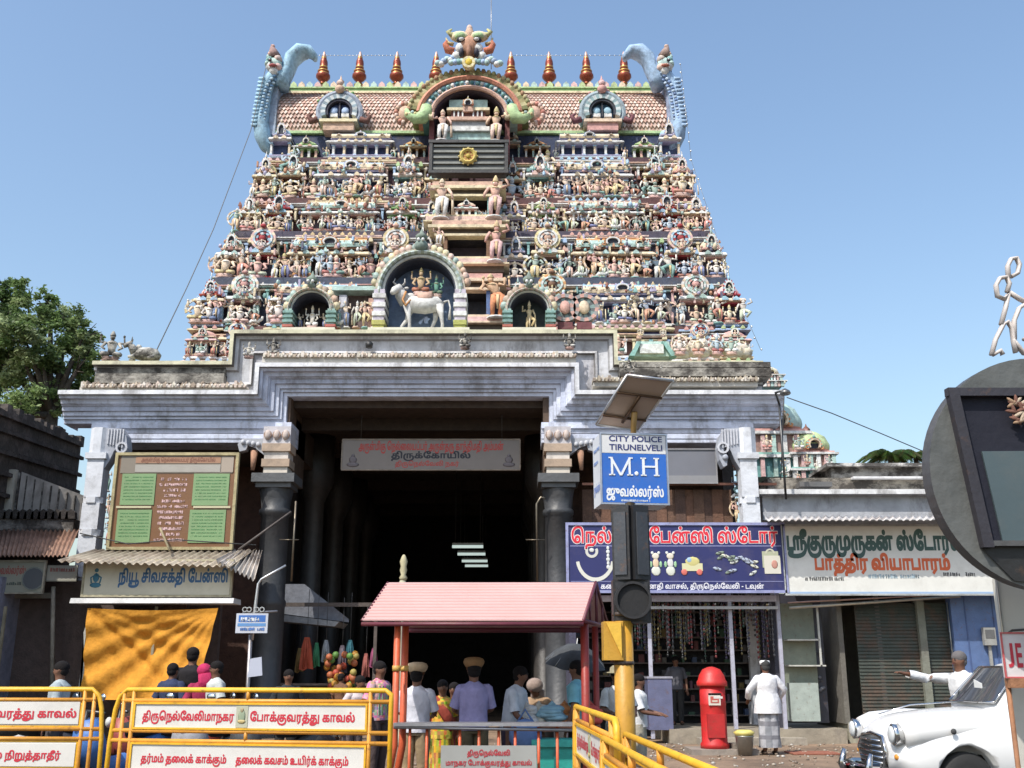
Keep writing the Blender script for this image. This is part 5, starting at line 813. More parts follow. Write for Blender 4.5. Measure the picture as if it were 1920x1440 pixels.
# white end pillars, faceted
def white_pillar(px, Y, wpx, side):
    c = gp(px, 1000, Y); zt = gp(px, 812, Y).z; r = wpx/2/F*Y/math.cos(TH); q = empty('white_pillar', (0, 0, 0), None, None); q.parent = gate; q.location = (c.x, c.y, 0)
    m = MB((.62, .64, .68)); z = 0; hs = [(0, 1.2, 1.15), (1.2, 1.3, 1.3), (1.3, 2.6, 1.0), (2.6, 2.75, 1.2), (2.75, 3.7, .92), (3.7, 3.82, 1.1), (3.82, 4.7, .98), (4.7, 4.85, 1.18), (4.85, 5.5, .95), (5.5, 5.65, 1.1), (5.65, zt-.7, .92), (zt-.7, zt-.55, 1.15), (zt-.55, zt+.1, 1.05)]
    for a, b, k in hs:
        if int(a*10) % 2: m.lathe([(r*k*1.08, a), (r*k*1.08, b)], 8, ph=R(22.5), sm=False)
        else: m.box(-r*k, r*k, -r*k, r*k, a, b)
    m.build('shaft', M_WASHC, q)
    m = MB((.36, .38, .43)); s = side       # drooping scroll bracket
    ol = [(.6, .1), (2.4, .08), (3.0, -.1), (3.25, -.4), (3.1, -.72), (2.75, -.9), (2.35, -.86), (2.2, -.66), (2.4, -.52), (2.62, -.6), (2.55, -.4), (2.25, -.36), (1.8, -.5), (1.4, -.75), (.8, -1.0), (.8, -.4)]
    m.prism([(s*x*r, zt+z) for x, z in ol][::s], -.16, .2)
    for k in range(6): m.box(*sorted((s*r*(1.0+.33*k), s*r*(1.14+.33*k))), -.2, -.16, zt-.32-.02*k, zt+.06, (.5, .51, .55))
    m.band(s*r*2.7, zt-.42, .1, .15, 0, 6.28, -.22, -.16, 12, c=(.52, .53, .57)); m.ell(s*r*2.5, -.18, zt-.66, .08, .06, .08, 8, 5)
    m.build('bracket', M_WASHC, q)
    return q
white_pillar(171, 25.6, 33, 1); white_pillar(1408, 25.6, 33, -1)
# brackets beside the inner pillars
for px, s in ((478, -1), (1088, 1)):
    a = gp(px, 838, 25.8); m = MB((.36, .37, .4)); m.prism([(a.x-s*.3, a.z+.2), (a.x+s*.3, a.z+.2), (a.x+s*.42, a.z+.05), (a.x+s*.36, a.z-.14), (a.x+s*.2, a.z-.1), (a.x+s*.16, a.z+.02), (a.x-s*.02, a.z-.04), (a.x-s*.3, a.z-.25)][::s], a.y-.1, a.y+.15)
    for kz in range(4): m.ell(a.x+s*(.28-.13*kz), a.y-.12, a.z+.1-.02*kz, .06, .06, .07, 7, 5, (.46, .47, .5))
    m.col = (.36, .37, .4)
    m.tube([a+Vector((s*.0, 0, -.1)), a+Vector((s*.02, 0, -.6))], [.1, .05], 6, (.4, .22, .14)); m.build('bracket', M_WASHC, gate)
# column decoration strip behind right white pillar (painted figures)
for i, (x, y) in enumerate(((1384, 870), (1384, 915), (1384, 960))):
    a = gp(x, y+22, 26.1); put('statue', STAND[i*3 % 12], gate, a, (.55, .55, .62))
for i, (x, y) in enumerate(((188, 900), (190, 950), (190, 1000))):
    a = gp(x+12, y+22, 26.3); put('statue', STAND[11-i], gate, a, (.5, .5, .6))
# figures along the wing roofs
def statue_raw(pal=((.55, .52, .46), (.62, .6, .55), (.4, .38, .34))):
    return statue_seated(*pal, 0).mesh('statue', M_MOSS)
SR = statue_raw(); 
a = gp(207, 678, 26.4); put('statue', SR, gate, a, (.85, .8, .85), .3)
m = MB((.52, .5, .45))      # reclining bull
m.tube([(-.45, 0, .2), (-.15, 0, .26), (.2, 0, .28), (.5, 0, .24), (.68, 0, .16)], [.14, .24, .26, .24, .12], 10); m.tube([(-.35, 0, .3), (-.5, 0, .5), (-.62, 0, .62)], [.2, .15, .1], 8)
m.tube([(-.5, 0, .64), (-.72, 0, .58), (-.84, 0, .5)], [.13, .1, .07], 8); m.ell(-.22, 0, .5, .14, .12, .12)
for s in (-1, 1): m.tube([(-.52, s*.08, .72), (-.5, s*.16, .86)], [.035, .015], 5); m.tube([(-.35, s*.2, .12), (-.6, s*.22, .06)], [.08, .05], 6); m.tube([(.45, s*.2, .14), (.2, s*.26, .06)], [.1, .06], 6)
q = m.build('bull_statue', M_MOSS, gate, gp(268, 677, 26.3)); q.scale = (.62, .7, .72); q.rotation_euler = (0, 0, .25)
for i, (x, y, q) in enumerate(((466, 672, .45), (512, 668, .5), (872, 655, .45), (1068, 655, .45), (1180, 705, .45), (1240, 712, .4))):
    put('statue', SR, gate, gp(x, y, 25.6), (q, q, q))
# big round-cornered vent shapes
m = MB((.03, .03, .03))
for x in (514, 692, 871, 1072): a = gp(x, 652, 25.75); m.lathe([(.09, 0), (.1, .12), (.02, .2)], 6, a.x, a.y, a.z)
m.build('finial_stub', M_STONE, gate)
# wing top right: painted sculptures standing on the blackened wing (teal roof, cream bulls)
m = MB(); 
def gb(m, x0, x1, y0, y1, Y, d, c, t=0): a = gp(x0, y1, Y); b = gp(x1, y0, Y); m.box(a.x, b.x, a.y, a.y+d, a.z, b.z, c, tx=t)
gb(m, 1186, 1262, 640, 668, 27.5, 1.4, (.45, .6, .55), .12); gb(m, 1200, 1244, 645, 662, 27.4, .3, (.7, .72, .7))
for s, x in ((1, 1183), (-1, 1262)): a = gp(x, 668, 27.4); m.prism([(a.x-.06, a.z), (a.x+.1, a.z), (a.x+s*.25+.05, a.z+.42), (a.x+s*.25-.05, a.z+.42)], a.y-.05, a.y+.3, TEA)
m.build('painted_roofing', M_ART, gate)
m = MB((.62, .56, .44)); rq = random.Random(4)
for i in range(34):
    x = lerp(1262, 1398, rq.random()); a = gp(x, 664-rq.random()*22*(1-abs((x-1330)/75))**.5 if abs(x-1330) < 75 else 664, 27.6); m.ell(a.x, a.y, a.z, .13+rq.random()*.12, .18, .1+rq.random()*.1, 7, 5, rq.choice([(.66, .6, .46), (.6, .54, .45), (.68, .66, .6)]))
m.build('cream_sculpture_group', M_ART, gate)
for i, x in enumerate((1160, 1275, 1310, 1345, 1372)): put('statue', SEAT[i], gate, gp(x, 666, 27.3), (.55, .55, .62), rq.uniform(-.4, .4))

# hanging signboard inside the hall
def hall_sign():
    Y = 27.2; a = P(641, 880, Y); b = P(974, 825, Y); c = (a+b)/2
    r = empty('hanging_sign', (c.x, Y, a.z), 'long cream signboard with red and black Tamil lettering hanging in the dark hall', 'sign')
    m = MB((.22, .19, .17)); W_ = b.x-a.x; Hh = b.z-a.z; m.box(-W_/2, W_/2, 0, .05, 0, Hh); m.build('board', M_BOARD, r)
    m = MB((.3, .25, .2)); m.box(-W_/2-.02, W_/2+.02, -.02, .06, -.03, 0); m.box(-W_/2-.02, W_/2+.02, -.02, .06, Hh, Hh+.03); m.box(-W_/2-.03, -W_/2, -.02, .06, 0, Hh); m.box(W_/2, W_/2+.03, -.02, .06, 0, Hh); m.build('frame', M_WOOD, r)
    tamil('hall1', W_*.82, Hh*.26, .04, (.45, .06, .05), parent=r, loc=(0, -.004, Hh*.66)); tamil('hall2', W_*.45, Hh*.2, .05, (.03, .03, .04), parent=r, loc=(0, -.004, Hh*.38)); tamil('hall3', W_*.36, Hh*.15, .03, (.45, .06, .05), parent=r, loc=(-.1, -.004, Hh*.12))
    m = MB((.16, .14, .15))
    for s in (-1, 1):
        x = s*W_*.44; m.ell(x, -.01, Hh*.16, W_*.035, .012, Hh*.08, 10, 5); m.ell(x, -.012, Hh*.32, W_*.022, .012, Hh*.12, 8, 5); m.ell(x, -.014, Hh*.46, W_*.01, .01, Hh*.05, 8, 4)
    m.build('emblem', M_PRINT, r)
    m = MB((.1, .1, .1)); 
    for s in (-1, 1): m.tube([(s*W_*.4, .02, Hh), (s*W_*.4, .02, Hh+1.9)], .012, 5)
    m.build('hanger', M_METAL, r)
hall_sign()
# fluorescent tubes and small lights deep in the hall
for i, (x0, x1, y) in enumerate(((848, 906, 1025), (858, 910, 1039), (866, 914, 1052), (872, 915, 1061))):
    Y = 34+i*3.2; a = P(x0, y, Y); b = P(x1, y, Y); r = empty('tube_light', ((a.x+b.x)/2, Y, a.z), 'lit fluorescent tube, %s of the four hanging one behind another in the hall' % ['topmost', 'second', 'third', 'lowest'][i], 'tube light', 'tube lights in the hall')
    w_ = (b.x-a.x)/2; m = MB((.2, .2, .2)); m.box(-w_, w_, -.04, .04, .06, .12); m.build('fitting', M_METAL, r)
    m = MB((.65, .78, .74)); m.tube([(-w_, -.02, 0), (w_, -.02, 0)], .05, 8); m.build('tube', M_LAMP, r)
    m = MB((.1, .1, .1))
    for s in (-1, 1): m.tube([(s*w_*.8, 0, .12), (s*w_*.8, 0, zc_+.1-a.z)], .012, 4)
    m.build('hanger', M_METAL, r)
# pale temple lamp post behind the booth
a = P(755, 1092, 22.5); r = empty('lamp_stand', (a.x, 22.5, 0), 'weathered pale post with a small carved cap rising behind the booth roof', 'post')
zt_ = PZ(1040, 22.5); m = MB((.4, .38, .28)); m.lathe([(.15, 0), (.06, .2), (.055, zt_-.7), (.09, zt_-.62), (.06, zt_-.55)], 8); m.build('post', M_WASHC, r)
m = MB((.42, .38, .24)); m.lathe([(.06, 0), (.09, .06), (.05, .12), (.08, .22), (.06, .3), (.085, .4), (.05, .5), (.02, .55)], 8, .01, 0, zt_-.55); m.build('cap', M_WASHC, r)

# ---------------------------------------------------------------- arched niches standing on the gateway roof
def niche(px, py, rpx, label, Y=26.25, inner=(.06, .12, .22)):
    c = P(px, 618, Y); s = Y/F/math.cos(TH)*.98; r = rpx*s; zs_ = (618-py)*s*1.06
    o = empty('arched_niche', (c.x, Y, c.z-.02), label, 'niche', 'arched niches on the gateway roof')
    m = MB(inner)
    m.prism([(r*math.cos(R(t)), zs_+r*math.sin(R(t))) for t in range(0, 181, 12)]+[(-r, 0), (r, 0)], .75, .85); m.build('back_panel', M_ART, o)
    m = MB(); cs_ = [(.5, .58, .56), (.32, .38, .3)] if rpx > 60 else [(.55, .42, .36), (.34, .36, .28), (.5, .48, .42)]
    m.band(0, zs_, r, r*1.09, 0, math.pi, 0, .85, 30, c=(.55, .58, .56), bulge=.03); m.band(0, zs_, r*1.09, r*1.19, R(-5), R(185), -.08, .85, 40, cs=cs_, bulge=.04); m.band(0, zs_, r*1.19, r*1.26, R(-4), R(184), -.02, .7, 40, cs=[(.4, .4, .3), (.58, .5, .42)])
    m.build('arch', M_ART, o)
    m = MB((.05, .06, .09)); m.band(0, zs_, r*.965, r*.999, 0, math.pi, .06, .75, 24)  # dark inner strip paints in the shade under the niche arch
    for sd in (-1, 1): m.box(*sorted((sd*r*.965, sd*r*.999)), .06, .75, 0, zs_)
    m.build('shade_lining', M_ART, o)
    pc = [MB(), MB()]
    for sd in (-1, 1):
        x = sd*r*1.13; w_ = r*.11+.04
        if rpx > 60:
            for i in range(9): e = .03 if i % 2 else 0; pc[sd > 0].box(x-w_-e, x+w_+e, -.1-e, .7, zs_*(i/9.), zs_*((i+1)/9.), [(.52, .48, .56), WHT][i % 2] if i > 1 else (.42, .4, .12))
        else:
            for i in range(9): e = .04 if i % 2 else 0; pc[sd > 0].box(x-w_-e, x+w_+e, -.1-e, .7, zs_*(i/9.), zs_*((i+1)/9.), [(.3, .44, .4), (.2, .34, .32)][i % 2] if i > 1 else (.42, .14, .1))
    for q_ in pc: q_.build('side_column', M_ART, o)
    m = MB((.5, .52, .5)); m.box(-r*1.4, r*1.4, -.2, .85, -.06, 0.02, (.62, .6, .5)); m.build('base', M_WASHC, o)
    m = MB(); n = int(rpx/3.2); rr = random.Random(px)
    for i in range(n):
        t = R(12+156*i/(n-1)); x = r*1.33*math.cos(t); z = zs_+r*1.33*math.sin(t); q = .1+.02*rr.random(); m.ell(x, .1, z, q, q, q*1.2, 6, 4, rr.choice([SAL, PNK, CRM, (.4, .3, .25), (.35, .45, .4)]))
    m.ell(0, -.05, zs_+r*1.33, r*.2, .18, r*.18, 8, 6, (.2, .26, .22)); m.ell(-.06, -.22, zs_+r*1.45, .05, .04, .05, 5, 4, WHT); m.ell(.06, -.22, zs_+r*1.45, .05, .04, .05, 5, 4, WHT)
    m.lathe([(.14, 0), (.18, .1), (.06, .2), (.01, .34)], 7, 0, .05, zs_+r*1.55, c=(.2, .25, .2)); m.build('crest', M_ART, o)
    return o, r, zs_
o, r, z_ = niche(786, 540, 70, 'largest arched niche, holding a white bull bearing a seated divine couple', inner=(.15, .25, .36))
B = MB((.62, .62, .6)); k = r/.98
B.M = Matrix.Translation((.02, .25, 0)) @ Matrix.Scale(k, 4)
B.tube([(-.45, 0, .86), (-.25, 0, .84), (.1, 0, .8), (.45, 0, .84), (.6, 0, .78)], [.17, .24, .24, .22, .1], 12)
B.tube([(-.42, 0, .9), (-.58, -.04, 1.12), (-.62, -.1, 1.25)], [.2, .17, .13], 9); B.tube([(-.6, -.1, 1.28), (-.72, -.22, 1.18), (-.78, -.3, 1.06)], [.13, .11, .07], 8)
B.ell(-.3, 0, 1.05, .14, .12, .12)
for s in (-1, 1):
    B.tube([(-.6+s*.08, -.1, 1.36), (-.62+s*.16, -.1, 1.45), (-.6+s*.13, -.1, 1.56)], [.035, .028, .01], 5); B.ell(-.58+s*.17, -.1, 1.28, .07, .03, .04, 6, 4); B.ell(-.7+s*.05, -.24, 1.24, .018, .018, .018, 5, 4, DRK)
for x, y, xf in ((-.38, -.12, -.3), (-.3, .12, -.55), (.5, -.12, .6), (.42, .12, .3)):
    B.tube([(x, y, .78), ((x+xf)/2+.02, y, .42), (xf, y, .22), (xf, y, 0)], [.12, .06, .045, .05], 7)
B.tube([(.62, 0, .9), (.74, 0, .95), (.8, 0, .75), (.78, 0, .4)], [.04, .03, .025, .05], 6)
B.tube([(-.42, -.18, 1.15), (-.5, -.22, .9), (-.42, -.25, .72), (-.28, -.2, .9)], .035, 5, ORG); B.tube([(-.1, 0, 1.02), (.3, 0, 1.02)], [.2, .2], 10, (.62, .4, .32)); 
B.build('bull', M_ART, o)
D1 = statue_seated((.5, .36, .22), (.4, .16, .1), (.35, .28, .12), 0).mesh('rider', M_ART); D2 = statue_seated((.12, .28, .2), (.1, .16, .1), (.3, .3, .2), 0).mesh('rider', M_ART)
put('rider', D1, o, (.0, .2, 1.05*k), (.75*k, .75*k, .85*k)); put('rider', D2, o, (.42*k, .3, 1.05*k), (.55*k, .55*k, .68*k))
o, r, z_ = niche(580, 578, 37, 'left small arched niche with a white-robed seated figure and attendants', inner=(.03, .025, .03))
put('deity', statue_seated((.66, .62, .56), WHT, CRM, 0).mesh('deity', M_ART), o, (0, .3, .12), (1.0*r, .8*r, 1.35*r))
for s in (-1, 1): put('attendant', STAND[4], o, (s*r*.65, .4, .15), (r*.9, r*.9, r*.95))
m = MB(PNK); m.box(-r*.8, r*.8, .1, .6, 0, .13); m.box(-r*.7, r*.7, .0, .6, 0, .06, WHT); m.build('step', M_ART, o)
o, r, z_ = niche(992, 578, 37, 'right small arched niche with a lone golden standing guardian', inner=(.05, .07, .08))
put('guardian', statue_standing((.62, .5, .32), (.6, .45, .25), CRM, 1).mesh('guardian', M_ART), o, (0, .35, .02), (1.5*r, 1.4*r, 1.75*r))
# sculpture clusters between the niches
m = empty('halo_sculpture', P(1078, 618, 26.6), 'pair of dark beaded halo discs right of the small golden niche', 'sculpture')
for s in (-1, 1):
    d = MB(); x = s*.26; d.band(x, .62, .3, .4, 0, 6.28, -.05, .2, 20, cs=[(.3, .3, .3), SAL]); d.band(x, .62, .16, .3, 0, 6.28, 0, .2, 16, cs=[(.25, .36, .36), (.12, .14, .15)]); d.ell(x, -.05, .62, .15, .08, .2, 8, 5, [SAL, CRM][s > 0]); d.box(x-.2, x+.2, -.05, .3, 0, .2, MAR); d.build('halo', M_ART, m)
m2 = empty('relief_figures', P(668, 618, 26.6), 'pale posts with small clustered figures between left niche and bull niche', 'sculpture')
d = MB(); d.box(-.5, -.3, 0, .4, 0, 1.0, (.6, .6, .66)); d.box(.3, .5, 0, .4, 0, .9, SAL); d.box(-.6, .6, .35, .5, 0, 1.2, (.14, .1, .1)); d.box(-.7, .7, -.1, .4, 1.1, 1.22, MNT); d.build('post', M_ART, m2)
for i in range(5): put('statue', STAND[i+3], m2, (-.5+i*.25, -.1, 0), (.62, .62, .8))

# ---------------------------------------------------------------- shrine towers and buildings to the right
def small_vimana(px, pyb, pyt, Y, label, dome=LGR):
    a = P(px, pyb, Y); h = PZ(pyt, Y)-a.z; o = empty('shrine_tower', a, label, 'shrine tower'); w_ = h*.33
    m = MB(); zc2 = 0
    for i in range(2):
        z0 = h*.26*i; ww = w_*(1-.12*i); m.box(-ww, ww, -ww, ww, z0, z0+h*.2, [(.14, .3, .32), (.36, .25, .2)][i]); m.box(-ww-.15, ww+.15, -ww-.15, ww+.15, z0+h*.2, z0+h*.23, WHT); m.box(-ww-.05, ww+.05, -ww-.05, ww+.05, z0+h*.23, z0+h*.26, [TEA, SAL][i])
        for k in range(6): x = lerp(-ww, ww, k/5); m.box(x-.06, x+.06, -ww-.1, -ww, z0, z0+h*.19, [WHT, PNK, MNT][k % 3])
    m.build('wall', M_ART, o)
    m = MB(); m.lathe([(w_*.8, 0), (w_*1.0, h*.04), (w_*1.05, h*.12), (w_*.85, h*.25), (w_*.45, h*.34), (w_*.2, h*.37)], 10, 0, 0, h*.52, cs=[SAL, dome, dome, dome, (.6, .6, .5)]); m.lathe([(w_*.15, 0), (w_*.2, h*.04), (w_*.05, h*.09), (.01, h*.13)], 8, 0, 0, h*.88, c=BRN); kudu(m, 0, h*.6, w_*.35, -w_*1.15, -w_*.8, CRM, ORG, TEA)
    m.build('dome', M_ART, o)
    for k in range(5): put('statue', (SEAT if k % 2 else STAND)[k+1], o, (lerp(-w_, w_, k/4), -w_-.35, (h*.26 if k % 2 else 0)), (h*.16,)*3)
    return o
small_vimana(1520, 915, 796, 31, 'small painted shrine tower with a green dome above the mouldy wall')
small_vimana(1446, 730, 684, 30, 'small cream dome peeping over the right end of the gateway roof', dome=(.62, .55, .45))
small_vimana(1452, 905, 735, 31.5, 'teal and red painted shrine tower behind the right white pillar', dome=MNT)

rw = empty('mouldy_wall', P(1600, 960, 28), 'long mouldy white parapet wall with ledges right of the gateway', 'wall')
def rbx(m, x0, x1, y0, y1, Y, d, c): a = P(x0, y1, Y)-rw.location; b = P(x1, y0, Y)-rw.location; m.box(a.x, b.x, a.y, a.y+d, a.z, b.z, c)
m = MB(); rbx(m, 1432, 1800, 925, 975, 25.6, 1.2, (.42, .43, .46)); rbx(m, 1425, 1805, 917, 926, 25.35, 1.4, (.66, .66, .66)); m.build('masonry', M_WASH, rw)
m = MB(); rbx(m, 1560, 1800, 872, 905, 27, 1.5, (.42, .4, .37)); rbx(m, 1550, 1800, 868, 874, 26.8, 1.7, (.62, .6, .57)); rbx(m, 1440, 1800, 896, 917, 26.4, 1.5, (.4, .36, .3)); m.build('upper_course', M_MOSS, rw)
m = MB(); rbx(m, 1500, 1560, 903, 912, 26.0, .5, (.12, .12, .12)); rbx(m, 1600, 1800, 893, 897, 26.2, .5, (.6, .6, .6)); m.build('ledge', M_WASH, rw)
# ================================================================ shops on the right
def corrugated(name, p0, p1, p2, p3, n, amp, c, m_, parent=None, thick=.012, **kw):
    """sheet p0-p1 (upper edge) to p3-p2 (lower edge); ridges run downhill"""
    p0, p1, p2, p3 = map(Vector, (p0, p1, p2, p3)); nn = (p1-p0).cross(p3-p0).normalized(); nn = nn if nn.z > 0 else -nn
    q = MB(c); k = n*6; vs = []
    for i in range(k+1):
        t = i/k; o = nn*amp*math.cos(t*n*2*math.pi); a = p0.lerp(p1, t)+o; b = p3.lerp(p2, t)+o; vs += [a, b, a-nn*thick, b-nn*thick]
    fs = []
    for i in range(k): b = i*4; fs += [(b, b+4, b+5, b+1), (b+2, b+3, b+7, b+6), (b+1, b+5, b+7, b+3), (b, b+2, b+6, b+4)]
    q.add(vs, fs, c, True); return q.build(name, m_, parent, **kw)
def framebox(m, x0, x1, z0, z1, y, t, d, c): m.box(x0, x1, y-d, y, z1-t, z1, c); m.box(x0, x1, y-d, y, z0, z0+t, c); m.box(x0, x0+t, y-d, y, z0+t, z1-t, c); m.box(x1-t, x1, y-d, y, z0+t, z1-t, c)

SY = 23.6
shop = empty('fancy_goods_shop', P(1265, 1350, SY), 'open fancy-goods shop under the blue signboard, hung with trinkets', 'shop'); shop.location.z = 0
def sl_(px, py, Y): v = P(px, py, Y)-shop.location; return v
a = sl_(1070, 1120, SY+.4); b = sl_(1468, 1370, SY+.4)
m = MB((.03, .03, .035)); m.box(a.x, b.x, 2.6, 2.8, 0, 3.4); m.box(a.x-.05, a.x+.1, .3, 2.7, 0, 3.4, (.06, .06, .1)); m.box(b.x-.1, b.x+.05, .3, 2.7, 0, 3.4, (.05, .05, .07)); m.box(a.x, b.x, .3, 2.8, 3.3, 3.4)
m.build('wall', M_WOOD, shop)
m = MB((.3, .26, .2)); m.box(sl_(1200, 0, SY).x, sl_(1470, 0, SY).x, -.25, 2.7, 0, .3); m.box(sl_(1240, 0, SY).x, sl_(1400, 0, SY).x, -.7, -.25, 0, .14, (.34, .3, .24)); m.build('step', M_WASH, shop)
for px in (1218, 1371, 1462):
    m = MB((.42, .42, .5)); x = sl_(px, 1200, SY-.1).x; m.box(x-.04, x+.04, -.15, -.07, 0.1, 3.35); m.build('post', M_PAINT, shop)
m = MB((.6, .58, .68)); q0 = sl_(1075, 1132, SY-.2); q1 = sl_(1455, 1112, SY-.2); m.box(q0.x, q1.x, q0.y, q0.y+.15, q0.z+.05, q1.z-.05); m.box(q0.x+1.6, q1.x, q0.y-.1, q0.y, q0.z-.12, q0.z-.06, (.5, .5, .5)); m.build('shutter_box', M_PAINT, shop)
rg = random.Random(9)
m = MB()      # trinkets on the back shelves, colours darkened to paint in the shop's interior shade
for j in range(9):
    z = .5+.3*j; m.box(a.x+.15, b.x-.15, 2.2, 2.55, z-.03, z, (.1, .08, .07))
    x = a.x+.2
    while x < b.x-.3:
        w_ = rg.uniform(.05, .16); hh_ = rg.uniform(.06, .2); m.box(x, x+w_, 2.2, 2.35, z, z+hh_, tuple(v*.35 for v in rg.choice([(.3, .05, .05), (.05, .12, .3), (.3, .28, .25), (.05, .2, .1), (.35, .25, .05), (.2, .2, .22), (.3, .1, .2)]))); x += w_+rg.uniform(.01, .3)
m.build('shelf_goods', M_PAINT, shop, kind='stuff')
m = MB()
for i in range(120):
    x = rg.uniform(a.x+.9, b.x-.1); y = rg.choice([0, .1, .2, .5, .8]); L_ = rg.uniform(.3, 1.5); c = rg.choice([(.14, .14, .15), (.16, .03, .03), (.03, .03, .03), (.16, .13, .05), (.06, .05, .1), (.03, .07, .05)]); m.box(x-.006, x+.006, y, y+.01, 3.25-L_, 3.25, (.2, .2, .2))
    for k in range(int(L_/.11)): z = 3.2-L_+k*.11; m.ell(x, y, z, .03, .02, .035, 5, 3, c)
m.build('hanging_trinkets', M_PAINT, shop, kind='stuff')
m = MB((.12, .13, .22)); u0 = sl_(1216, 1358, SY-.1); u1 = sl_(1258, 1272, SY-.1); m.box(u0.x, u1.x, -.2, .4, .28, u1.z); m.box(u0.x-.02, u1.x+.02, -.22, .42, u1.z, u1.z+.04, (.3, .3, .35)); m.build('counter', M_PAINT, shop)
m = MB((.1, .1, .11))
for i in range(60): x = sl_(rg.uniform(1385, 1455), 0, SY).x; z = sl_(0, rg.uniform(1190, 1300), SY).z; m.ell(x, .35, z, .05, .03, .035, 6, 4, rg.choice([(.15, .15, .17), (.3, .3, .32), (.05, .05, .06)]))
m.box(sl_(1380, 0, SY).x, sl_(1458, 0, SY).x, .4, .44, .4, 3.2, (.045, .045, .06)); m.build('display_panel', M_PAINT, shop)

# blue signboard
Y = 22.9; a = P(1062, 1112, Y); b = P(1470, 980, Y)
bs = empty('blue_signboard', ((a.x+b.x)/2, Y, a.z), 'wide dark blue signboard with red Tamil letters and pictures of toys and slippers', 'sign')
W_ = b.x-a.x; Hh = b.z-a.z; s_ = W_/408
m = MB((.022, .026, .12)); m.box(-W_/2, W_/2, 0, .06, 0, Hh); m.build('board', M_BOARD, bs)
m = MB((.25, .28, .5)); framebox(m, -W_/2, W_/2, 0, Hh, 0, .06, .03, (.28, .3, .5)); m.build('frame', M_PAINT, bs)
m = MB((.3, .32, .55)); m.box(-W_/2+.1, W_/2-.1, -.004, 0, Hh*.66, Hh*.66+.015); m.box(-W_/2+.1, W_/2-.1, -.004, 0, Hh*.16, Hh*.16+.01); m.build('rule_line', M_PRINT, bs)
def bx_(px): return (px-1266)*s_
tamil('nel', bx_(1456)-bx_(1072), 26*s_, .075, (.75, .7, .7), parent=bs, loc=((bx_(1456)+bx_(1072))/2, -.004, (1112-1020)*s_), name='letter_outline')
tamil('nel', bx_(1456)-bx_(1072), 26*s_, .028, (.62, .02, .04), parent=bs, loc=((bx_(1456)+bx_(1072))/2, -.008, (1112-1020)*s_))
tamil('addr', bx_(1425)-bx_(1125), 9*s_, .03, (.7, .7, .75), parent=bs, loc=((bx_(1425)+bx_(1125))/2, -.004, 8*s_))
def cz(py): return (1112-py)*s_
PIC = (.6, .62, .6)      # printed pictures: jewellery, dolls, toy car, slippers, bag
def pic(name, fn): q = MB(PIC); fn(q); q.build(name, M_PRINT, bs)
pic('printed_earring', lambda m: (m.band(bx_(1110), cz(1036), 7*s_, 12*s_, R(150), R(390), -.008, -.004, 14, c=(.55, .55, .5)), m.ell(bx_(1110), -.005, cz(1034), 5*s_, .006, 4*s_, 8, 4)))
pic('printed_necklace', lambda m: m.band(bx_(1116), cz(1048), 30*s_, 36*s_, R(190), R(350), -.01, -.004, 18, c=(.62, .62, .55), sz=1.2))
pic('printed_chain', lambda m: [m.ell(bx_(1140), -.006, cz(1030+i*7), (3+i % 2)*s_, .006, 4*s_, 7, 4) for i in range(6)])
def doll(x, c):
    def f(m):
        m.ell(bx_(x), -.006, cz(1072), 9*s_, .008, 9*s_, 8, 5, (.6, .62, .55)); m.ell(bx_(x), -.006, cz(1058), 6*s_, .008, 9*s_, 8, 5, c); m.ell(bx_(x), -.008, cz(1045), 7*s_, .008, 6*s_, 8, 5, (.65, .6, .5))
        for s in (-1, 1): m.ell(bx_(x+s*6), -.008, cz(1039), 3*s_, .006, 3*s_, 6, 4); m.ell(bx_(x+s*9), -.006, cz(1060), 3*s_, .006, 6*s_, 6, 4, (.3, .5, .3))
    return f
pic('printed_doll', doll(1228, (.65, .5, .35))); pic('printed_doll', doll(1255, (.6, .6, .6)))
pic('printed_toy_car', lambda m: (m.box(bx_(1276), bx_(1314), -.01, -.004, cz(1072), cz(1058), (.6, .58, .35)), m.ell(bx_(1296), -.006, cz(1055), 14*s_, .008, 9*s_, 10, 5, (.55, .5, .2)), m.ell(bx_(1280), -.008, cz(1074), 6*s_, .008, 6*s_, 8, 5, (.6, .15, .12)), m.ell(bx_(1308), -.008, cz(1074), 6*s_, .008, 6*s_, 8, 5, (.6, .15, .12)), m.ell(bx_(1290), -.009, cz(1052), 5*s_, .008, 5*s_, 8, 5, (.3, .45, .6))))
rg2 = random.Random(2)
def slipper(i):
    def f(m):
        x = rg2.uniform(1328, 1410); y = rg2.uniform(1038, 1078); t = rg2.uniform(-.6, .6); c = rg2.choice([(.55, .58, .55), (.2, .25, .2), (.6, .6, .5), (.35, .4, .5)])
        m.M = Matrix.Translation((bx_(x), -.006-.0005*i, cz(y))) @ Matrix.Rotation(t, 4, 'Y'); m.ell(0, 0, 0, 9*s_, .006, 3*s_, 8, 4, c); m.tube([(-3*s_, -.006, -3*s_), (2*s_, -.009, 0), (-3*s_, -.006, 3*s_)], .8*s_, 4, (.1, .1, .12))
    return f
for i in range(16): pic('printed_slipper', slipper(i))
pic('printed_bag', lambda m: (m.box(bx_(1428), bx_(1458), -.012, -.004, cz(1077), cz(1044), (.6, .58, .5)), m.box(bx_(1425), bx_(1455), -.008, -.003, cz(1066), cz(1036), (.4, .42, .3)), m.ell(bx_(1447), -.014, cz(1060), 6*s_, .006, 8*s_, 8, 5, (.5, .25, .2)), m.band(bx_(1440), cz(1040), 6*s_, 9*s_, 0, math.pi, -.01, -.004, 10, c=(.5, .5, .4))))

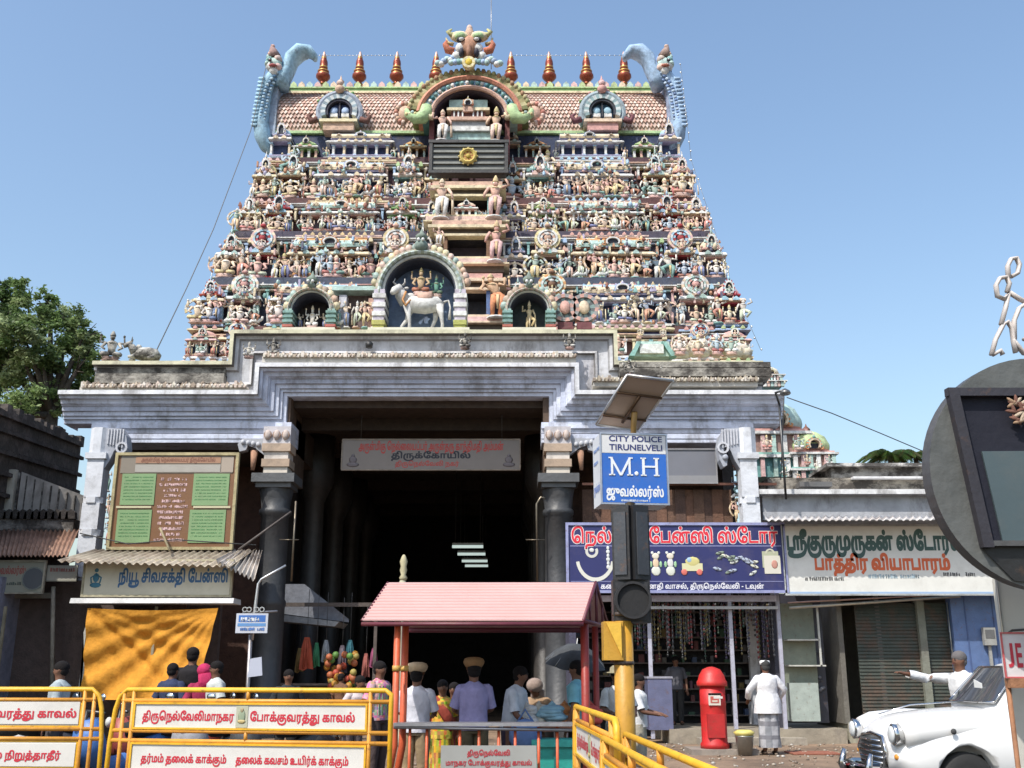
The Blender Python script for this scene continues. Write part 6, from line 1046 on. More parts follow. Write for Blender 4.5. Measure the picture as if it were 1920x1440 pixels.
# dark upstairs bay with grey panel, rail and tarpaulin
Y = 26.4
ub = empty('upper_screen', P(1330, 975, Y), 'brown timber screen behind a rusty rail under the right cornice', 'screen')
def ul(px, py, YY=Y): return P(px, py, YY)-ub.location
m = MB((.13, .07, .045))
for i in range(16): x0 = lerp(1092, 1372, i/16); x1 = lerp(1092, 1372, (i+1)/16); p = ul(x0, 985); q = ul(x1, 918); m.box(p.x+.01, q.x-.01, (i % 2)*.03, .1, p.z, q.z, [(.13, .07, .045), (.1, .055, .04), (.16, .08, .05)][i % 3])
m.build('planks', M_WOOD, ub)
m = MB((.22, .1, .07)); p = ul(1090, 914); q = ul(1450, 910); m.box(p.x, q.x, -.35, -.28, p.z, p.z+.06); m.build('rail', M_METAL, ub)
gpn = empty('hanging_screen', P(1295, 905, 26.0), 'plain grey framed panel hanging in the dark right bay', 'panel')
m = MB((.16, .165, .19)); m.box(-.72, .66, 0, .05, .1, .85); m.box(-.72, .66, -.02, .05, 0, .18, (.24, .24, .25)); m.build('board', M_BOARD, gpn)
m = MB((.3, .3, .3)); framebox(m, -.75, .69, -.03, .88, 0, .03, .03, (.28, .28, .29)); m.build('frame', M_PAINT, gpn)

# utensil shop
sh2 = empty('utensil_shop', P(1640, 1380, SY), 'closed utensil shop with ribbed grey-green shutter and a dark doorway', 'shop'); sh2.location.z = 0
def s2(px, py, Y=SY): return P(px, py, Y)-sh2.location
m = MB((.25, .25, .22)); p = s2(1478, 0, SY); q = s2(1985, 0, SY); m.box(p.x, q.x, .0, 2.2, .0, .42, (.34, .32, .24)); m.box(p.x, q.x, -.12, .0, .3, .42, (.42, .4, .32)); m.box(s2(1535, 0).x, s2(1700, 0).x, -.5, -.12, 0, .2, (.3, .28, .22)); m.build('step', M_WASH, sh2)
m = MB((.14, .13, .11)); m.box(p.x, q.x, 2.2, 2.4, 0, 3.3); m.box(p.x, q.x, .1, 2.3, 3.15, 3.3); m.box(p.x-.05, p.x+.06, 0, 2.2, .4, 3.2); 
zt_ = s2(0, 1122).z; m.box(s2(1612, 0).x-.14, s2(1612, 0).x+.02, -.02, .2, .42, zt_+.2, (.2, .21, .17)); m.box(s2(1545, 0).x-.1, s2(1545, 0).x, .1, .3, .42, zt_+.1, (.12, .11, .1)); m.build('wall', M_WASH, sh2)
m = MB((.15, .17, .15)); a = s2(1622, 1345); b = s2(1790, 1130); n = 34
sme = MB((.055, .065, .052)); sme.box(0, b.x-a.x, -.035, .01, 0, (b.z-.45)/n*.62, ty=.012); sme.box(0, b.x-a.x, -.01, .02, (b.z-.45)/n*.62, (b.z-.45)/n); slat_me = sme.mesh('slat', M_TIN)
for i in range(n): put('slat', slat_me, sh2, (a.x, .12, .45+(b.z-.45)*i/n))
m = MB((.35, .36, .33)); m.tube([(b.x+.08, -.05, .45), (b.x+.08, -.05, b.z)], .035, 6); m.tube([(b.x-.2, -.06, 1.3), (b.x-.2, -.06, b.z)], .015, 5); m.build('shutter_guide', M_METAL, sh2)
m = MB((.3, .36, .32)); c0 = s2(1484, 1350); c1 = s2(1530, 1130); m.box(c0.x, c1.x, .3, .35, .5, c1.z, (.2, .22, .17)); m.box(c0.x, c1.x-.1, -.02, .3, .45, 1.25, (.35, .4, .36)); m.box(c0.x+.02, c1.x+.1, -.06, .3, 1.6, 1.63, (.5, .5, .45)); m.box(c0.x+.02, c1.x, -.06, .3, 2.15, 2.18, (.5, .5, .45)); m.box(c1.x-.02, c1.x+.02, -.06, -.02, 1.6, 2.9, (.5, .5, .46)); m.build('showcase', M_PAINT, sh2)
m = MB((.02, .02, .025)); m.box(s2(1545, 0).x, s2(1608, 0).x, .5, .55, .42, 3.1); m.build('door', M_WOOD, sh2)
m = MB((.45, .42, .36)); p1 = s2(1480, 1140, SY-.3); p2 = s2(1800, 1118, SY-.3); m.tube([p1, p2], .035, 6); m.tube([p1+Vector((0, .1, .12)), p2+Vector((0, .1, .06))], .02, 6, (.6, .4, .35)); m.build('awning_rod', M_METAL, sh2)
blu = MB((.1, .16, .32)); a = s2(1806, 1350, SY-.15); b = s2(1985, 1105, SY-.15); blu.box(a.x, b.x, a.y, a.y+.25, .3, b.z)
for i in range(4): x = lerp(a.x, b.x, (i+.5)/4); blu.box(x-.01, x+.01, a.y-.02, a.y, .3, b.z, (.07, .11, .24))
blu.build('blue_shutter_wall', M_PAINT, sh2)
mt = MB((.3, .3, .28)); a = s2(1843, 1210, SY-.2); mt.box(a.x, a.x+.26, a.y-.12, a.y, a.z, a.z+.38); mt.box(a.x+.1, a.x+.16, a.y-.05, a.y, a.z-.5, a.z); mt.box(a.x+.03, a.x+.23, a.y-.13, a.y-.12, a.z+.15, a.z+.33, (.12, .12, .12)); mt.build('meter_box', M_PAINT, sh2)
# white signboard
Y = 22.9; a = P(1474, 1114, Y); b = P(1866, 986, Y); b2 = P(1962, 986, Y)
wsg = empty('white_signboard', (a.x, Y, a.z), 'wide white signboard with dark green and orange Tamil lettering above the utensil shop', 'sign')
W_ = b2.x-a.x; Hh = b.z-a.z; s_ = (b.x-a.x)/392
m = MB((.68, .68, .64)); m.box(0, W_, 0, .06, 0, Hh); m.box(0, W_, -.01, 0, 0, .05, (.3, .42, .6)); m.build('board', M_BOARD, wsg)
m = MB((.35, .3, .26)); framebox(m, -.02, W_+.02, -.03, Hh+.03, .07, .04, .1, (.4, .42, .42)); m.build('frame', M_WOOD, wsg)
tamil('sri', (1812-1481)*s_, 30*s_, .07, (.05, .1, .09), parent=wsg, loc=((1646-1474)*s_, -.004, (1114-1034)*s_))
tamil('path', (1775-1528)*s_, 24*s_, .07, (.6, .12, .04), parent=wsg, loc=((1652-1474)*s_, -.004, (1114-1070)*s_))
scribble(70*s_, 7*s_, (.12, .12, .12), wsg, ((1545-1474)*s_, -.003, 24*s_), seed=1); scribble(90*s_, 8*s_, (.35, .45, .5), wsg, ((1670-1474)*s_, -.003, 28*s_), seed=2); scribble(62*s_, 7*s_, (.12, .12, .12), wsg, ((1792-1474)*s_, -.003, 32*s_), seed=3)
# corrugated lip above it
corrugated('tin_awning', P(1435, 968, 23.9), P(1990, 968, 23.9), P(1990, 973, 22.2), P(1435, 975, 22.2), 44, .025, (.6, .57, .54), M_TIN, label='rusty whitish corrugated tin sheet jutting over the white signboard', cat='awning')

# ================================================================ shops on the left
Y = 24.2
ls = empty('left_shop', P(290, 1320, Y), 'narrow shuttered shop front screened by an orange cloth', 'shop'); ls.location.z = 0
def l2(px, py, YY=Y): return P(px, py, YY)-ls.location
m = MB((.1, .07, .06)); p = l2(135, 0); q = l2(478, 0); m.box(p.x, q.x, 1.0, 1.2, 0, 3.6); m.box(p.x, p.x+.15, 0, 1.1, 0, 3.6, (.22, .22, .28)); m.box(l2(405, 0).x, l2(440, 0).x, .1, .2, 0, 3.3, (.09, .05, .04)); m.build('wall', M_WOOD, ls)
m = MB((.3, .26, .18)); m.box(l2(398, 0).x, l2(402, 0).x, -.2, -.14, 0, l2(0, 1138).z); m.box(l2(160, 0).x, l2(164, 0).x, -.2, -.14, 0, l2(0, 1138).z); m.build('post', M_WOOD, ls)
m = MB((.6, .6, .6)); a = l2(133, 1134, Y-.4); b = l2(440, 1120, Y-.4); m.box(a.x, b.x, -.5, .2, a.z+.03, b.z-.02, ty=.05); m.build('ledge', M_WASHC, ls)
m = MB((.55, .55, .5)); a = l2(142, 1300, Y-.3); b = l2(166, 1160, Y-.3); m.prism([(a.x, 0), (b.x, 0), (b.x+.03, 1.5), (b.x-.08, b.z-.3), (a.x+.1, b.z)], a.y, a.y+.15); m.build('side_panel', M_WASHC, ls)
# sign
a = P(153, 1117, Y-.35); b = P(437, 1051, Y-.35); s_ = (b.x-a.x)/284
sg = empty('cream_signboard', (a.x, a.y, a.z), 'dusty cream signboard with blue Tamil letters under the left tin awning', 'sign')
m = MB((.68, .64, .5)); m.box(0, b.x-a.x, 0, .06, 0, b.z-a.z); m.build('board', M_BOARD, sg)
m = MB(); framebox(m, -.02, b.x-a.x+.02, -.03, b.z-a.z+.03, .06, .05, .09, (.42, .38, .26)); m.build('frame', M_WOOD, sg)
tamil('niu', 210*s_, 22*s_, .05, (.06, .16, .32), parent=sg, loc=(172*s_, -.005, 26*s_))
m = MB((.06, .2, .28)); m.ell(24*s_, -.005, 34*s_, 6*s_, .006, 9*s_, 8, 5)
m.ell(24*s_, -.005, 48*s_, 4*s_, .006, 4*s_, 8, 5); m.ell(24*s_, -.005, 20*s_, 11*s_, .006, 5*s_, 8, 5)
for s in (-1, 1): m.tube([(24*s_, -.006, 40*s_), ((24+s*10)*s_, -.006, 34*s_), ((24+s*8)*s_, -.006, 24*s_)], 1.5*s_, 5)
m.build('emblem', M_PRINT, sg)
# tin awning above
corrugated('tin_awning', P(180, 1031, Y+.9), P(480, 1031, Y+.9), P(436, 1062, Y-.8), P(108, 1052, Y-.8), 22, .03, (.42, .36, .28), M_TIN, label='rusty corrugated tin sheet sloping over the cream signboard', cat='awning')
corrugated('tin_awning', P(442, 1034, Y+.8), P(492, 1034, Y+.8), P(478, 1088, Y-.5), P(405, 1052, Y-.9), 9, .045, (.55, .5, .45), M_TIN, label='bent end of tin awning with deep ridges beside the dark pillar', cat='awning')
# orange cloth
def orange_cloth():
    Yc = Y-.45; nx, nz = 70, 50; a = P(163, 1140, Yc); b = P(396, 1312, Yc); rr = random.Random(6); vs = []
    for j in range(nz+1):
        for i in range(nx+1):
            u = i/nx; v = j/nz
            x = lerp(a.x, b.x, u); z = lerp(a.z, b.z, v)
            x += .16*v*(1-u)*.6 - .4*v*u**3*.9
            d1 = abs((u*1.0)-(v*.75)); f = .035*math.exp(-d1*7)*math.cos(d1*30)
            ang = math.atan2(v+.03, (1-u)+.03); rr_ = math.hypot(v, 1-u); f += .055*rr_*math.sin(ang*26+1.5*math.sin(rr_*4))*math.exp(-((ang-.9)**2)*2.2)
            ang2 = math.atan2(v+.03, u+.03); r2_ = math.hypot(v, u); f += .03*r2_*math.sin(ang2*22)*math.exp(-((ang2-.5)**2)*4)
            sag = .25*math.sin(math.pi*u)*math.sin(math.pi*min(1, v*1.1))
            z -= .05*math.sin(math.pi*u)*(1-v)
            vs.append((x, Yc+sag+f*1.1+.004*math.sin(u*90+v*20)*math.sin(v*40-u*13), z))
    m = MB((.64, .29, .04)); m.add(vs, [(j*(nx+1)+i, j*(nx+1)+i+1, (j+1)*(nx+1)+i+1, (j+1)*(nx+1)+i) for j in range(nz) for i in range(nx)], None, True)
    m.build('orange_cloth', M_CLOTH, label='bright orange cloth hung wrinkled across the left shop front', cat='cloth')
orange_cloth()

# green and brown notice board
Y = 24.9; a = P(203, 1028, Y); b = P(446, 852, Y); s_ = (b.x-a.x)/243; Hh = b.z-a.z
nb = empty('notice_board', (a.x, a.y, a.z), 'large brown framed board with four green panels and pink Tamil text between the pillars', 'notice board')
W_ = b.x-a.x; v_ = Hh/176
m = MB((.18, .085, .035)); m.box(0, W_, 0, .07, 0, Hh); m.build('board', M_BOARD, nb)
m = MB(); framebox(m, -.04, W_+.04, -.04, Hh+.04, .07, .07, .12, (.42, .36, .2)); m.build('frame', M_WOOD, nb)
m = MB(); m.box(.1, W_-.1, -.012, 0, (1028-888)*v_, Hh-.04, (.22, .19, .15)); m.box(38*s_, 210*s_, -.02, -.012, (1028-886)*v_, (1028-872)*v_, (.36, .34, .3)); m.box(38*s_, 210*s_, -.02, -.012, (1028-869)*v_, (1028-857)*v_, (.36, .2, .12)); m.box(212*s_, 236*s_, -.02, -.012, (1028-886)*v_, (1028-857)*v_, (.36, .3, .24)); m.build('header', M_BOARD, nb)
tamil('temple', 150*s_, 8*s_, .03, (.2, .08, .05), parent=nb, loc=(124*s_, -.024, (1028-866)*v_)); 
for (x0, x1, y0, y1) in ((14, 82, 889, 948), (158, 230, 889, 949), (12, 80, 957, 1018), (156, 228, 957, 1018)):
    m = MB((.2, .32, .15)); m.prism([(x0*s_, (1028-y1)*v_), (x1*s_, (1028-y1)*v_), (x1*s_, (1028-y0)*v_), (x0*s_, (1028-y0)*v_)], -.02, 0); pn = m.build('green_panel', M_BOARD, nb)
    for k in range(8): scribble((x1-x0)*.85*s_, 2.6*s_, (.1, .25, .1), pn, ((x0+x1)/2*s_, -.022, (1028-y0-8-k*6)*v_), seed=k+x0)
for k in range(12): scribble([52, 56, 48, 34, 50, 58, 56, 46, 50, 44, 36, 60][k]*s_, 6*s_, (.62, .42, .42), nb, (118*s_, -.006, (1028-902-k*10.3)*v_), seed=50+k)
m = MB((.5, .46, .3)); 
for x0, x1 in ((8, 78), (162, 236)): m.box(x0*s_, x1*s_, -.03, -.02, (1028-954)*v_, (1028-950)*v_)
m.build('ribbon', M_PRINT, nb)
m = MB((.3, .25, .15)); m.tube([P(300, 990, 24.7), P(318, 1032, 24.2)], .03, 5); m.build('timber_prop', M_WOOD, label='short slanting stick leaning on the lower left of the green-panelled board', cat='prop')
m = MB((.12, .1, .09)); m.tube([P(448, 1030, 24.3), P(545, 960, 25.3)], .03, 5); m.build('timber_prop', M_WOOD, label='long dark slanting stick leaning from the tin awning to the dark pillar', cat='prop')

# far left buildings
lw = empty('dark_compound_wall', P(70, 1000, 30), 'high dark weathered compound wall sloping away at far left', 'wall'); lw.location.z = 0
m = MB((.09, .075, .07)); a = P(-420, 610, 16)-lw.location; b = P(152, 836, 33)-lw.location
m.add([(a.x, a.y, 0), (b.x, b.y, 0), (b.x, b.y, b.z), (a.x, a.y, a.z), (a.x-.8, a.y, 0), (b.x-.8, b.y+.6, 0), (b.x-.8, b.y+.6, b.z), (a.x-.8, a.y, a.z)], [(0, 1, 2, 3), (3, 2, 6, 7), (1, 5, 6, 2), (4, 7, 6, 5)])
m.build('masonry', M_MOSS, lw)
m = MB((.12, .1, .09)); rr = random.Random(8); n = 60
for i in range(n): t = i/n; q = Vector((lerp(a.x, b.x, t), lerp(a.y, b.y, t), lerp(a.z, b.z, t))); m.box(q.x-.25, q.x+.12, q.y-.13, q.y+.13, q.z-.05, q.z+rr.uniform(.08, .3))
for i in range(5):
    for j in range(40): t = (j+.5)/40; q = Vector((lerp(a.x, b.x, t), lerp(a.y, b.y, t), lerp(a.z, b.z, t)-.45-i*.55)); m.box(q.x, q.x+.1, q.y-.25, q.y+.25, q.z, q.z+.1, rr.choice([(.07, .06, .06), (.1, .085, .08), (.05, .04, .04)]))
m.build('coping', M_MOSS, lw)
fb = empty('fascia_building', P(60, 1000, 27), 'cream panelled fascia with scalloped black-stained edge above the far left shops', 'building'); fb.location.z = 0
def f2(px, py, YY=27): return P(px, py, YY)-fb.location
m = MB((.36, .33, .28)); a = f2(-150, 950); b = f2(30, 880); m.box(a.x, b.x, 0, .15, a.z-.3, b.z, (.5, .47, .4)); a = f2(30, 960); b = f2(150, 910); m.add([(a.x, .03, a.z-.2), (b.x, .9, a.z-.2), (b.x, .9, f2(0, 925).z), (a.x, .03, f2(0, 884).z)], [(0, 1, 2, 3)], (.34, .32, .3)); m.build('fascia', M_WASH, fb)
m = MB((.3, .29, .27))
for i in range(9): x = f2(30+i*13, 920).x; m.box(x, x+.03, .0+i*.09, .06+i*.1, a.z-.2, f2(0, 886+i*5).z)
m.build('panel_joint', M_MOSS, fb)
m = MB((.26, .24, .22)); a = f2(-150, 1000, 26.5); b = f2(140, 962, 26.5); m.box(a.x, b.x, -.5, .5, a.z, b.z-.15, (.3, .28, .26))
k = 22
for i in range(k): x = lerp(a.x, b.x, (i+.5)/k); m.prism([(x-.13, b.z-.15), (x+.13, b.z-.15), (x+.11, b.z+.02), (x, b.z+.1), (x-.11, b.z+.02)], -.55, -.4, rr.choice([(.06, .05, .05), (.1, .09, .08)]))
m.build('scalloped_edge', M_MOSS, fb)
corrugated('tin_roof', P(-150, 985, 26.8), P(150, 990, 26.8), P(128, 1042, 24.2), P(-150, 1042, 24.2), 34, .03, (.34, .2, .14), M_TIN, label='rust brown corrugated roof over the far left shops', cat='roof')
fl = empty('far_left_shop', P(60, 1300, 25), 'dark closed shop front at the far left edge under rusty roof', 'shop'); fl.location.z = 0
def fl2(px, py, YY=25): return P(px, py, YY)-fl.location
m = MB((.03, .035, .04)); a = fl2(-150, 1300); b = fl2(98, 1120); m.box(a.x, b.x, .6, .7, 0, 3.2); m.build('door', M_WOOD, fl)
m = MB((.09, .08, .1)); m.box(fl2(98, 0).x, fl2(152, 0).x, .2, .6, 0, 3.9, (.13, .13, .18)); m.box(a.x, b.x, .4, .75, 3.1, 4.2, (.06, .05, .05)); m.build('wall', M_WASH, fl)
m = MB((.3, .27, .22)); m.tube([fl2(97, 1310, 24.7), fl2(100, 1100, 24.7)], .05, 6); m.box(a.x, b.x, -.1, .1, fl2(0, 1122).z, fl2(0, 1112).z, (.3, .28, .24)); m.build('post', M_WOOD, fl)
m = MB((.36, .34, .3)); rr = random.Random(12)
for i in range(14): x = fl2(rr.uniform(128, 144), 0).x; z = fl2(0, rr.uniform(1200, 1300), 24.6).z; m.box(x, x+.1, -.1, -.08, z, z+.12, rr.choice([(.5, .5, .52), (.2, .16, .2), (.4, .38, .5)]))
m.build('poster_scrap', M_PRINT, fl)
a = P(-60, 1112, 24.4); b = P(86, 1052, 24.4)
s1 = empty('faded_signboard', ((a.x+b.x)/2, a.y, a.z), 'faded grey-green signboard with a round portrait disc at the far left', 'sign'); W_ = b.x-a.x; Hh = b.z-a.z
m = MB((.3, .3, .24)); m.box(-W_/2, W_/2, 0, .05, 0, Hh); m.build('board', M_BOARD, s1); m = MB(); framebox(m, -W_/2-.02, W_/2+.02, -.02, Hh+.02, .05, .04, .08, (.36, .33, .26)); m.build('frame', M_WOOD, s1)
m = MB(); m.prism([(W_*.36+.24*math.cos(t*.4), Hh*.45+.24*math.sin(t*.4)) for t in range(16)], -.01, 0, (.1, .11, .12)); m.band(W_*.36, Hh*.45, .24, .27, 0, 6.28, -.015, 0, 20, c=(.2, .22, .2)); m.build('portrait_disc', M_PRINT, s1)
tamil('juw', W_*.45, Hh*.22, .05, (.32, .1, .08), parent=s1, loc=(W_*.02, -.004, Hh*.6)); scribble(W_*.5, Hh*.1, (.1, .12, .1), s1, (0, -.004, Hh*.25), seed=4)
a = P(86, 1090, 24.5); b = P(146, 1060, 24.5); s1 = empty('small_faded_sign', ((a.x+b.x)/2, a.y, a.z), 'small pale faded sign between far left and cream signboards', 'sign'); W_ = b.x-a.x; Hh = b.z-a.z
m = MB((.34, .33, .28)); m.box(-W_/2, W_/2, 0, .04, 0, Hh); m.box(-W_/2, W_/2, -.01, 0, 0, .03, (.25, .24, .2)); m.build('board', M_BOARD, s1); scribble(W_*.8, Hh*.25, (.3, .12, .1), s1, (0, -.003, Hh*.6), seed=5)
# grey canopy inside the hall on the left
cn = empty('stall_canopy', P(590, 1160, 27.5), 'grey plastic canopy sheltering the stalls just inside the hall', 'canopy')
a = P(535, 1098, 28)-cn.location; b = P(648, 1165, 27)-cn.location
m = MB((.2, .21, .24)); m.prism([(a.x, a.z-.75), (b.x, b.z), (b.x, b.z+.08), (a.x+.6, a.z), (a.x, a.z)], 0, .06); m.prism([(a.x, a.z-.95), (b.x-.3, b.z-.12), (b.x-.2, b.z), (a.x, a.z-.78)], -.3, 1.2, (.28, .29, .3)); m.build('sheet', M_CLOTH, cn)
# hanging goods in the hall
rr = random.Random(21)
HC = [((.42, .09, .05), 'orange-red'), ((.05, .2, .1), 'green'), ((.3, .32, .34), 'grey'), ((.12, .1, .12), 'charcoal'), ((.3, .08, .16), 'wine'), ((.04, .13, .16), 'teal'), ((.34, .12, .1), 'brick red'), ((.3, .2, .08), 'mustard')]
for i, (px, y0, y1, w_) in enumerate(((573, 1195, 1255, 16), (592, 1205, 1250, 9), (610, 1200, 1240, 10), (640, 1210, 1262, 12), (700, 1215, 1250, 10), (655, 1200, 1245, 12), (685, 1225, 1270, 10), (560, 1215, 1260, 10))):
    a = P(px, y1, 27.0+.1*i); h_ = PZ(y0, a.y)-a.z; q = MB(HC[i][0]); ww = w_*.0135*1.1
    pts = [(-ww*.7, 0), (-ww*.2, -.03), (ww*.2, .02), (ww*.8, 0), (ww*.5, h_*.7), (ww*.25, h_), (-ww*.25, h_), (-ww*.5, h_*.7)]
    q.prism(pts, -.04, .04); q.tube([(-ww*.2, -.05, .02), (-ww*.05, -.06, h_*.9)], .03, 5); q.tube([(ww*.3, -.05, .02), (ww*.1, -.06, h_*.9)], .03, 5); q.tube([(0, 0, h_), (0, 0, h_+1.2)], .008, 4, (.1, .1, .1))
    q.build('hanging_garment', M_CLOTH, None, a, label='%s cloth hanging in the dark stalls left of the booth' % HC[i][1], cat='cloth')
q = MB()
for i in range(46): a = P(rr.uniform(612, 668), rr.uniform(1225, 1300), 26.8+rr.random()*.4); c = rr.choice([(.4, .07, .04), (.42, .2, .03), (.1, .22, .05), (.4, .12, .05), (.35, .28, .08)]); q.ell(a.x, a.y, a.z, .09, .09, .09, 8, 5, c)
q.build('fruit_heap', M_SKIN, label='heap of red, orange and green fruit on the hall stall', cat='fruit', kind='stuff')
st = empty('market_stall', P(600, 1310, 27), 'dark wooden market stall inside the hall entrance on the left', 'stall'); st.location.z = 0
m = MB((.09, .07, .06)); m.box(-1.4, 1.3, .2, .9, 0, 1.15); m.box(-1.5, 1.4, .1, 1.0, 1.15, 1.2, (.2, .15, .12)); m.build('counter', M_WOOD, st)
m = MB((.1, .08, .07)); 
for x in (-1.4, 1.3): m.box(x-.04, x+.04, .2, .28, 0, 3.2)
m.box(-1.4, 1.3, .2, .26, 3.1, 3.2); m.build('frame', M_WOOD, st)
# conduit on the right stone pillar, cables
for pts, lb in (([(1008, 1092), (1006, 945), (1014, 932), (1022, 935)], 'thin rusty conduit pipe running up left of the right dark pillar'), ([(546, 1090), (555, 940)], 'thin rusty conduit pipe running up right of the left dark pillar')):
    m = MB((.2, .17, .13)); m.tube([P(x, y, 25.4) for x, y in pts], .03, 5); x, y = pts[0]; m.tube([P(x-22, 1012, 25.38), P(x+14, 1012, 25.38)], .014, 4); m.build('conduit', M_METAL, label=lb, cat='pipe')
m = MB((.05, .05, .05))
for pts in ([(1475, 745, 26), (1560, 775, 26), (1650, 812, 27), (1740, 850, 28)], [(1470, 745, 25.2), (1468, 800, 25.4), (1464, 900, 25.6)], [(150, 1000, 24.8), (240, 1020, 24.6), (330, 1012, 24.6), (480, 1022, 24.5)]): m.tube([P(*p) for p in pts], .014, 4)
m.build('cable', M_RUB, label='sagging black cables strung from the right gateway corner and along the left awning', cat='cable')
lamp = MB((.1, .1, .1)); a = P(1461, 757, 25.0); lamp.tube([a+Vector((0, 0, -2.4)), a], .03, 6); lamp.tube([a, a+Vector((-.15, -.3, .2)), a+Vector((.05, -.45, .25))], .03, 6); lamp.lathe([(.02, .12), (.12, .05), (.14, 0), (.1, -.04)][::-1], 8, a.x+.05, a.y-.45, a.z+.15, c=(.2, .2, .2)); lamp.build('wall_lamp', M_METAL, label='small lamp on a thin bracket pole at the right gateway corner', cat='lamp')
# ================================================================ trees
def tree(loc, clumps, trunk_h, label, seed=0, lr=.1, per=3000, cols=((.2, .3, .1), (.28, .38, .15), (.13, .2, .07), (.36, .44, .22))):
    rr = random.Random(seed); o = empty('leafy_tree', loc, label, 'tree')
    m = MB((.09, .07, .055)); m.tube([(0, 0, 0), (.1, 0, trunk_h*.5), (0, 0, trunk_h)], [.4, .33, .24], 10); m.build('trunk', M_BARK, o)
    b = MB((.08, .065, .05)); lv = MB()
    for (x, y, z, r) in clumps:
        mid = Vector((x*.45, y*.45, lerp(trunk_h, z, .45)+rr.uniform(-.3, .3))); b.tube([(0, 0, trunk_h-.3), mid, (x*.85, y*.85, z-r*.2)], [.18, .1, .03], 6)
        for k in range(4): d = Vector((rr.uniform(-1, 1), rr.uniform(-1, 1), rr.uniform(-.3, 1))).normalized()*r*.85; b.tube([(x*.85, y*.85, z-r*.2), (x+d.x, y+d.y, z+d.z)], [.035, .01], 4)
        subs = []
        for k in range(10): d = Vector((rr.gauss(0, 1), rr.gauss(0, 1), rr.gauss(0, .8))).normalized()*r*rr.uniform(.35, 1.05); subs.append((Vector((x, y, z))+d, r*rr.uniform(.22, .42), rr.choice(cols)))
        n = int(per*r*r)
        for k in range(n):
            c, q, cc = rr.choice(subs); d = Vector((rr.gauss(0, .55), rr.gauss(0, .55), rr.gauss(0, .42)))*q; p = c+d; s = lr*rr.uniform(.5, 1.1)
            u = Vector((rr.uniform(-1, 1), rr.uniform(-1, 1), rr.uniform(-.6, .6))).normalized(); v = u.cross(Vector((rr.uniform(-1, 1), rr.uniform(-1, 1), rr.uniform(-1, 1)))).normalized()
            f = rr.uniform(.75, 1.25); cc2 = tuple(t*f for t in cc); lv.add([p-u*s, p+v*s*.45, p+u*s, p-v*s*.45], [(0, 1, 2, 3)], cc2)
    b.build('branches', M_BARK, o); lv.build('crown', M_LEAF, o)
    return o
Yt = 36; s_ = Yt/F/math.cos(TH)*.98
def cl(base, lst): return [((P(x, y, Yt).x-base.x), dy, P(x, y, Yt).z, r*s_) for x, y, r, dy in lst]
bt = P(105, 700, Yt); bt.z = 0
tree(bt, cl(bt, [(40, 640, 52, -1), (95, 600, 50, 0), (140, 640, 45, .5), (60, 700, 50, 0), (120, 710, 42, 1), (20, 740, 52, 1), (165, 625, 30, 0), (90, 570, 26, 0), (150, 690, 34, 0), (110, 745, 30, 0), (75, 655, 40, -1.5), (170, 665, 24, 0), (0, 680, 50, 0), (40, 560, 34, 0), (60, 770, 44, -1), (100, 680, 40, -1), (130, 600, 30, 0), (20, 790, 40, 0), (128, 770, 26, 0)]), PZ(765, Yt), 'broad sunlit leafy tree left of the gateway, its crown touching the roof edge', 3)
bt = P(-40, 700, Yt); bt.z = 0
tree(bt, cl(bt, [(-20, 610, 52, 0), (10, 560, 32, 0), (-50, 560, 50, 1), (-30, 680, 60, 0), (12, 600, 34, 0), (5, 535, 20, 0), (-90, 640, 70, 0)]), PZ(780, Yt), 'darker leafy tree partly cut off by the left edge of the photo', 9, cols=((.12, .2, .07), (.17, .26, .09), (.09, .15, .05)))
def palm(px, py, Y, r, label, seed):
    rr = random.Random(seed); a = P(px, py, Y); o = empty('palm_tree', (a.x, a.y, 0), label, 'palm tree'); m = MB((.12, .09, .07)); m.tube([(0, 0, 0), (.2, 0, a.z*.5), (0, 0, a.z)], [.25, .2, .15], 8); m.build('trunk', M_BARK, o)
    lv = MB()
    for k in range(18):
        t = k*2*math.pi/18+rr.uniform(-.1, .1); d = Vector((math.cos(t), math.sin(t), 0)); up = rr.uniform(.1, .6); pts = [Vector((0, 0, a.z))+d*r*u+Vector((0, 0, r*(up*u-.75*u*u))) for u in (0, .25, .5, .75, 1)]
        lv.tube(pts, [.05, .04, .03, .02, .01], 4, (.12, .14, .04))
        for i in range(22):
            u = (i+1)/23; j = min(3, int(u*4)); p = pts[j].lerp(pts[j+1], u*4-j); sd = Vector((-d.y, d.x, 0))
            for s in (-1, 1): e = p+sd*s*r*.28*(1-u*.5)+d*.15*r+Vector((0, 0, -.15*r)); lv.add([p, p+d*.09*r, e], [(0, 1, 2)], (.07*rr.uniform(.7, 1.4), .12*rr.uniform(.7, 1.3), .03))
    lv.build('crown', M_LEAF, o)
palm(1668, 852, 62, 1.9, 'left palm crown just showing over the mouldy wall', 1); palm(1716, 850, 62, 1.7, 'right palm crown beside the grey disc, over the mouldy wall', 2)

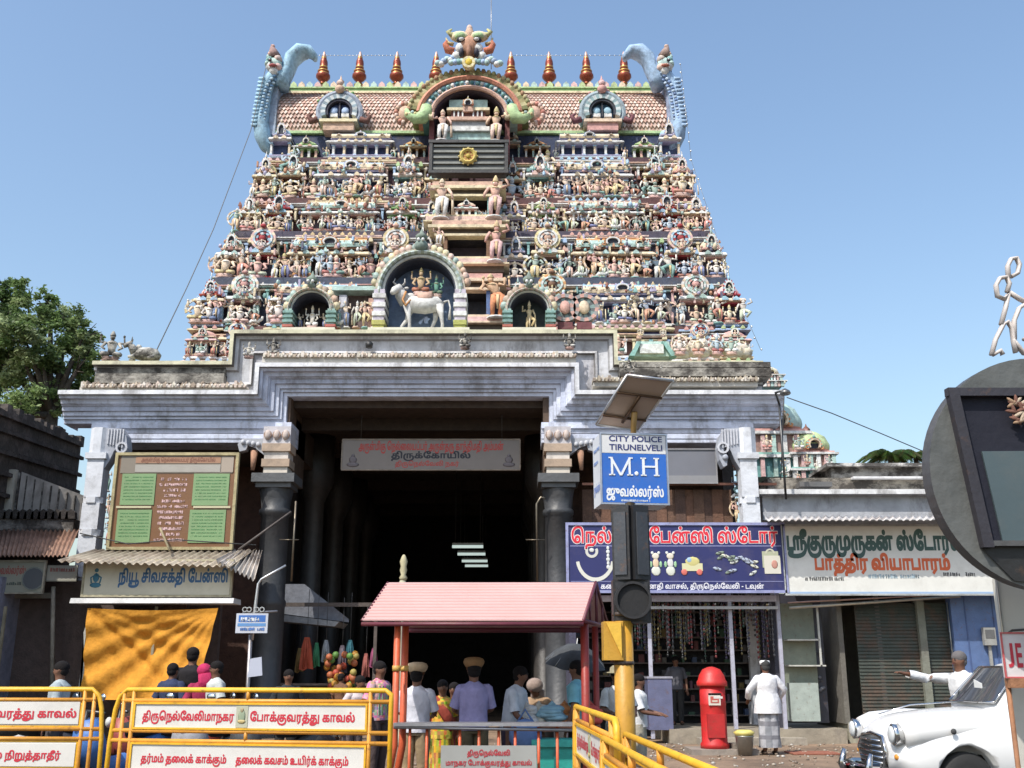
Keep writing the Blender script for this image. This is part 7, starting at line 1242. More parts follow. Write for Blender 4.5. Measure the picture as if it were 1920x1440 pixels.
# ================================================================ street furniture
YC = (.72, .4, .02); YO = (.66, .3, .04)
def barrier(loc, rz, W_, top, label, texts, hz=1.0, grp='yellow police barriers', sc=1.0):
    o = empty('police_barrier', loc, label, 'barrier', grp, rz); r = .022*sc
    def t(name, pts, rad=r, c=YO): q = MB(c); q.tube(pts, rad, 8); return q.build(name, M_PAINT, o)
    z0, z1, z2, z3, z4 = 1.31*hz, 1.2*hz, .9*hz, .8*hz, .48*hz
    # outer hoop
    t('hoop', [(.0, 0, 0), (0.02, 0, z3), (.05, 0, z0-.2), (.09, 0, z0-.07), (.17, 0, z0), (W_-.06, 0, z0), (W_, 0, z0-.04), (W_, 0, z0-.1), (W_, 0, 0)], .026*sc, YC)
    for z in (z1, z2, z3, z4, .12): t('rail', [(.02 if z < z1 else .12, 0, z), (W_, 0, z)])
    for x in (.14, .25, W_-.22): t('upright', [(x, 0, .02), (x, 0, z0-.01)], .022)
    for x in (W_*.5,): 
        t('upright', [(x, 0, z1), (x, 0, z0)], .02); t('upright', [(x, 0, z3), (x, 0, z2)], .02); t('upright', [(x, 0, .12), (x, 0, z4)], .02)
    for x in (.1, W_-.1): t('foot', [(x, -.28, .02), (x, 0, .1), (x, .28, .02)], .024)
    for k, (za, zb_) in enumerate(((z2+.03, z1-.03), (z4+.03, z3-.03))):
        q = MB((.62, .6, .56)); q.box(.29, W_-.26, -.012, .0, za, zb_); bo = q.build('sign_plate', M_BOARD, o)
        q = MB(YC); framebox(q, .27, W_-.24, za-.015, zb_+.015, .004, .02, .03, YC); q.build('plate_frame', M_PAINT, o)
        for (key, a, b, hh_) in texts[k]:
            x0 = lerp(.3, W_-.27, a); x1 = lerp(.3, W_-.27, b); tamil(key, x1-x0, (zb_-za)*hh_, .045, (.5, .02, .04), parent=bo, loc=((x0+x1)/2, -.0155, za+(zb_-za)*.32))
        if k == 0 and len(texts[0]) > 1:
            q = MB((.4, .4, .3)); xm = lerp(.3, W_-.27, .475); q.box(xm-.065, xm+.065, -.018, -.0125, za+.01, zb_-.01); q.ell(xm, -.02, (za+zb_)/2, .04, .006, .07, 8, 5, (.25, .3, .2)); q.ell(xm, -.022, (za+zb_)/2-.05, .045, .006, .02, 8, 5, (.45, .35, .15)); q.ell(xm, -.022, (za+zb_)/2+.06, .02, .006, .025, 8, 5, (.3, .25, .15)); q.build('emblem', M_PRINT, bo)
    return o
a = P(192, 1500, 11.5); b = P(728, 1500, 10.9)
full = [[('barrier_top', .03, .44, .34), ('barrier_top2', .51, .96, .34)], [('barrier_low', .04, .42, .28), ('barrier_low2', .46, .94, .28)]]
barrier((a.x, a.y, 0), math.atan2(b.y-a.y, b.x-a.x), (Vector((b.x-a.x, b.y-a.y))).length, 1.31, 'yellow tube barrier with two full red Tamil sign plates, left of the booth', full)
a2 = P(-350, 1500, 11.9); b2 = P(182, 1500, 11.7)
L2 = Vector((b2.x-a2.x, b2.y-a2.y)).length
o = barrier((b2.x, b2.y, 0), math.atan2(b2.y-a2.y, b2.x-a2.x)+math.pi, L2, 1.31, 'yellow tube barrier cut off at the left edge of the photo', [[], []])
for ch in list(o.children):       # its plates are read from the other face
    pass
for (key, x0, x1, z, h_) in (('barrier_top2', -115, 126, 1.02, .08), ('left_low', -60, 103, .6, .07)):
    A_ = P(x0, 1500, 11.8); B_ = P(x1, 1500, 11.7); ww = (B_-A_).length; t_ = tamil(key, ww, h_, .045, (.5, .02, .04), parent=o, loc=(L2-(((A_+B_)/2-Vector((a2.x, a2.y, 0))).xy.length), .017, z)); t_.rotation_euler = (0, 0, math.pi)
    q = MB((.62, .6, .56)); q.box(.29, L2-.26, .001, .013, z-.07 if h_ > .075 else z-.08, z+.16 if h_ > .075 else z+.15); q.build('sign_plate', M_BOARD, o)
nofull = [[('barrier_top', .03, .44, .34), ('barrier_top2', .51, .96, .34)], [('barrier_low', .04, .42, .28), ('barrier_low2', .46, .94, .28)]]
barrier((PX(1078, 1420, 9.1), 9.1, 0), R(-88), 2.7, 1.2, 'farthest of the yellow barriers on the right, nearest the booth post', nofull, .93, sc=.85)
barrier((PX(1128, 1430, 6.9), 6.9, 0), R(-88.5), 2.8, 1.1, 'near yellow barrier with a thick hoop left of the signal post foot', nofull, .84, sc=.78)
barrier((PX(1168, 1430, 7.2), 7.2, 0), R(-88), 2.9, 1.1, 'yellow barrier whose rail slants down to the right in front of the shop steps', nofull, .845, sc=.78)

# traffic booth
bo = empty('traffic_booth', P(890, 1400, 12.8), 'red traffic police booth with pale pink ribbed roof', 'booth'); bo.location.z = 0
def bl(px, py, Y): return P(px, py, Y)-bo.location
fl_ = bl(678, 1161, 12.0); fr = bl(1094, 1166, 12.0); rl = bl(727, 1092, 12.9); rr_ = bl(1117, 1092, 12.9)
fr.z = fl_.z = (fl_.z+fr.z)/2; rl.z = rr_.z = (rl.z+rr_.z)/2
bl_ = rl*2-fl_; br = rr_*2-fr; bl_.z = br.z = fl_.z
m = MB((.56, .335, .31)); n = 13
for (e0, e1, r0, r1) in ((fl_, fr, rl, rr_), (bl_, br, rl, rr_)):
    nn = (e1-e0).cross(r0-e0).normalized(); nn = nn if nn.z > 0 else -nn
    rows = []
    for i in range(n):
        for f, u in ((0, 0), (.12, 1), (.3, 1), (.42, 0)): t = (i+f)/n; rows.append((e0.lerp(r0, t)+nn*.014*u, e1.lerp(r1, t)+nn*.011*u))
    rows.append((r0, r1)); vs = [p for q in rows for p in q]+[p-nn*.01 for q in (rows[0], rows[-1]) for p in q]; k = len(rows)
    m.add(vs, [(2*i, 2*i+1, 2*i+3, 2*i+2) for i in range(k-1)]+[(2*k, 2*k+2, 2*k+3, 2*k+1)])
m.build('roof', mat('roof_enamel', .4, var=.06, scale=2, bump=.02, grime=.2, gcol=(.4, .25, .2), gscale=3, lohi=(.5, .75)), bo)
RD = (.6, .11, .04); RD2 = (.3, .035, .025)
m = MB((.12, .022, .035))
m.tube([fl_+Vector((0, 0, -.04)), fr+Vector((0, 0, -.04))], .026, 6); m.tube([bl_+Vector((0, 0, -.04)), br+Vector((0, 0, -.04))], .035, 6); m.tube([fr, rr_, br], .022, 6); m.tube([fl_, rl, bl_], .012, 6); m.tube([fr, br], .025, 6); m.tube([fr.lerp(br, .5), rr_], .02, 6); m.tube([fr.lerp(br, .25), fr.lerp(rr_, .5)], .015, 5); m.tube([fr.lerp(br, .75), br.lerp(rr_, .5)], .015, 5)
m.build('roof_frame', M_PAINT, bo)
for px, Y, w_, c in ((742, 12.1, .038, RD), (757, 12.3, .04, RD), (1098, 12.3, .048, RD2), (1118, 13.6, .04, RD2)):
    q = bl(px, 1300, Y); m = MB(c); zt_ = fl_.z+(.0 if Y < 13 else .0)
    m.tube([(q.x-.12 if px < 800 else q.x, q.y, 0), (q.x, q.y, .7), (q.x, q.y, zt_)], w_, 8, c); 
    if px < 800: m.tube([(q.x, q.y, 1.5), (q.x, q.y, 1.56)], w_*1.25, 8, (.6, .35, .08))
    m.build('post', M_PAINT, bo)
m = MB((.45, .44, .46)); a = bl(738, 1358, 12.0); b = bl(1092, 1366, 12.0); m.box(a.x, b.x, a.y-.03, a.y+.25, a.z-.02, a.z+.015); m.tube([a+Vector((0, 0, -.03)), b+Vector((0, 0, -.02))], .02, 6, (.3, .3, .32)); m.build('rail', M_METAL, bo)
for px in (768, 800, 862, 898, 935, 966, 1010, 1045): q = bl(px, 1400, 12.05); m = MB(RD); m.tube([(q.x, q.y, 0), (q.x, q.y, a.z-.03)], .018, 6); m.build('rod', M_PAINT, bo)
a = bl(826, 1440, 11.9); b = bl(1006, 1398, 11.9); m = MB((.33, .33, .31)); m.box(a.x, b.x, 0+a.y, a.y+.02, a.z-.05, b.z); sp = m.build('sign_plate', M_BOARD, bo)
w2 = b.x-a.x; tamil('booth1', w2*.45, .05, .04, (.42, .03, .04), parent=sp, loc=((a.x+b.x)/2, a.y-.005, b.z-.1)); tamil('booth2', w2*.9, .05, .035, (.42, .03, .04), parent=sp, loc=((a.x+b.x)/2, a.y-.005, b.z-.2))

# goods table, bags, chest inside the booth area
tb = empty('goods_table', P(1040, 1400, 13.5), 'low vendor table heaped with cloth bundles and packets beside the booth', 'table'); tb.location.z = 0
m = MB((.25, .1, .06)); m.box(-.62, .55, -.3, .4, .82, .86); m.build('top', M_WOOD, tb)
for x in (-.58, .5):
    for y in (-.26, .36): m = MB((.2, .1, .06)); m.box(x-.025, x+.025, y-.025, y+.025, 0, .82); m.build('leg', M_WOOD, tb)
rr = random.Random(31)
BC = [((.6, .7, .75), 'pale blue'), ((.7, .68, .66), 'white'), ((.62, .58, .5), 'cream'), ((.3, .5, .6), 'sky blue'), ((.6, .25, .1), 'orange'), ((.35, .33, .32), 'grey'), ((.55, .1, .08), 'red')]
for i in range(7):
    q = MB(BC[i][0]); w_ = rr.uniform(.12, .2)
    for k in range(5): q.ell(rr.uniform(-.05, .05), rr.uniform(-.05, .05), .05+.035*k, w_*rr.uniform(.6, 1), w_*rr.uniform(.6, .9), .05, 9, 6)
    q.tube([(-w_*.4, 0, .16), (0, -.02, .26), (w_*.3, 0, .2)], [.05, .035, .02], 6)
    q.build('cloth_bundle', M_CLOTH, None, tb.location+Vector((-.5+i*.16, rr.uniform(-.15, .2), .86)), label='%s cloth bundle lying on the vendor table' % BC[i][1], cat='bundle')
ch = empty('teal_chest', P(1040, 1430, 12.9), 'teal plastic chest standing under the vendor table', 'chest'); ch.location.z = .02
m = MB((.03, .36, .3)); m.box(-.24, .22, 0, .35, 0, .62, tx=-.02); m.build('body', M_PAINT, ch); m = MB((.05, .42, .36)); m.box(-.27, .25, -.03, .38, .62, .7); m.box(-.01, .01, -.02, .0, .05, .6, (.02, .2, .18)); m.build('lid', M_PAINT, ch)
bg_ = MB((.12, .2, .4)); bg_.ell(0, 0, .2, .2, .14, .2, 10, 7); bg_.tube([(-.1, 0, .35), (0, 0, .5), (.1, 0, .35)], .015, 5); bg_.build('blue_bag', M_CLOTH, None, P(985, 1380, 13.0)-Vector((0, 0, .2)), label='blue and white bag hanging under the booth rail', cat='bag')

# umbrella
um = empty('grey_umbrella', P(1078, 1245, 14.2), 'open grey umbrella held up behind the right booth post', 'umbrella')
m = MB((.07, .075, .08)); n = 8; R_ = .4; vs = [(0, 0, .27)]; 
for j in range(1, 4):
    for i in range(n*4): t = i/(n*4)*2*math.pi; sag = 1-.06*math.cos(t*n)*(j/3); u = j/3; vs.append((R_*u*math.cos(t)*sag, R_*u*math.sin(t)*sag, .27*(1-u*u)))
k = n*4; m.add(vs, [(0, 1+i, 1+(i+1) % k) for i in range(k)]+[(1+j*k+i, 1+(j+1)*k+i, 1+(j+1)*k+(i+1) % k, 1+j*k+(i+1) % k) for j in range(2) for i in range(k)], None, True); um.rotation_euler = (R(14), R(6), 0); cu = m.build('canopy', M_CLOTH, um)
m = MB((.3, .3, .3)); m.tube([(0, 0, .34), (0, 0, -.35)], .008, 6); m.tube([(0, 0, -.35), (.02, 0, -.42), (.06, 0, -.4)], .014, 6, (.1, .06, .03)); m.build('shaft', M_METAL, um)
for i in range(n): t = i/n*2*math.pi; m = MB((.4, .4, .4)); m.tube([(0, 0, .25), (R_*.6*math.cos(t), R_*.6*math.sin(t), .155), (R_*.98*math.cos(t), R_*.98*math.sin(t), -.005)], .005, 4); m.build('rib', M_METAL, um)

# traffic signal with police box sign and solar panel
SGY = 9.0; base = P(1174, 1400, SGY); base.z = 0
sgn = empty('traffic_signal', base, 'yellow post carrying black traffic signal heads, seen from behind', 'traffic signal')
def sg_(px, py, Y=SGY): return P(px, py, Y)-base
m = MB((.5, .26, .03)); zt_ = sg_(1174, 1165).z; m.tube([(0, 0, 0), (0, 0, zt_)], .083, 14); m.lathe([(.16, 0), (.16, .03), (.09, .05)], 12); 
for z in (1.55, 1.95): m.lathe([(.088, 0), (.088, .03)], 14, 0, 0, z, c=(.06, .04, .03))
m.build('post', M_PAINT, sgn)
for s in (-1, 1):
    q = MB((.02, .02, .022)); a = sg_(1184+s*14, 1088); b = sg_(1184+s*14, 950); q.M = Matrix.Translation((a.x, a.y-.02, 0)) @ Matrix.Rotation(s*R(28), 4, 'Z')
    q.box(-.08, .08, -.06, .16, a.z, b.z); q.box(-.055, .055, -.075, -.06, a.z+.04, b.z-.06, (.05, .055, .065))
    for k in range(3): z = a.z+(b.z-a.z)*(k+.5)/3; q.lathe([(.07, 0), (.075, .14)], 10, 0, .2, z-.07, c=(.015, .015, .015))
    q.M = Matrix.Identity(4); q.build('signal_head', M_PAINT, sgn)
q = MB((.018, .018, .02)); a = sg_(1150, 1168); b = sg_(1217, 1088); q.box(a.x, b.x, a.y-.05, a.y+.12, a.z, b.z); q.box(a.x+.02, b.x-.02, a.y-.06, a.y-.05, a.z+.02, b.z-.02, (.03, .03, .033)); q.build('signal_head', M_PAINT, sgn)
c = sg_(1184, 1127); q = MB((.012, .012, .013)); q.prism([(c.x+.15*math.cos(t*.2618), c.z+.15*math.sin(t*.2618)) for t in range(24)], c.y-.12, c.y-.05, (.014, .014, .015), (.02, .02, .02)); q.band(c.x, c.z, .135, .155, 0, 6.2832, c.y-.15, c.y-.05, 24, c=(.02, .02, .022)); q.build('round_visor', M_RUB, sgn)
q = MB((.1, .08, .05)); q.tube([sg_(1184, 1090)+Vector((0, .05, 0)), sg_(1184, 940)+Vector((0, .1, 0))], .045, 8); q.build('bracket', M_METAL, sgn)
# yellow side box
yb = MB((.5, .27, .03)); a = sg_(1131, 1238); b = sg_(1166, 1166); yb.box(a.x, b.x, a.y-.1, a.y+.12, a.z, b.z); yb.prism([(a.x+.02, b.z-.01), (b.x-.02, b.z-.01), (b.x-.02, a.z+.03)], a.y-.13, a.y-.1, (.7, .42, .05)); yb.tube([(a.x+.05, a.y, (a.z+b.z)/2), (0, 0, (a.z+b.z)/2)], .02, 6); yb.build('control_box', M_PAINT, sgn)
# box sign
bx0 = P(1128, 944, 9.25); bx1 = P(1252, 812, 9.25); W_ = bx1.x-bx0.x; Hh = bx1.z-bx0.z
pb = empty('police_box_sign', (bx0.x, bx0.y, bx0.z), 'blue and white City Police box sign on top of the signal post', 'sign', None, R(7))
m = MB((.62, .64, .68)); m.box(0, W_, 0, .34, 0, Hh); m.build('case', M_BOARD, pb)
zb1 = Hh*(944-850)/132
m = MB((.02, .13, .5)); m.box(.01, W_-.012, -.006, 0, .012, zb1); m.build('blue_face', M_BOARD, pb)
m = MB((.66, .66, .66)); m.box(.01, W_-.012, -.006, 0, zb1+.004, Hh-.012); m.build('white_face', M_BOARD, pb)
m = MB(); framebox(m, -.006, W_+.006, -.006, Hh+.006, .0, .014, .012, (.5, .52, .58)); m.build('frame', M_METAL, pb)
latin('CITY POLICE', W_*.8, Hh*.085, (.03, .04, .15), pb, (W_*.53, -.009, Hh*.885)); latin('TIRUNELVELI', W_*.8, Hh*.085, (.03, .04, .15), pb, (W_*.53, -.009, Hh*.76))
m = MB((.72, .74, .76)); hz_ = Hh*.26; z0 = zb1-hz_-.035; st_ = .018      # slab-serif M . H
def slab(x0, x1, z): m.box(x0, x1, -.012, -.007, z, z+.012)
x0 = W_*.13; x1 = W_*.46; t_ = .022
for x in (x0+.012, x1-.03): m.box(x, x+t_*.9, -.012, -.007, z0, z0+hz_)
slab(x0-.008, x0+.048, z0); slab(x1-.045, x1+.01, z0); slab(x0-.008, x0+.03, z0+hz_-.012); slab(x1-.03, x1+.01, z0+hz_-.012)
xm = (x0+x1)/2
for s in (-1, 1): m.prism([(xm-.011, z0), (xm+.011, z0), (xm+s*((x1-x0)/2-.012)+.011, z0+hz_), (xm+s*((x1-x0)/2-.012)-.013, z0+hz_)], -.0125-.0003*s, -.007)
m.ell(W_*.53, -.009, z0+.02, .02, .004, .02, 8, 5)
x0 = W_*.6; x1 = W_*.87
for x in (x0+.01, x1-.035): m.box(x, x+t_*1.1, -.012, -.007, z0, z0+hz_)
m.box(x0+.03, x1-.03, -.0115, -.007, z0+hz_*.46, z0+hz_*.56)
for x in (x0-.004, x1-.05): slab(x, x+.052, z0); slab(x, x+.052, z0+hz_-.012)
m.build('lettering', M_PRINT, pb)
tamil('juw', W_*.86, .085, .045, (.72, .74, .76), parent=pb, loc=(W_*.5, -.009, .07)); scribble(W_*.42, .018, (.6, .65, .7), pb, (W_*.5, -.008, .022), seed=8)
sd = tamil('juw', .26, .07, .03, (.12, .2, .5), parent=pb, loc=(-.004, .17, Hh*.2), rz=-math.pi/2); 
scribble(.24, .03, (.2, .28, .5), pb, (-.004, .17, Hh*.6), rz=-math.pi/2, seed=9); scribble(.24, .03, (.2, .28, .5), pb, (-.004, .17, Hh*.78), rz=-math.pi/2, seed=10)
m = MB((.2, .12, .07)); m.box(W_*.45, W_*.65, .1, .25, -.12, -.0); m.build('mount', M_METAL, pb)
# solar panel
pts = [P(1176, 703, 8.95), P(1262, 714, 9.0), P(1197, 807, 9.5), P(1118, 796, 9.45)]
cen = sum(pts, Vector())/4; sp_ = empty('solar_panel', cen, 'tilted solar panel seen from beneath, mounted over the police box sign', 'solar panel')
q = [p-cen for p in pts]; nn = (q[1]-q[0]).cross(q[3]-q[0]).normalized(); nn = nn if nn.z > 0 else -nn
def plate(name, c, k, lo, hi, m_): mm = MB(c); v = [p*k+nn*lo for p in q]+[p*k+nn*hi for p in q]; mm.add(v, [(0, 1, 2, 3), (7, 6, 5, 4), (0, 4, 5, 1), (1, 5, 6, 2), (2, 6, 7, 3), (3, 7, 4, 0)]); return mm.build(name, m_, sp_)
plate('backing', (.42, .3, .22), .97, 0, .012, M_BOARD); plate('cells', (.02, .025, .06), .96, .014, .02, M_GLASS)
m = MB((.62, .6, .58))
for i in range(4): m.tube([q[i], q[(i+1) % 4]], .014, 4)
m.build('frame', M_METAL, sp_)
m = MB((.12, .07, .04)); 
for t in (.32, .78): m.tube([q[0].lerp(q[3], t)-nn*.015, q[1].lerp(q[2], t)-nn*.015], .013, 5)
m.tube([q[0].lerp(q[1], .5).lerp(q[3].lerp(q[2], .5), .32)-nn*.03, q[0].lerp(q[1], .5).lerp(q[3].lerp(q[2], .5), .85)-nn*.03], .016, 5); m.build('support_bar', M_METAL, sp_)
m = MB((.35, .2, .05)); e = q[0].lerp(q[2], .62); m.tube([e-nn*.03, Vector((P(1188, 800, 9.35)-cen).to_tuple()), P(1188, 815, 9.35)-cen], .028, 8); m.build('post', M_PAINT, sp_)

# small blue sign with lamp arm on the left pole
lp = empty('lamp_pole', (PX(472, 1200, 17.5), 17.5, 0), 'slim grey pole with a bent lamp arm and blue plate before the dark left pillar', 'lamp pole')
def lq(px, py, Y=17.5): return P(px, py, Y)-lp.location
m = MB((.32, .3, .3)); m.tube([(0, 0, 0), lq(470, 1190)], .035, 8); m.tube([lq(472, 1200), lq(478, 1145), lq(484, 1095), lq(490, 1086), lq(536, 1060)], [.03, .03, .022, .02, .018], 8, (.55, .55, .55)); m.tube([lq(455, 1150), lq(520, 1146)], .02, 6)
for x in (460, 468, 482, 492): e = lq(x, 1143); m.band(e.x, e.z, .03, .045, 0, 6.28, e.y-.04, e.y, 8, c=(.5, .5, .5))
m.build('pole', M_METAL, lp)
a = lq(441, 1187, 17.4); b = lq(503, 1150, 17.4); m = MB((.5, .52, .58)); m.box(a.x, b.x, a.y, a.y+.03, a.z, b.z); m.box(a.x+.04, b.x-.04, a.y-.003, a.y, (a.z+b.z)/2+.02, b.z-.03, (.04, .14, .42)); m.box(a.x+.03, b.x-.03, a.y-.003, a.y, (a.z+b.z)/2-.05, (a.z+b.z)/2, (.1, .25, .5)); pl = m.build('blue_plate', M_BOARD, lp)
scribble((b.x-a.x)*.7, .07, (.65, .68, .7), pl, ((a.x+b.x)/2, a.y-.005, b.z-.13), seed=3); scribble((b.x-a.x)*.8, .05, (.08, .18, .45), pl, ((a.x+b.x)/2, a.y-.005, a.z+.04), seed=4)
m = MB((.45, .47, .55)); e = lq(478, 1252, 17.35); m.prism([(e.x-.11, e.z-.15), (e.x+.13, e.z-.12), (e.x+.1, e.z+.17), (e.x-.08, e.z+.14)], e.y-.02, e.y); m.build('paper_notice', M_PRINT, lp)

# red post box
pbx = empty('post_box', P(1341, 1408, 20.6), 'round red cast-iron post box with domed cap in front of the fancy shop', 'post box'); pbx.location.z = .1
m = MB((.5, .02, .02)); Hb = PZ(1250, 20.6)-.1; r = .24; m.lathe([(r*1.12, 0), (r*1.12, .08), (r, .12), (r, Hb*.52), (r*1.02, Hb*.53), (r*1.02, Hb*.55), (r, Hb*.56), (r, Hb-.36)], 28); m.build('body', M_PAINT, pbx)
m = MB((.52, .025, .02)); m.lathe([(r*1.16, Hb-.36), (r*1.2, Hb-.33), (r*1.2, Hb-.28), (r*1.08, Hb-.24), (r*1.0, Hb-.16), (r*.7, Hb-.05), (r*.3, Hb-.01), (.02, Hb)], 28); m.build('cap', M_PAINT, pbx)
m = MB((.02, .01, .01)); m.box(-.12, .12, -r-.02, -r+.02, Hb-.52, Hb-.48); m.box(-.03, .14, -r-.025, -r+.05, Hb-.58, Hb-.54, (.6, .58, .55)); m.build('slot', M_PRINT, pbx)
m = MB((.6, .55, .48)); m.box(-.12, .1, -r-.02, -r+.06, Hb*.5+.04, Hb*.5+.24); m.box(-.09, .07, -r-.024, -r-.02, Hb*.5+.08, Hb*.5+.2, (.45, .1, .08)); m.box(-.06, .04, -r-.028, -r-.024, Hb*.5+.1, Hb*.5+.13, (.55, .5, .42)); m.build('notice_plate', M_PRINT, pbx)
m = MB((.42, .02, .02)); m.box(-.16, .16, -r-.012, -r+.08, .2, Hb*.42, tx=.0); m.build('door', M_PAINT, pbx)
m = MB((.28, .24, .2)); m.box(-.5, .75, -.35, .5, -.1, 0.0); m.box(.3, .6, -.2, .2, 0, .09, (.2, .17, .14)); m.build('plinth', M_WASH, pbx)
# bucket and cloth stand by the man
bk = empty('bucket', P(1398, 1424, 20.2), 'dented metal bucket topped with a yellow plastic tray next to the man in white', 'bucket'); bk.location.z = .01
m = MB((.3, .3, .28)); m.lathe([(.13, 0), (.17, .32), (.18, .34)], 16); m.build('pail', M_METAL, bk); m = MB((.6, .52, .15)); m.lathe([(.16, .34), (.2, .4), (.12, .44)], 14); m.build('tray', M_PAINT, bk)
mt = empty('doormat', P(1480, 1412, 20.6), 'reddish mat lying on the ground right of the man in white', 'mat'); mt.location.z = .008
m = MB((.3, .12, .08)); m.box(0, .9, -.3, .4, 0, .02); m.build('mat', M_CLOTH, mt)

# grey disc clock board at right
ck = empty('disc_board', P(1958, 885, 5.0), 'huge round grey metal board with a recessed rectangular opening at the right edge', 'board'); u = 5.0/F/math.cos(TH)*1.005
dc = ck.location.copy()
def cp(px, py): return ((px-1958)*u, (885-py)*u)
ck.rotation_euler = (TH*.15, 0, 0)
m = MB((.11, .115, .11)); m.prism([(208*u*math.cos(t*math.pi/32), 214*u*math.sin(t*math.pi/32)) for t in range(64)], 0, .1, (.11, .115, .11), (.08, .08, .085)); m.build('disc', M_STONE, ck)
m = MB((.05, .045, .06)); 
def strip(p, q2, w_, y0, y1, c): (x0, z0), (x1, z1) = cp(*p), cp(*q2); m.add([(x0, y0, z0), (x1, y0, z1), (x1+w_, y0, z1), (x0+w_, y0, z0), (x0, y1, z0), (x1, y1, z1), (x1+w_, y1, z1), (x0+w_, y1, z0)], [(0, 1, 2, 3), (0, 4, 5, 1), (3, 2, 6, 7), (0, 3, 7, 4), (1, 5, 6, 2)], c)
strip((1790, 731), (1826, 1022), .05, -.05, 0, (.035, .032, .04))
x0, z0 = cp(1790, 731); m.box(x0, x0+.9, -.045, 0, z0-.04, z0, (.035, .032, .04)); x1, z1 = cp(1826, 1012); m.box(x1, x1+.8, -.045, 0, z1-.02, z1+.005, (.08, .08, .08)); m.build('opening_frame', M_PAINT, ck)
m = MB((.008, .009, .02)); a, b, c_, d = cp(1806, 745), cp(2100, 745), cp(2100, 1014), cp(1838, 1014); m.add([(a[0], -.006, a[1]), (b[0], -.006, b[1]), (c_[0], -.006, c_[1]), (d[0], -.006, d[1])], [(0, 3, 2, 1)]); m.build('recess_panel', M_RUB, ck)
m = MB((.07, .1, .11)); a, b, c_, d = cp(1845, 848), cp(2100, 846), cp(2100, 1012), cp(1866, 1012); m.add([(x, -.02, z) for x, z in (a, b, c_, d)]+[(x, -.008, z) for x, z in (a, b, c_, d)], [(0, 3, 2, 1), (0, 4, 7, 3), (0, 1, 5, 4)]); m.build('grey_pane', M_BOARD, ck)
m = MB((.02, .02, .02)); a, b, c_, d = cp(1824, 1018), cp(2090, 1018), cp(2020, 1096), cp(1880, 1080); m.add([(x, -.012, z) for x, z in (a, b, c_, d)], [(0, 3, 2, 1)]); m.build('lower_panel', M_PAINT, ck)
m = MB((.45, .25, .15)); rr = random.Random(2)
for i in range(26): x, z = cp(1912+rr.uniform(-14, 30), 770+rr.uniform(-20, 26)); m.M = Matrix.Translation((x, -.05, z)) @ Matrix.Rotation(rr.uniform(0, 3), 4, 'Y'); m.ell(0, 0, 0, .035, .008, .01, 6, 4, rr.choice([(.3, .2, .13), (.4, .32, .24), (.16, .08, .06)]))
m.M = Matrix.Identity(4); m.build('dried_garland', M_CLOTH, ck)
m = MB((.2, .2, .2)); m.tube([(.05, .12, -4.2), (.05, .12, -.5)], .06, 10); m.build('post', M_METAL, ck)
sc_ = MB((.55, .5, .47))
def ribbon(pts, r_=.011): sc_.tube([P(x, y, 5.02)-dc for x, y in pts], r_, 6, flat=1.9)
ribbon([(1855, 668), (1862, 640), (1876, 612), (1884, 607), (1892, 618), (1896, 645), (1900, 664)])
ribbon([(1872, 612), (1880, 580), (1884, 555), (1876, 565), (1864, 560), (1861, 540), (1868, 527), (1880, 525), (1886, 537), (1882, 552)])
ribbon([(1884, 528), (1882, 505), (1888, 492), (1898, 490), (1904, 502), (1901, 518), (1890, 524)])
ribbon([(1886, 553), (1905, 565), (1925, 575), (1940, 572)]); ribbon([(1897, 640), (1896, 605), (1905, 582), (1920, 572)]); ribbon([(1915, 640), (1925, 632), (1940, 640), (1930, 655)]); ribbon([(1894, 640), (1904, 652), (1915, 665), (1935, 668)]); ribbon([(1858, 668), (1872, 660), (1876, 668)])
ribbon([(2060, 668), (2054, 640), (2040, 612), (2032, 607), (2024, 618), (2020, 645), (2016, 664)]); ribbon([(2044, 612), (2036, 580), (2030, 555), (1990, 530), (1940, 572)])
sc_.build('scroll_ironwork', M_BOARD, ck)
# white hoarding and red-lettered sign
hd = empty('white_hoarding', (P(1868, 1290, 5.6).x, 5.6, 0), 'tall off-white cracked hoarding at the right edge below the disc', 'hoarding')
def hq(px, py, Y=5.6): return P(px, py, Y)-hd.location
a, b, c_ = hq(1866, 1085), hq(1892, 1295), hq(2060, 1085); m = MB((.56, .54, .48)); m.prism([(a.x, a.z), (b.x, b.z), (b.x+.02, .0), (b.x+.6, 0), (c_.x, a.z)][::-1], 0, .04); m.build('panel', M_BOARD, hd)
m = MB((.4, .35, .28)); m.tube([a+Vector((0, -.01, 0)), b+Vector((0, -.01, 0))], .007, 4); m.tube([hq(1886, 1190, 5.58), hq(1898, 1182, 5.58), hq(1925, 1180, 5.58)], .006, 4, (.1, .09, .08)); m.build('edge_trim', M_METAL, hd)
je = empty('red_lettered_sign', P(1886, 1270, 5.3), 'white sign with big red letters JE at the right edge, above the car door', 'sign'); wj = .28; hj = PZ(1187, 5.3)-PZ(1270, 5.3)
m = MB((.64, .6, .6)); m.box(0, wj, 0, .02, 0, hj); m.build('board', M_BOARD, je); m = MB(); framebox(m, -.004, wj, -.004, hj+.004, 0, .007, .008, (.5, .1, .1)); m.build('frame', M_PAINT, je)
latin('J', .03, hj*.55, (.45, .03, .05), je, (.035, -.003, hj*.22)); latin('E', .03, hj*.55, (.45, .03, .05), je, (.078, -.003, hj*.22))
m = MB((.3, .14, .07)); m.box(.01, wj, -.02, .04, -.05, -.005); m.tube([(.02, .03, -.05), (.02, .03, -1.3)], .012, 6); m.build('support', M_WOOD, je)
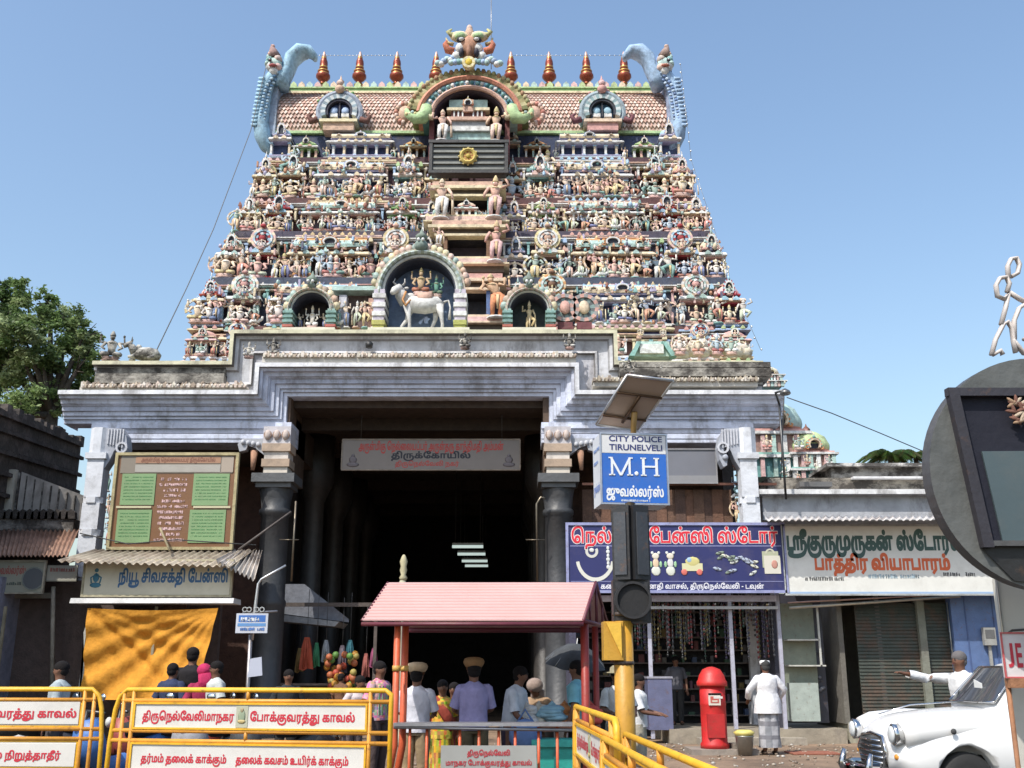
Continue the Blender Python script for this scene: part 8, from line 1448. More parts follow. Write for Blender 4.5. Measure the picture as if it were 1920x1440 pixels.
# ================================================================ white rounded sedan
def car():
    o = empty('sedan_car', (PX(1600, 1400, 12.3)+.24, 12.35, 0), 'white vintage rounded sedan with chrome grille, cut off by the right edge', 'car', None, R(2))
    CW = (.74, .74, .73)
    # stations: x, half width at sill, at waist, shoulder z, top z, crown halfwidth
    st = [(.0, .3, .50, .62, .78), (.05, .42, .62, .70, .90), (.18, .55, .70, .78, .975), (.4, .62, .76, .84, 1.02), (.8, .66, .79, .90, 1.055), (1.25, .68, .8, .93, 1.075), (1.5, .7, .8, .95, 1.07), (2.0, .7, .81, .98, 1.0), (2.8, .7, .81, .98, 1.0), (3.3, .69, .8, .97, 1.02), (3.7, .66, .77, .92, 1.02), (4.0, .6, .72, .82, .92), (4.2, .5, .62, .7, .76), (4.28, .35, .5, .6, .64)]
    vs = []; K = 14
    for x, ws, ww, zs, zt in st:
        zb = .3 if .1 < x < 4.1 else .42
        sec = [(ws, zb), (ww*.98, zb+.12), (ww*1.03, lerp(zb, zs, .55)), (ww, zs-.04), (ww*.93, zs+.02), (ww*.72, lerp(zs, zt, .55)), (ww*.38, lerp(zs, zt, .92))]
        ring = [(-y, z) for y, z in sec]+[(y, z) for y, z in sec[::-1]]
        vs += [(x, y, z) for y, z in ring]
    fs = []
    for i in range(len(st)-1):
        for j in range(K): fs.append((i*K+j, i*K+(j+1) % K, (i+1)*K+(j+1) % K, (i+1)*K+j))
    fs.append(tuple(range(K))[::-1]); e = (len(st)-1)*K; fs.append(tuple(e+j for j in range(K)))
    m = MB(CW); m.add(vs, fs, CW, True); body = m.build('body', M_CAR, o)
    ss = body.modifiers.new('s', 'SUBSURF'); ss.levels = ss.render_levels = 2
    cutters = []
    for x in (.78, 3.35):
        c = MB(CW); c.lathe([(.37, -1.1), (.37, -.52)], 40); co = c.build('cut', M_CAR, o); co.rotation_euler = (R(90), 0, 0)
        c2 = MB(CW); c2.lathe([(.37, .52), (.37, 1.1)], 40); co2 = c2.build('cut', M_CAR, o); co2.rotation_euler = (R(90), 0, 0)
        for q in (co, co2): q.location = (x, 0, .34); b = body.modifiers.new('b', 'BOOLEAN'); b.operation = 'DIFFERENCE'; b.object = q; b.solver = 'EXACT'; cutters.append(q)
    bpy.context.view_layer.update()
    me = bpy.data.meshes.new_from_object(body.evaluated_get(bpy.context.evaluated_depsgraph_get()))
    body.modifiers.clear(); body.data = me
    for q in cutters: bpy.data.objects.remove(q)
    me.materials.clear(); me.materials.append(M_CAR)
    if 'Col' not in me.color_attributes:
        me.color_attributes.new('Col', 'FLOAT_COLOR', 'CORNER')
    ca = me.color_attributes['Col']; ca.data.foreach_set('color', [*CW, 1.0]*len(ca.data)); me.polygons.foreach_set('use_smooth', [True]*len(me.polygons))
    # wings: swelling front and rear fenders
    for s in (-1, 1):
        f = MB(CW); f.tube([(.1, s*.62, .80), (.25, s*.62, .83), (.7, s*.635, .87), (1.2, s*.65, .88), (1.8, s*.66, .86)], [.125, .155, .15, .12, .06], 16, flat=1.0); f.build('wing', M_CAR, o)
        h = MB((.5, .5, .5)); h.M = Matrix.Translation((.0, s*.6, .8)) @ Matrix.Rotation(R(-90), 4, 'Y'); h.lathe([(.1, -.12), (.105, -.02), (.11, .0), (.09, .01)], 20, c=(.6, .6, .6)); h.M = Matrix.Identity(4); hl = h.build('headlight', M_CHROME, o)
        h = MB((.6, .62, .62)); h.M = Matrix.Translation((-.01, s*.6, .8)) @ Matrix.Rotation(R(-90), 4, 'Y'); h.lathe([(.088, 0), (.078, .018), (.045, .03), (.01, .034)], 18); h.M = Matrix.Identity(4); h.build('lens', M_GLASS, hl)
        sm_ = MB((.6, .25, .03)); sm_.ell(.06, s*.56, .58, .05, .05, .035, 8, 5); sm_.build('side_lamp', M_GLASS, o)
    i_ = MB((.05, .05, .05)); i_.ell(.62, -.815, .84, .035, .02, .03, 8, 5); i_.build('indicator', M_RUB, o)
    # grille
    g = MB((.08, .08, .08)); g.prism([(-.43, .46), (.43, .46), (.5, .62), (.36, .74), (-.36, .74), (-.5, .62)], -.012, .05); g.M = Matrix.Identity(4)
    go = g.build('grille', M_RUB, o); go.rotation_euler = (0, 0, R(-90)); go.location = (-.015, 0, 0); go.scale = (.8, 1, 1)
    for k in range(5): b = MB((.6, .6, .6)); z = .5+.055*k; w_ = .36-abs(k-1.5)*.03; b.tube([(-.03, -w_, z), (-.055, 0, z), (-.03, w_, z)], .014, 6); b.build('grille_bar', M_CHROME, o)
    b = MB((.6, .6, .6)); b.tube([(0, -.36, .5), (-.02, -.41, .63), (0, -.31, .76), (-.02, 0, .79), (0, .31, .76), (-.02, .41, .63), (0, .36, .5)], .02, 6); b.build('grille_surround', M_CHROME, o)
    b = MB((.55, .55, .55)); b.tube([(.35, -.86, .44), (.05, -.84, .43), (-.13, -.6, .42), (-.17, 0, .42), (-.13, .6, .42), (.05, .84, .43), (.35, .86, .44)], [.03, .05, .055, .055, .055, .05, .03], 10); bp = b.build('bumper', M_CHROME, o)
    for s in (-1, 1):
        k = MB((.5, .5, .5)); k.tube([(-.2, s*.42, .32), (-.25, s*.42, .45), (-.2, s*.42, .6)], [.035, .05, .03], 8); k.band(0, 0, .06, .085, 0, 6.28, 0, .03, 14); k.build('overrider', M_CHROME, bp)
    k = MB((.12, .12, .12)); k.M = Matrix.Translation((-.22, -.62, .42)) @ Matrix.Rotation(R(60), 4, 'Z'); k.band(0, 0, .07, .11, 0, 6.28, -.04, .04, 16); k.build('fog_lamp', M_CHROME, bp)
    # greenhouse
    GS = -.16
    gh = [(1.38, .60, 1.03, .58, 1.06), (1.52, .64, 1.03, .57, 1.2), (1.85, .68, 1.02, .54, 1.47), (2.1, .69, 1.0, .54, 1.535), (2.6, .69, 1.0, .55, 1.56), (3.0, .68, 1.0, .54, 1.53), (3.35, .66, 1.0, .52, 1.42), (3.65, .62, 1.0, .5, 1.2), (3.85, .58, .98, .5, 1.03)]
    vs = []; fs = []
    for x, wb, zb, wt, zt in gh:
        sec = [(wb, zb-.12), (wb, zb), (lerp(wb, wt, .6)+.01, lerp(zb, zt, .6)), (wt, zt-.06), (wt*.8, zt-.01), (wt*.4, zt+.02)]
        ring = [(-y, z) for y, z in sec]+[(y, z) for y, z in sec[::-1]]; vs += [(x, y, z) for y, z in ring]
    K = 12
    for i in range(len(gh)-1):
        for j in range(K-1):
            if 1 <= i and j in (1, 9): pass
            fs.append((i*K+j, i*K+j+1, (i+1)*K+j+1, (i+1)*K+j))
    fs.append(tuple(range(K))[::-1]); fs.append(tuple((len(gh)-1)*K+j for j in range(K)))
    r = MB(CW); r.add(vs, fs, CW, True); ro = r.build('roof', M_CAR, o); ro.location.x = GS; s_m = ro.modifiers.new('s', 'SUBSURF'); s_m.levels = s_m.render_levels = 1
    # windscreen and side windows sit in the skin of the greenhouse
    gl_ = (.045, .05, .06)
    wd = MB(gl_); n = 10; rows = []
    for t in (0, .25, .5, .75, 1.0):
        x = lerp(1.40, 1.79, t); z = lerp(1.09, 1.45, t); wdt = lerp(.56, .47, t); rows.append([(x+.085*abs(2*i/n-1)**2.2+.0-.035, lerp(-wdt, wdt, i/n), z+.01) for i in range(n+1)])
    wd.add([p for q in rows for p in q], [(j*(n+1)+i, j*(n+1)+i+1, (j+1)*(n+1)+i+1, (j+1)*(n+1)+i) for j in range(4) for i in range(n)], gl_, True)
    ws = wd.build('windscreen', M_GLASS, o); ws.location = (-.02+GS, 0, .012)
    b = MB((.5, .5, .5)); ed = rows[0]+[q[-1] for q in rows[1:]]+rows[-1][::-1][1:]+[q[0] for q in rows[::-1][1:]]; b.tube(ed, .012, 5); fo = b.build('windscreen_trim', M_CHROME, o); fo.location = (-.022+GS, 0, .014)
    b = MB((.6, .6, .58)); b.prism([(-.12, 1.2), (.06, 1.2), (.06, 1.3), (-.12, 1.34)], 0, .01); po = b.build('windscreen_paper', M_PRINT, o); po.rotation_euler = (0, 0, R(-90)); po.location = (1.5+GS, -.1, 0)
    for s in (-1, 1):
        for (xa, xb, xc, xd) in ((1.74, 2.32, 2.32, 1.98), (2.42, 3.0, 2.98, 2.42), (3.08, 3.4, 3.2, 3.06)):
            w_ = MB(gl_); y0 = s*.71; y1 = s*.59; zt_ = 1.44 if xa < 3 else 1.38
            w_.add([(xa, y0, 1.04), (xb, y0, 1.04), (xc, y1, zt_), (xd, y1, zt_)], [(0, 1, 2, 3)[::s]], gl_)
            w_.build('side_window', M_GLASS, o).location.x = GS
            t_ = MB((.5, .5, .5)); t_.tube([(xa, y0, 1.04), (xb, y0, 1.04), (xc, y1, zt_), (xd, y1, zt_), (xa, y0, 1.04)], .01, 5); t_.build('window_trim', M_CHROME, o).location.x = GS
        for xs in (1.62, 2.37, 3.05):
            q = MB((.25, .25, .25)); q.tube([(xs, s*.845, .42), (xs-.0, s*.842, .8), (xs, s*.80, .97)], .0035, 4); q.build('door_seam', M_RUB, o)
        q = MB((.5, .5, .5)); q.tube([(2.15, s*.86, .84), (2.3, s*.865, .84)], .015, 6); q.build('door_handle', M_CHROME, o)
    w_ = MB((.05, .05, .05)); w_.tube([(1.35, -.3, 1.1), (1.5, -.1, 1.22)], .006, 4); w_.tube([(1.35, .25, 1.1), (1.5, .42, 1.22)], .006, 4); w_.build('wiper', M_RUB, o).location.x = GS
    h = MB((.6, .6, .6)); h.tube([(.1, 0, .98), (.5, 0, 1.075), (1.3, 0, 1.12)], .008, 5); h.build('bonnet_strip', M_CHROME, o)
    for x in (.78, 3.35):
        for s in (-1, 1):
            wh = empty('wheel', (0, 0, 0), None, None); wh.parent = o; wh.location = (x, s*.66, .32)
            t_ = MB((.02, .02, .02)); t_.M = Matrix.Rotation(R(90), 4, 'X'); t_.lathe([(.2, -.085), (.29, -.09), (.318, -.06), (.32, 0), (.318, .06), (.29, .09), (.2, .085)], 30); t_.build('tyre', M_RUB, wh)
            t_ = MB((.5, .5, .5)); t_.M = Matrix.Rotation(R(90), 4, 'X'); t_.lathe([(.2, s*-.0), (.2, -s*.07), (.15, -s*.06), (.12, -s*.085), (.04, -s*.1)][::1], 20) if False else t_.lathe([(.2, -.075), (.16, -.06), (.16, .06), (.2, .075)], 20); t_.ell(0, 0, -s*.0, .12, .12, .09, 14, 7, (.6, .6, .6)); t_.build('rim', M_CHROME, wh)
    m = MB((.01, .01, .01)); m.box(.2, 4.1, -.55, .55, .22, .6); m.build('underbody', M_RUB, o)
    o.scale = (.93, 1, 1.05)
    return o
car()
# ================================================================ people
SK = (.16, .075, .045)
def fold_tube(m, pts, rs, n=22, flat=.65, c=None, amp=.035, k=5, ph=0, cap=False):
    pts = [Vector(p) for p in pts]; P2 = []; R2 = []
    for i in range(len(pts)-1):
        for t in (0, .34, .67): P2.append(pts[i].lerp(pts[i+1], t)); R2.append(lerp(rs[i], rs[i+1], t))
    P2.append(pts[-1]); R2.append(rs[-1]); vs = []
    L = len(P2)
    for i, (p, r) in enumerate(zip(P2, R2)):
        d = (P2[min(i+1, L-1)]-P2[max(i-1, 0)]).normalized(); up = Vector((0, 1, 0)) if abs(d.y) < .9 else Vector((0, 0, 1)); a = (up-d*up.dot(d)).normalized(); b = d.cross(a)
        for j in range(n):
            t = 2*math.pi*j/n; f = 1+amp*math.sin(k*t+ph+i*.55)+amp*.7*math.sin((k+3)*t-i*.9+ph*2); vs.append(p+(a*math.cos(t)*flat+b*math.sin(t))*r*f)
    fs = [(i*n+j, i*n+(j+1) % n, (i+1)*n+(j+1) % n, (i+1)*n+j) for i in range(L-1) for j in range(n)]
    if cap: fs += [tuple(range(n))[::-1], tuple((L-1)*n+j for j in range(n))]
    m.add(vs, fs, c, True)
def person(px, ptop, Y, label, rz=0, hgt=None, arms=None, lean=0, top=(.6, .6, .6), sleeve='short', bottom='trousers', bc=(.1, .09, .08), hair=(.012, .01, .01), hat=None, seated=False, hairlong=False, skin=SK, check=False, topc2=None, wid=1.0, turn=0, base=None):
    """builds a person facing -Y in local space; ptop is the picture row of the crown"""
    top_pt = P(px, ptop, Y); H_ = hgt or top_pt.z; k = H_/1.72
    o = empty('person', (top_pt.x, Y, base if base is not None else top_pt.z-H_), label, 'person', None, rz)
    ar = arms or (((-.27, .03, 1.13), (-.27, -.06, .89)), ((.27, .03, 1.13), (.27, -.06, .89)))
    J = {'pel': (0, 0, .93), 'sp': (0, .01, 1.1), 'ch': (0, .0, 1.3), 'nk': (0, .0, 1.45), 'h0': (0, -.012, 1.53), 'h1': (0, -.022, 1.6), 'h2': (0, -.008, 1.66), 'nose': (0, -.112, 1.575), 'ler': (-.082, 0, 1.585), 'rer': (.082, 0, 1.585),
         'ls': (-.17, 0, 1.365), 'rs': (.17, 0, 1.365), 'le': ar[0][0], 'lw': ar[0][1], 're': ar[1][0], 'rw': ar[1][1], 'lh': (-.09, 0, .88), 'rh': (.09, 0, .88), 'lk': (-.1, -.02, .49), 'rk': (.1, -.02, .49), 'la': (-.1, .02, .09), 'ra': (.1, .02, .09), 'lt': (-.12, -.15, .03), 'rt': (.12, -.15, .03)}
    J = {a: Vector(b) for a, b in J.items()}
    if seated:
        for s in 'lr': sx = -1 if s == 'l' else 1; J[s+'k'] = Vector((sx*.13, -.42, .9)); J[s+'a'] = Vector((sx*.12, -.4, .48)); J[s+'t'] = Vector((sx*.12, -.55, .44))
    q = Matrix.Translation(J['pel']) @ Matrix.Rotation(lean, 4, 'X') @ Matrix.Translation(-J['pel'])
    for a in ('sp', 'ch', 'nk', 'h0', 'h1', 'h2', 'nose', 'ler', 'rer', 'ls', 'rs'): J[a] = q @ J[a]
    if not arms or lean:
        for a in ('le', 'lw', 're', 'rw'): J[a] = q @ J[a]
    if turn:
        q2 = Matrix.Translation(J['nk']) @ Matrix.Rotation(turn, 4, 'Z') @ Matrix.Translation(-J['nk'])
        for a in ('h0', 'h1', 'h2', 'nose', 'ler', 'rer'): J[a] = q2 @ J[a]
    rad = {'pel': (.11, .085), 'sp': (.105, .08), 'ch': (.115, .085), 'nk': (.055, .055), 'h0': (.062, .072), 'h1': (.078, .092), 'h2': (.068, .08), 'nose': (.012, .012), 'ler': (.016, .012), 'rer': (.016, .012), 'ls': (.062, .062), 'rs': (.062, .062), 'le': (.043, .043), 're': (.043, .043), 'lw': (.028, .028), 'rw': (.028, .028), 'lh': (.08, .08), 'rh': (.08, .08), 'lk': (.062, .062), 'rk': (.062, .062), 'la': (.042, .042), 'ra': (.042, .042), 'lt': (.035, .025), 'rt': (.035, .025)}
    names = list(J); E_ = [('pel', 'sp'), ('sp', 'ch'), ('ch', 'nk'), ('nk', 'h0'), ('h0', 'h1'), ('h1', 'h2'), ('h1', 'nose'), ('h1', 'ler'), ('h1', 'rer'), ('ch', 'ls'), ('ch', 'rs'), ('ls', 'le'), ('le', 'lw'), ('rs', 're'), ('re', 'rw'), ('pel', 'lh'), ('pel', 'rh'), ('lh', 'lk'), ('lk', 'la'), ('la', 'lt'), ('rh', 'rk'), ('rk', 'ra'), ('ra', 'rt')]
    V = [J[a] for a in names]; Rr = [rad[a] for a in names]; E2 = [(names.index(a), names.index(b)) for a, b in E_]
    for s in 'lr':      # palm, four fingers and a thumb
        w_ = J[s+'w']; d = (w_-J[s+'e']).normalized(); sd = d.cross(Vector((0, 0, 1))); sd = sd.normalized() if sd.length > .3 else Vector((0, 1, 0)); sx = -1 if s == 'l' else 1
        V.append(w_+d*.07); Rr.append((.03, .022)); E2.append((names.index(s+'w'), len(V)-1)); pi = len(V)-1; nn = d.cross(sd)
        for f, (o_, l) in enumerate(((-.03, .06), (-.01, .075), (.01, .07), (.03, .05))):
            b0 = w_+d*.1+sd*o_*.8; V.append(b0); Rr.append((.0095, .0095)); E2.append((pi, len(V)-1)); V.append(b0+d*l*.6+nn*.006); Rr.append((.0085, .0085)); E2.append((len(V)-2, len(V)-1)); V.append(b0+d*l+nn*.022); Rr.append((.007, .007)); E2.append((len(V)-2, len(V)-1))
        V.append(w_+d*.05+sd*.045); Rr.append((.011, .011)); E2.append((pi, len(V)-1)); V.append(w_+d*.09+sd*.062+nn*.01); Rr.append((.009, .009)); E2.append((len(V)-2, len(V)-1))
    me = bpy.data.meshes.new('body'); me.from_pydata([tuple(v*k) for v in V], E2, []); ob = bpy.data.objects.new('body', me); COL.objects.link(ob)
    md = ob.modifiers.new('skin', 'SKIN'); md.use_smooth_shade = True
    sk = me.skin_vertices[0].data if me.skin_vertices else None
    if sk is None:
        bpy.context.view_layer.objects.active = ob; bpy.ops.mesh.customdata_skin_add() if hasattr(bpy.ops.mesh, 'customdata_skin_add') else None; sk = me.skin_vertices[0].data
    for i, r in enumerate(Rr): sk[i].radius = (r[0]*k, r[1]*k)
    sk[0].use_root = True
    sb = ob.modifiers.new('s', 'SUBSURF'); sb.levels = sb.render_levels = 2
    bpy.context.view_layer.update()
    m2 = bpy.data.meshes.new_from_object(ob.evaluated_get(bpy.context.evaluated_depsgraph_get())); bpy.data.objects.remove(ob)
    ca = m2.color_attributes.new('Col', 'FLOAT_COLOR', 'CORNER'); ca.data.foreach_set('color', [*skin, 1.0]*len(m2.loops)); m2.polygons.foreach_set('use_smooth', [True]*len(m2.polygons)); m2.materials.clear(); m2.materials.append(M_SKIN)
    bo_ = bpy.data.objects.new('body', m2); COL.objects.link(bo_); bo_.parent = o
    S = lambda a: J[a]*k
    # shirt
    m = MB(top); up_ = (J['nk']-J['pel']); pt = lambda t: (J['pel']+up_*t)*k
    tuck = .02 if bottom == 'trousers' and top != 'x' else -.12
    fold_tube(m, [pt(tuck-.25 if sleeve == 'kurta' else tuck-.12), pt(.1), pt(.35), pt(.62), pt(.85), pt(.96), pt(1.03)], [a*k*wid for a in ((.245 if sleeve == 'kurta' else .185), (.225 if sleeve == 'kurta' else .18), .175, .195, .19, .115, .06)], c=top, ph=px*.1, flat=.72)
    for s in 'lr':
        sh, el, wr = S(s+'s'), S(s+'e'), S(s+'w'); r0 = .07*k
        if sleeve == 'short': fold_tube(m, [sh.lerp(S('nk'), .45), sh.lerp(S('nk'), .12), sh, sh.lerp(el, .5), sh.lerp(el, .88)], [r0*.45, r0*.85, r0*1.02, r0*.95, r0*1.0], 14, 1, top, .05, 3, px)
        else: fold_tube(m, [sh.lerp(S('nk'), .45), sh.lerp(S('nk'), .12), sh, el, el.lerp(wr, .5), el.lerp(wr, .88)], [r0*.45, r0*.85, r0*1.02, r0*.9, r0*.85, r0*.78], 14, 1, top, .07, 3, px)
    if topc2:
        for i in range(5): x = -.16+.08*i; m.box(x*k, (x+.025)*k, -.215*k*.62, -.2*k*.62, .95*k, 1.36*k, topc2)
    if bottom == 'sari' or topc2: rp = random.Random(int(px)); m.c = [tuple(v*rp.choice([.55, .8, 1, 1.15, 1.3]) for v in c_) for c_ in m.c]
    so_ = m.build('shirt', M_CLOTH, o)
    m = MB(bc)
    if bottom == 'trousers':
        fold_tube(m, [(0, 0, .84*k), (0, 0, .95*k), (0, 0, 1.03*k)], [.165*k*wid, .172*k*wid, .165*k*wid], c=bc, amp=.015)
        for s in 'lr': fold_tube(m, [S(s+'h')+Vector((0, 0, .04*k)), S(s+'h').lerp(S(s+'k'), .5), S(s+'k'), S(s+'k').lerp(S(s+'a'), .5), S(s+'a')], [.1*k, .098*k, .08*k, .075*k, .075*k], 16, .95, bc, .04, 4, px)
        m.build('trousers', M_CLOTH, o)
    else:
        fold_tube(m, [(0, 0, 1.0*k), (0, 0, .9*k), (0, 0, .6*k), (0, -.01, .35*k), (0, -.01, .13*k)], [.15*k, .17*k, .195*k, .2*k, .21*k], 30, .72, bc, .05, 6, px)
        if check:
            n = len(m.f); m.c = [((.42, .42, .44) if (i % 30)//3 % 2 else (.26, .27, .29)) if (i//30) % 3 else (.2, .2, .22) for i in range(n)]
        if bottom in ('sari', 'skirt'): rp = random.Random(int(px)+1); m.c = [tuple(v*rp.choice([.5, .8, 1, 1.2, 1.4]) for v in c_) for c_ in m.c]
        m.build({'skirt': 'skirt', 'lungi': 'lungi', 'sari': 'sari_skirt'}[bottom], M_CLOTH, o)
        if bottom == 'sari':
            m = MB(top); m.col = (.3, .06, .04); m.tube([S('rh')+Vector((.06, -.1, .05)), S('sp')+Vector((.03, -.13, .05)), S('ls')+Vector((.02, -.07, .03)), S('ls')+Vector((.02, .08, -.08)), S('pel')+Vector((-.08, .14, .0))], [.05, .07, .06, .07, .08], 8, flat=.3); m.build('sari_drape', M_CLOTH, o)
    # hair, face
    hc = S('h1'); fw = Matrix.Rotation(turn, 4, 'Z')
    m = MB(hair); hd_ = Matrix.Translation(hc) @ fw; m.M = hd_
    m.ell(0, .02*k, .026*k, .092*k, .104*k, .09*k, 14, 9); m.ell(0, .045*k, -.025*k, .083*k, .072*k, .075*k, 12, 8)
    if hairlong: m.ell(0, .09*k, -.05*k, .06*k, .05*k, .07*k, 10, 7); m.tube([(0, .09*k, -.05*k), (0, .13*k, -.25*k), (.02, .14*k, -.42*k)], [.05*k, .035*k, .015*k], 8)
    m.build('hair', M_CLOTH, o)
    m = MB((.02, .015, .012)); m.M = hd_
    for s in (-1, 1): m.ell(s*.03*k, -.088*k, -.003*k, .012*k, .006*k, .006*k, 6, 4); m.box((s*.03-.017)*k, (s*.03+.017)*k, -.092*k, -.086*k, .014*k, .019*k)
    m.box(-.022*k, .022*k, -.093*k, -.085*k, -.052*k, -.045*k, (.12, .03, .03)); m.build('face_features', M_SKIN, o)
    if hat:
        m = MB(hat[1]); m.M = hd_ @ Matrix.Translation((0, 0, -.03 if hat[0] == 'police' else 0))
        if hat[0] == 'police': m.lathe([(.088, .03), (.092, .055), (.095, .07)], 18, z=0, c=(.12, .05, .02)); m.lathe([(.098, .065), (.122, .1), (.13, .13), (.11, .165), (.06, .18), (.01, .182)], 18); m.ell(0, -.1, .045, .07, .05, .012, 10, 5, (.05, .03, .02)); nm = 'cap'
        elif hat[0] == 'skull': m.lathe([(.096, .02), (.098, .075), (.085, .095), (.02, .105)], 18); nm = 'cap'
        elif hat[0] == 'cloth': m.ell(0, .02, .03, .11, .125, .1, 12, 8); m.tube([(0, .1, -.02), (-.02, .12, -.15), (0, .1, -.28)], [.1, .11, .07], 10, flat=.5); nm = 'headscarf'
        else: m.lathe([(.17, .03), (.16, .045), (.1, .05), (.095, .1), (.06, .13), (.01, .135)], 18); nm = 'hat'
        m.build(nm, M_CLOTH, o)
    m = MB((.05, .03, .02))
    for s in 'lr': t_ = S(s+'a'); m.ell(t_.x*1.05, t_.y-.07*k, .035*k if not seated else t_.z-.05, .05*k, .13*k, .035*k, 10, 6)
    m.build('footwear', M_RUB, o)
    return o
PI = math.pi
behind = (((-.2, .06, 1.12), (-.08, .2, .98)), ((.2, .06, 1.12), (.08, .2, .98)))
fwd = (((-.24, -.08, 1.12), (-.17, -.3, 1.08)), ((.24, -.08, 1.12), (.17, -.3, 1.08)))
person(782, 1248, 13.0, 'policeman in flat tan cap and white shirt, back turned, at the left of the booth', PI-.12, arms=fwd, top=(.62, .62, .68), bc=(.3, .22, .13), hat=('police', (.52, .4, .26)), base=0)
person(889, 1238, 12.9, 'policeman in brown cap and lilac shirt, back turned, in the middle of the booth', PI+.15, arms=fwd, top=(.3, .28, .48), bc=(.12, .1, .06), hat=('police', (.26, .15, .07)), base=0)
person(830, 1273, 14.2, 'woman in a golden yellow sari between the two policemen', .3, top=(.62, .42, .07), bottom='sari', bc=(.5, .34, .06), hairlong=True, base=0)
person(852, 1278, 14.6, 'girl in a dark maroon and gold dress beside the yellow sari woman', -.3, top=(.2, .06, .04), bottom='skirt', bc=(.22, .08, .05), hairlong=True, base=0)
person(957, 1245, 13.4, 'young man in white shirt bending towards the vendor table', R(70), arms=(((-.22, -.12, 1.1), (-.12, -.34, .98)), ((.22, -.12, 1.1), (.12, -.34, .98))), lean=R(12), top=(.58, .62, .68), bc=(.05, .04, .06), base=0)
person(1018, 1268, 14.6, 'vendor in a brown cloth hat bending over the goods table', -.6, lean=R(22), top=(.36, .24, .15), bc=(.1, .09, .08), hat=('cloth', (.34, .26, .22)), base=0)
person(1082, 1236, 13.6, 'man in cyan shirt half hidden by the right booth post', R(-110), top=(.22, .5, .58), bc=(.05, .05, .06), base=0)
person(1156, 1252, 14.4, 'person in a khaki floppy hat and striped scarf behind the signal post', .2, arms=fwd, top=(.58, .58, .56), bc=(.3, .28, .22), hat=('hat', (.3, .27, .18)), hgt=1.55, base=0)
person(1196, 1262, 15.2, 'man in crumpled white shirt seen sideways right of the yellow signal post', R(75), arms=fwd, top=(.62, .62, .62), bc=(.4, .36, .28), base=0)
person(1434, 1236, 20.4, 'man in white skullcap, long white shirt and checked lungi, back turned', PI+.1, arms=(((-.34, .0, 1.16), (-.3, -.22, 1.0)), ((.34, .0, 1.16), (.3, -.22, 1.0))), top=(.7, .7, .72), sleeve='kurta', bottom='lungi', check=True, hat=('skull', (.72, .72, .72)), hair=(.05, .05, .05), base=0, wid=1.08)
person(1797, 1219, 14.6, 'grey-haired man in white shirt pointing left behind the white car', R(-68), arms=(((-.34, -.28, 1.36), (-.36, -.6, 1.42)), ((.25, .05, 1.13), (.22, -.1, .92))), top=(.7, .7, .7), sleeve='long', bc=(.3, .28, .25), hair=(.13, .12, .12), base=0)
person(118, 1238, 14.2, 'man with thick dark hair in profile at the far left behind the barrier', R(-80), top=(.35, .4, .42), bc=(.08, .07, .07), base=0)
person(363, 1212, 17.0, 'tall dark-clad person silhouetted against the orange cloth', PI, top=(.02, .018, .02), bc=(.02, .02, .02), sleeve='long', base=0)
person(325, 1242, 16.6, 'person in dark blue shirt standing left of the tall dark figure', PI-.3, top=(.035, .045, .09), bc=(.02, .02, .03), base=0)
person(384, 1246, 16.3, 'woman with a magenta head covering among the dark group', PI+.4, top=(.3, .03, .08), bottom='skirt', bc=(.05, .02, .03), hat=('cloth', (.42, .03, .1)), base=0)
person(408, 1238, 16.0, 'man in pale grey shirt right of the magenta headscarf', R(-60), top=(.5, .52, .5), bc=(.1, .09, .09), base=0)
person(542, 1254, 16.8, 'dark-haired person in black beyond the long barrier, below the dark pillar', .3, top=(.03, .035, .04), bc=(.03, .03, .03), hairlong=True, base=0)
person(664, 1262, 15.6, 'person in pinkish white shirt bending behind the barrier end', .8, lean=R(15), top=(.6, .52, .52), bc=(.15, .12, .12), base=0)
person(712, 1238, 15.2, 'man in pink and green striped shirt left of the red booth posts', R(60), top=(.55, .3, .32), topc2=(.2, .4, .25), bc=(.08, .06, .06), base=0)
person(640, 1262, 24.5, 'dark figure in a brown shirt standing by the hall stalls', PI*.8, top=(.15, .08, .05), bc=(.05, .05, .05), base=0)
person(1268, 1290, 25.2, 'shopkeeper in a grey shirt inside the fancy shop', .1, top=(.12, .12, .14), bc=(.04, .04, .04), base=.3, hgt=1.55)

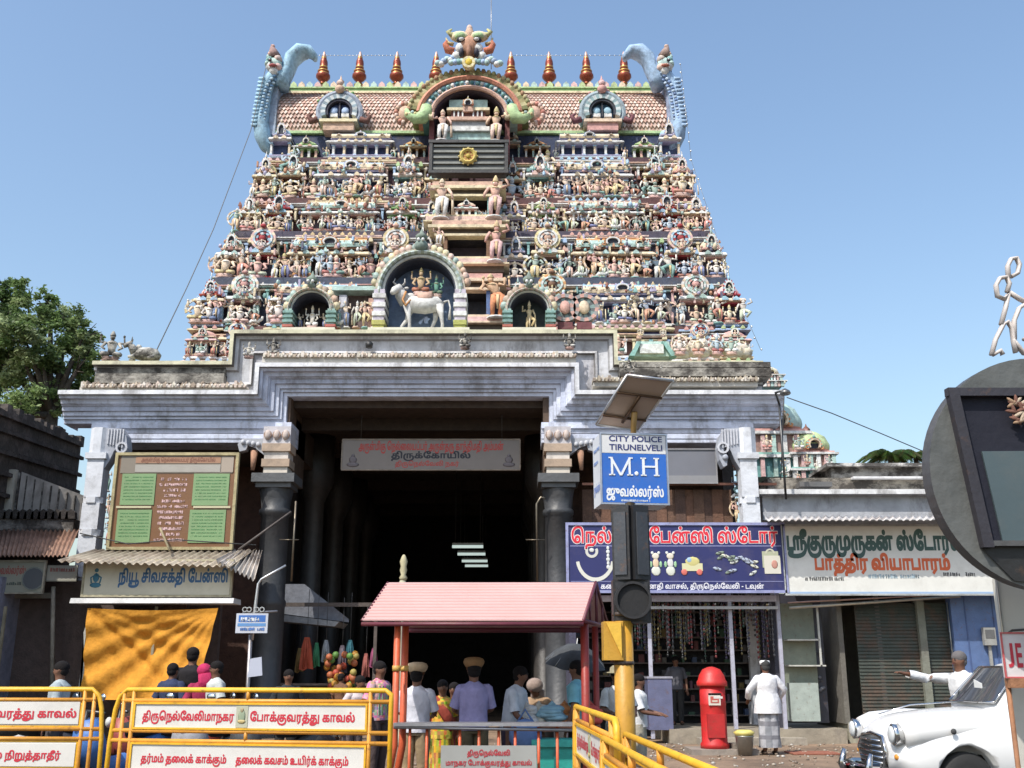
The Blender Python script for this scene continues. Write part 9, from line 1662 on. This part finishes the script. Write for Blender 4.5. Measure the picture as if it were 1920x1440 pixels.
# scooters behind the long barrier
def scooter(px, Y, rz, colr, label):
    a = P(px, 1300, Y); o = empty('scooter', (a.x, Y, 0), label, 'scooter', 'scooters parked behind the barriers', rz)
    for x in (-.6, .6):
        w_ = MB((.02, .02, .02)); w_.M = Matrix.Translation((x, 0, .24)) @ Matrix.Rotation(R(90), 4, 'X'); w_.lathe([(.15, -.04), (.22, -.045), (.24, 0), (.22, .045), (.15, .04)], 20); wo = w_.build('wheel', M_RUB, o)
        w_ = MB((.4, .4, .4)); w_.M = Matrix.Translation((x, 0, .24)) @ Matrix.Rotation(R(90), 4, 'X'); w_.lathe([(.14, -.03), (.05, -.04), (.05, .04), (.14, .03)], 14); w_.build('rim', M_METAL, wo)
    m = MB(colr); m.tube([(-.35, 0, .35), (0, 0, .3), (.25, 0, .4), (.6, 0, .6), (.9, 0, .55)], [.06, .14, .17, .19, .07], 12, flat=.8); m.tube([(-.35, 0, .35), (-.42, 0, .6), (-.46, 0, .9)], [.16, .2, .14], 10, flat=1.4); m.ell(-.6, 0, .48, .2, .08, .08, 10, 6); m.build('body', M_PAINT, o)
    m = MB((.015, .015, .015)); m.tube([(.05, 0, .74), (.4, 0, .78), (.8, 0, .76)], [.1, .14, .1], 10, flat=1.2); m.build('seat', M_RUB, o)
    m = MB((.1, .1, .1)); m.tube([(-.42, -.32, .98), (-.48, -.1, 1.0), (-.48, .1, 1.0), (-.42, .32, .98)], .02, 6); m.tube([(-.6, 0, .24), (-.48, 0, 1.0)], .025, 6); m.build('handlebar', M_METAL, o)
    for s in (-1, 1): m = MB((.6, .62, .62)); m.tube([(-.46, s*.25, 1.0), (-.48, s*.32, 1.12)], .006, 4, (.1, .1, .1)); m.ell(-.48, s*.33, 1.18, .02, .07, .045, 10, 6); m.build('mirror', M_CHROME, o)
    m = MB((.6, .6, .55)); m.ell(-.62, 0, .84, .05, .08, .07, 10, 6); m.build('headlight', M_GLASS, o)
for i, (px, Y, rz, c, n) in enumerate(((40, 14.6, .5, (.05, .05, .06), 'black'), (230, 14.4, .9, (.06, .16, .42), 'blue'), (300, 14.8, .4, (.3, .06, .05), 'dark red'), (400, 14.6, 1.2, (.3, .3, .32), 'silver'), (520, 14.5, .7, (.06, .06, .06), 'charcoal'), (-40, 14.2, .2, (.45, .45, .45), 'white'))):
    scooter(px, Y, rz, c, '%s scooter parked behind the %s barrier' % (n, 'cut-off left' if px < 100 else 'long two-plate'))
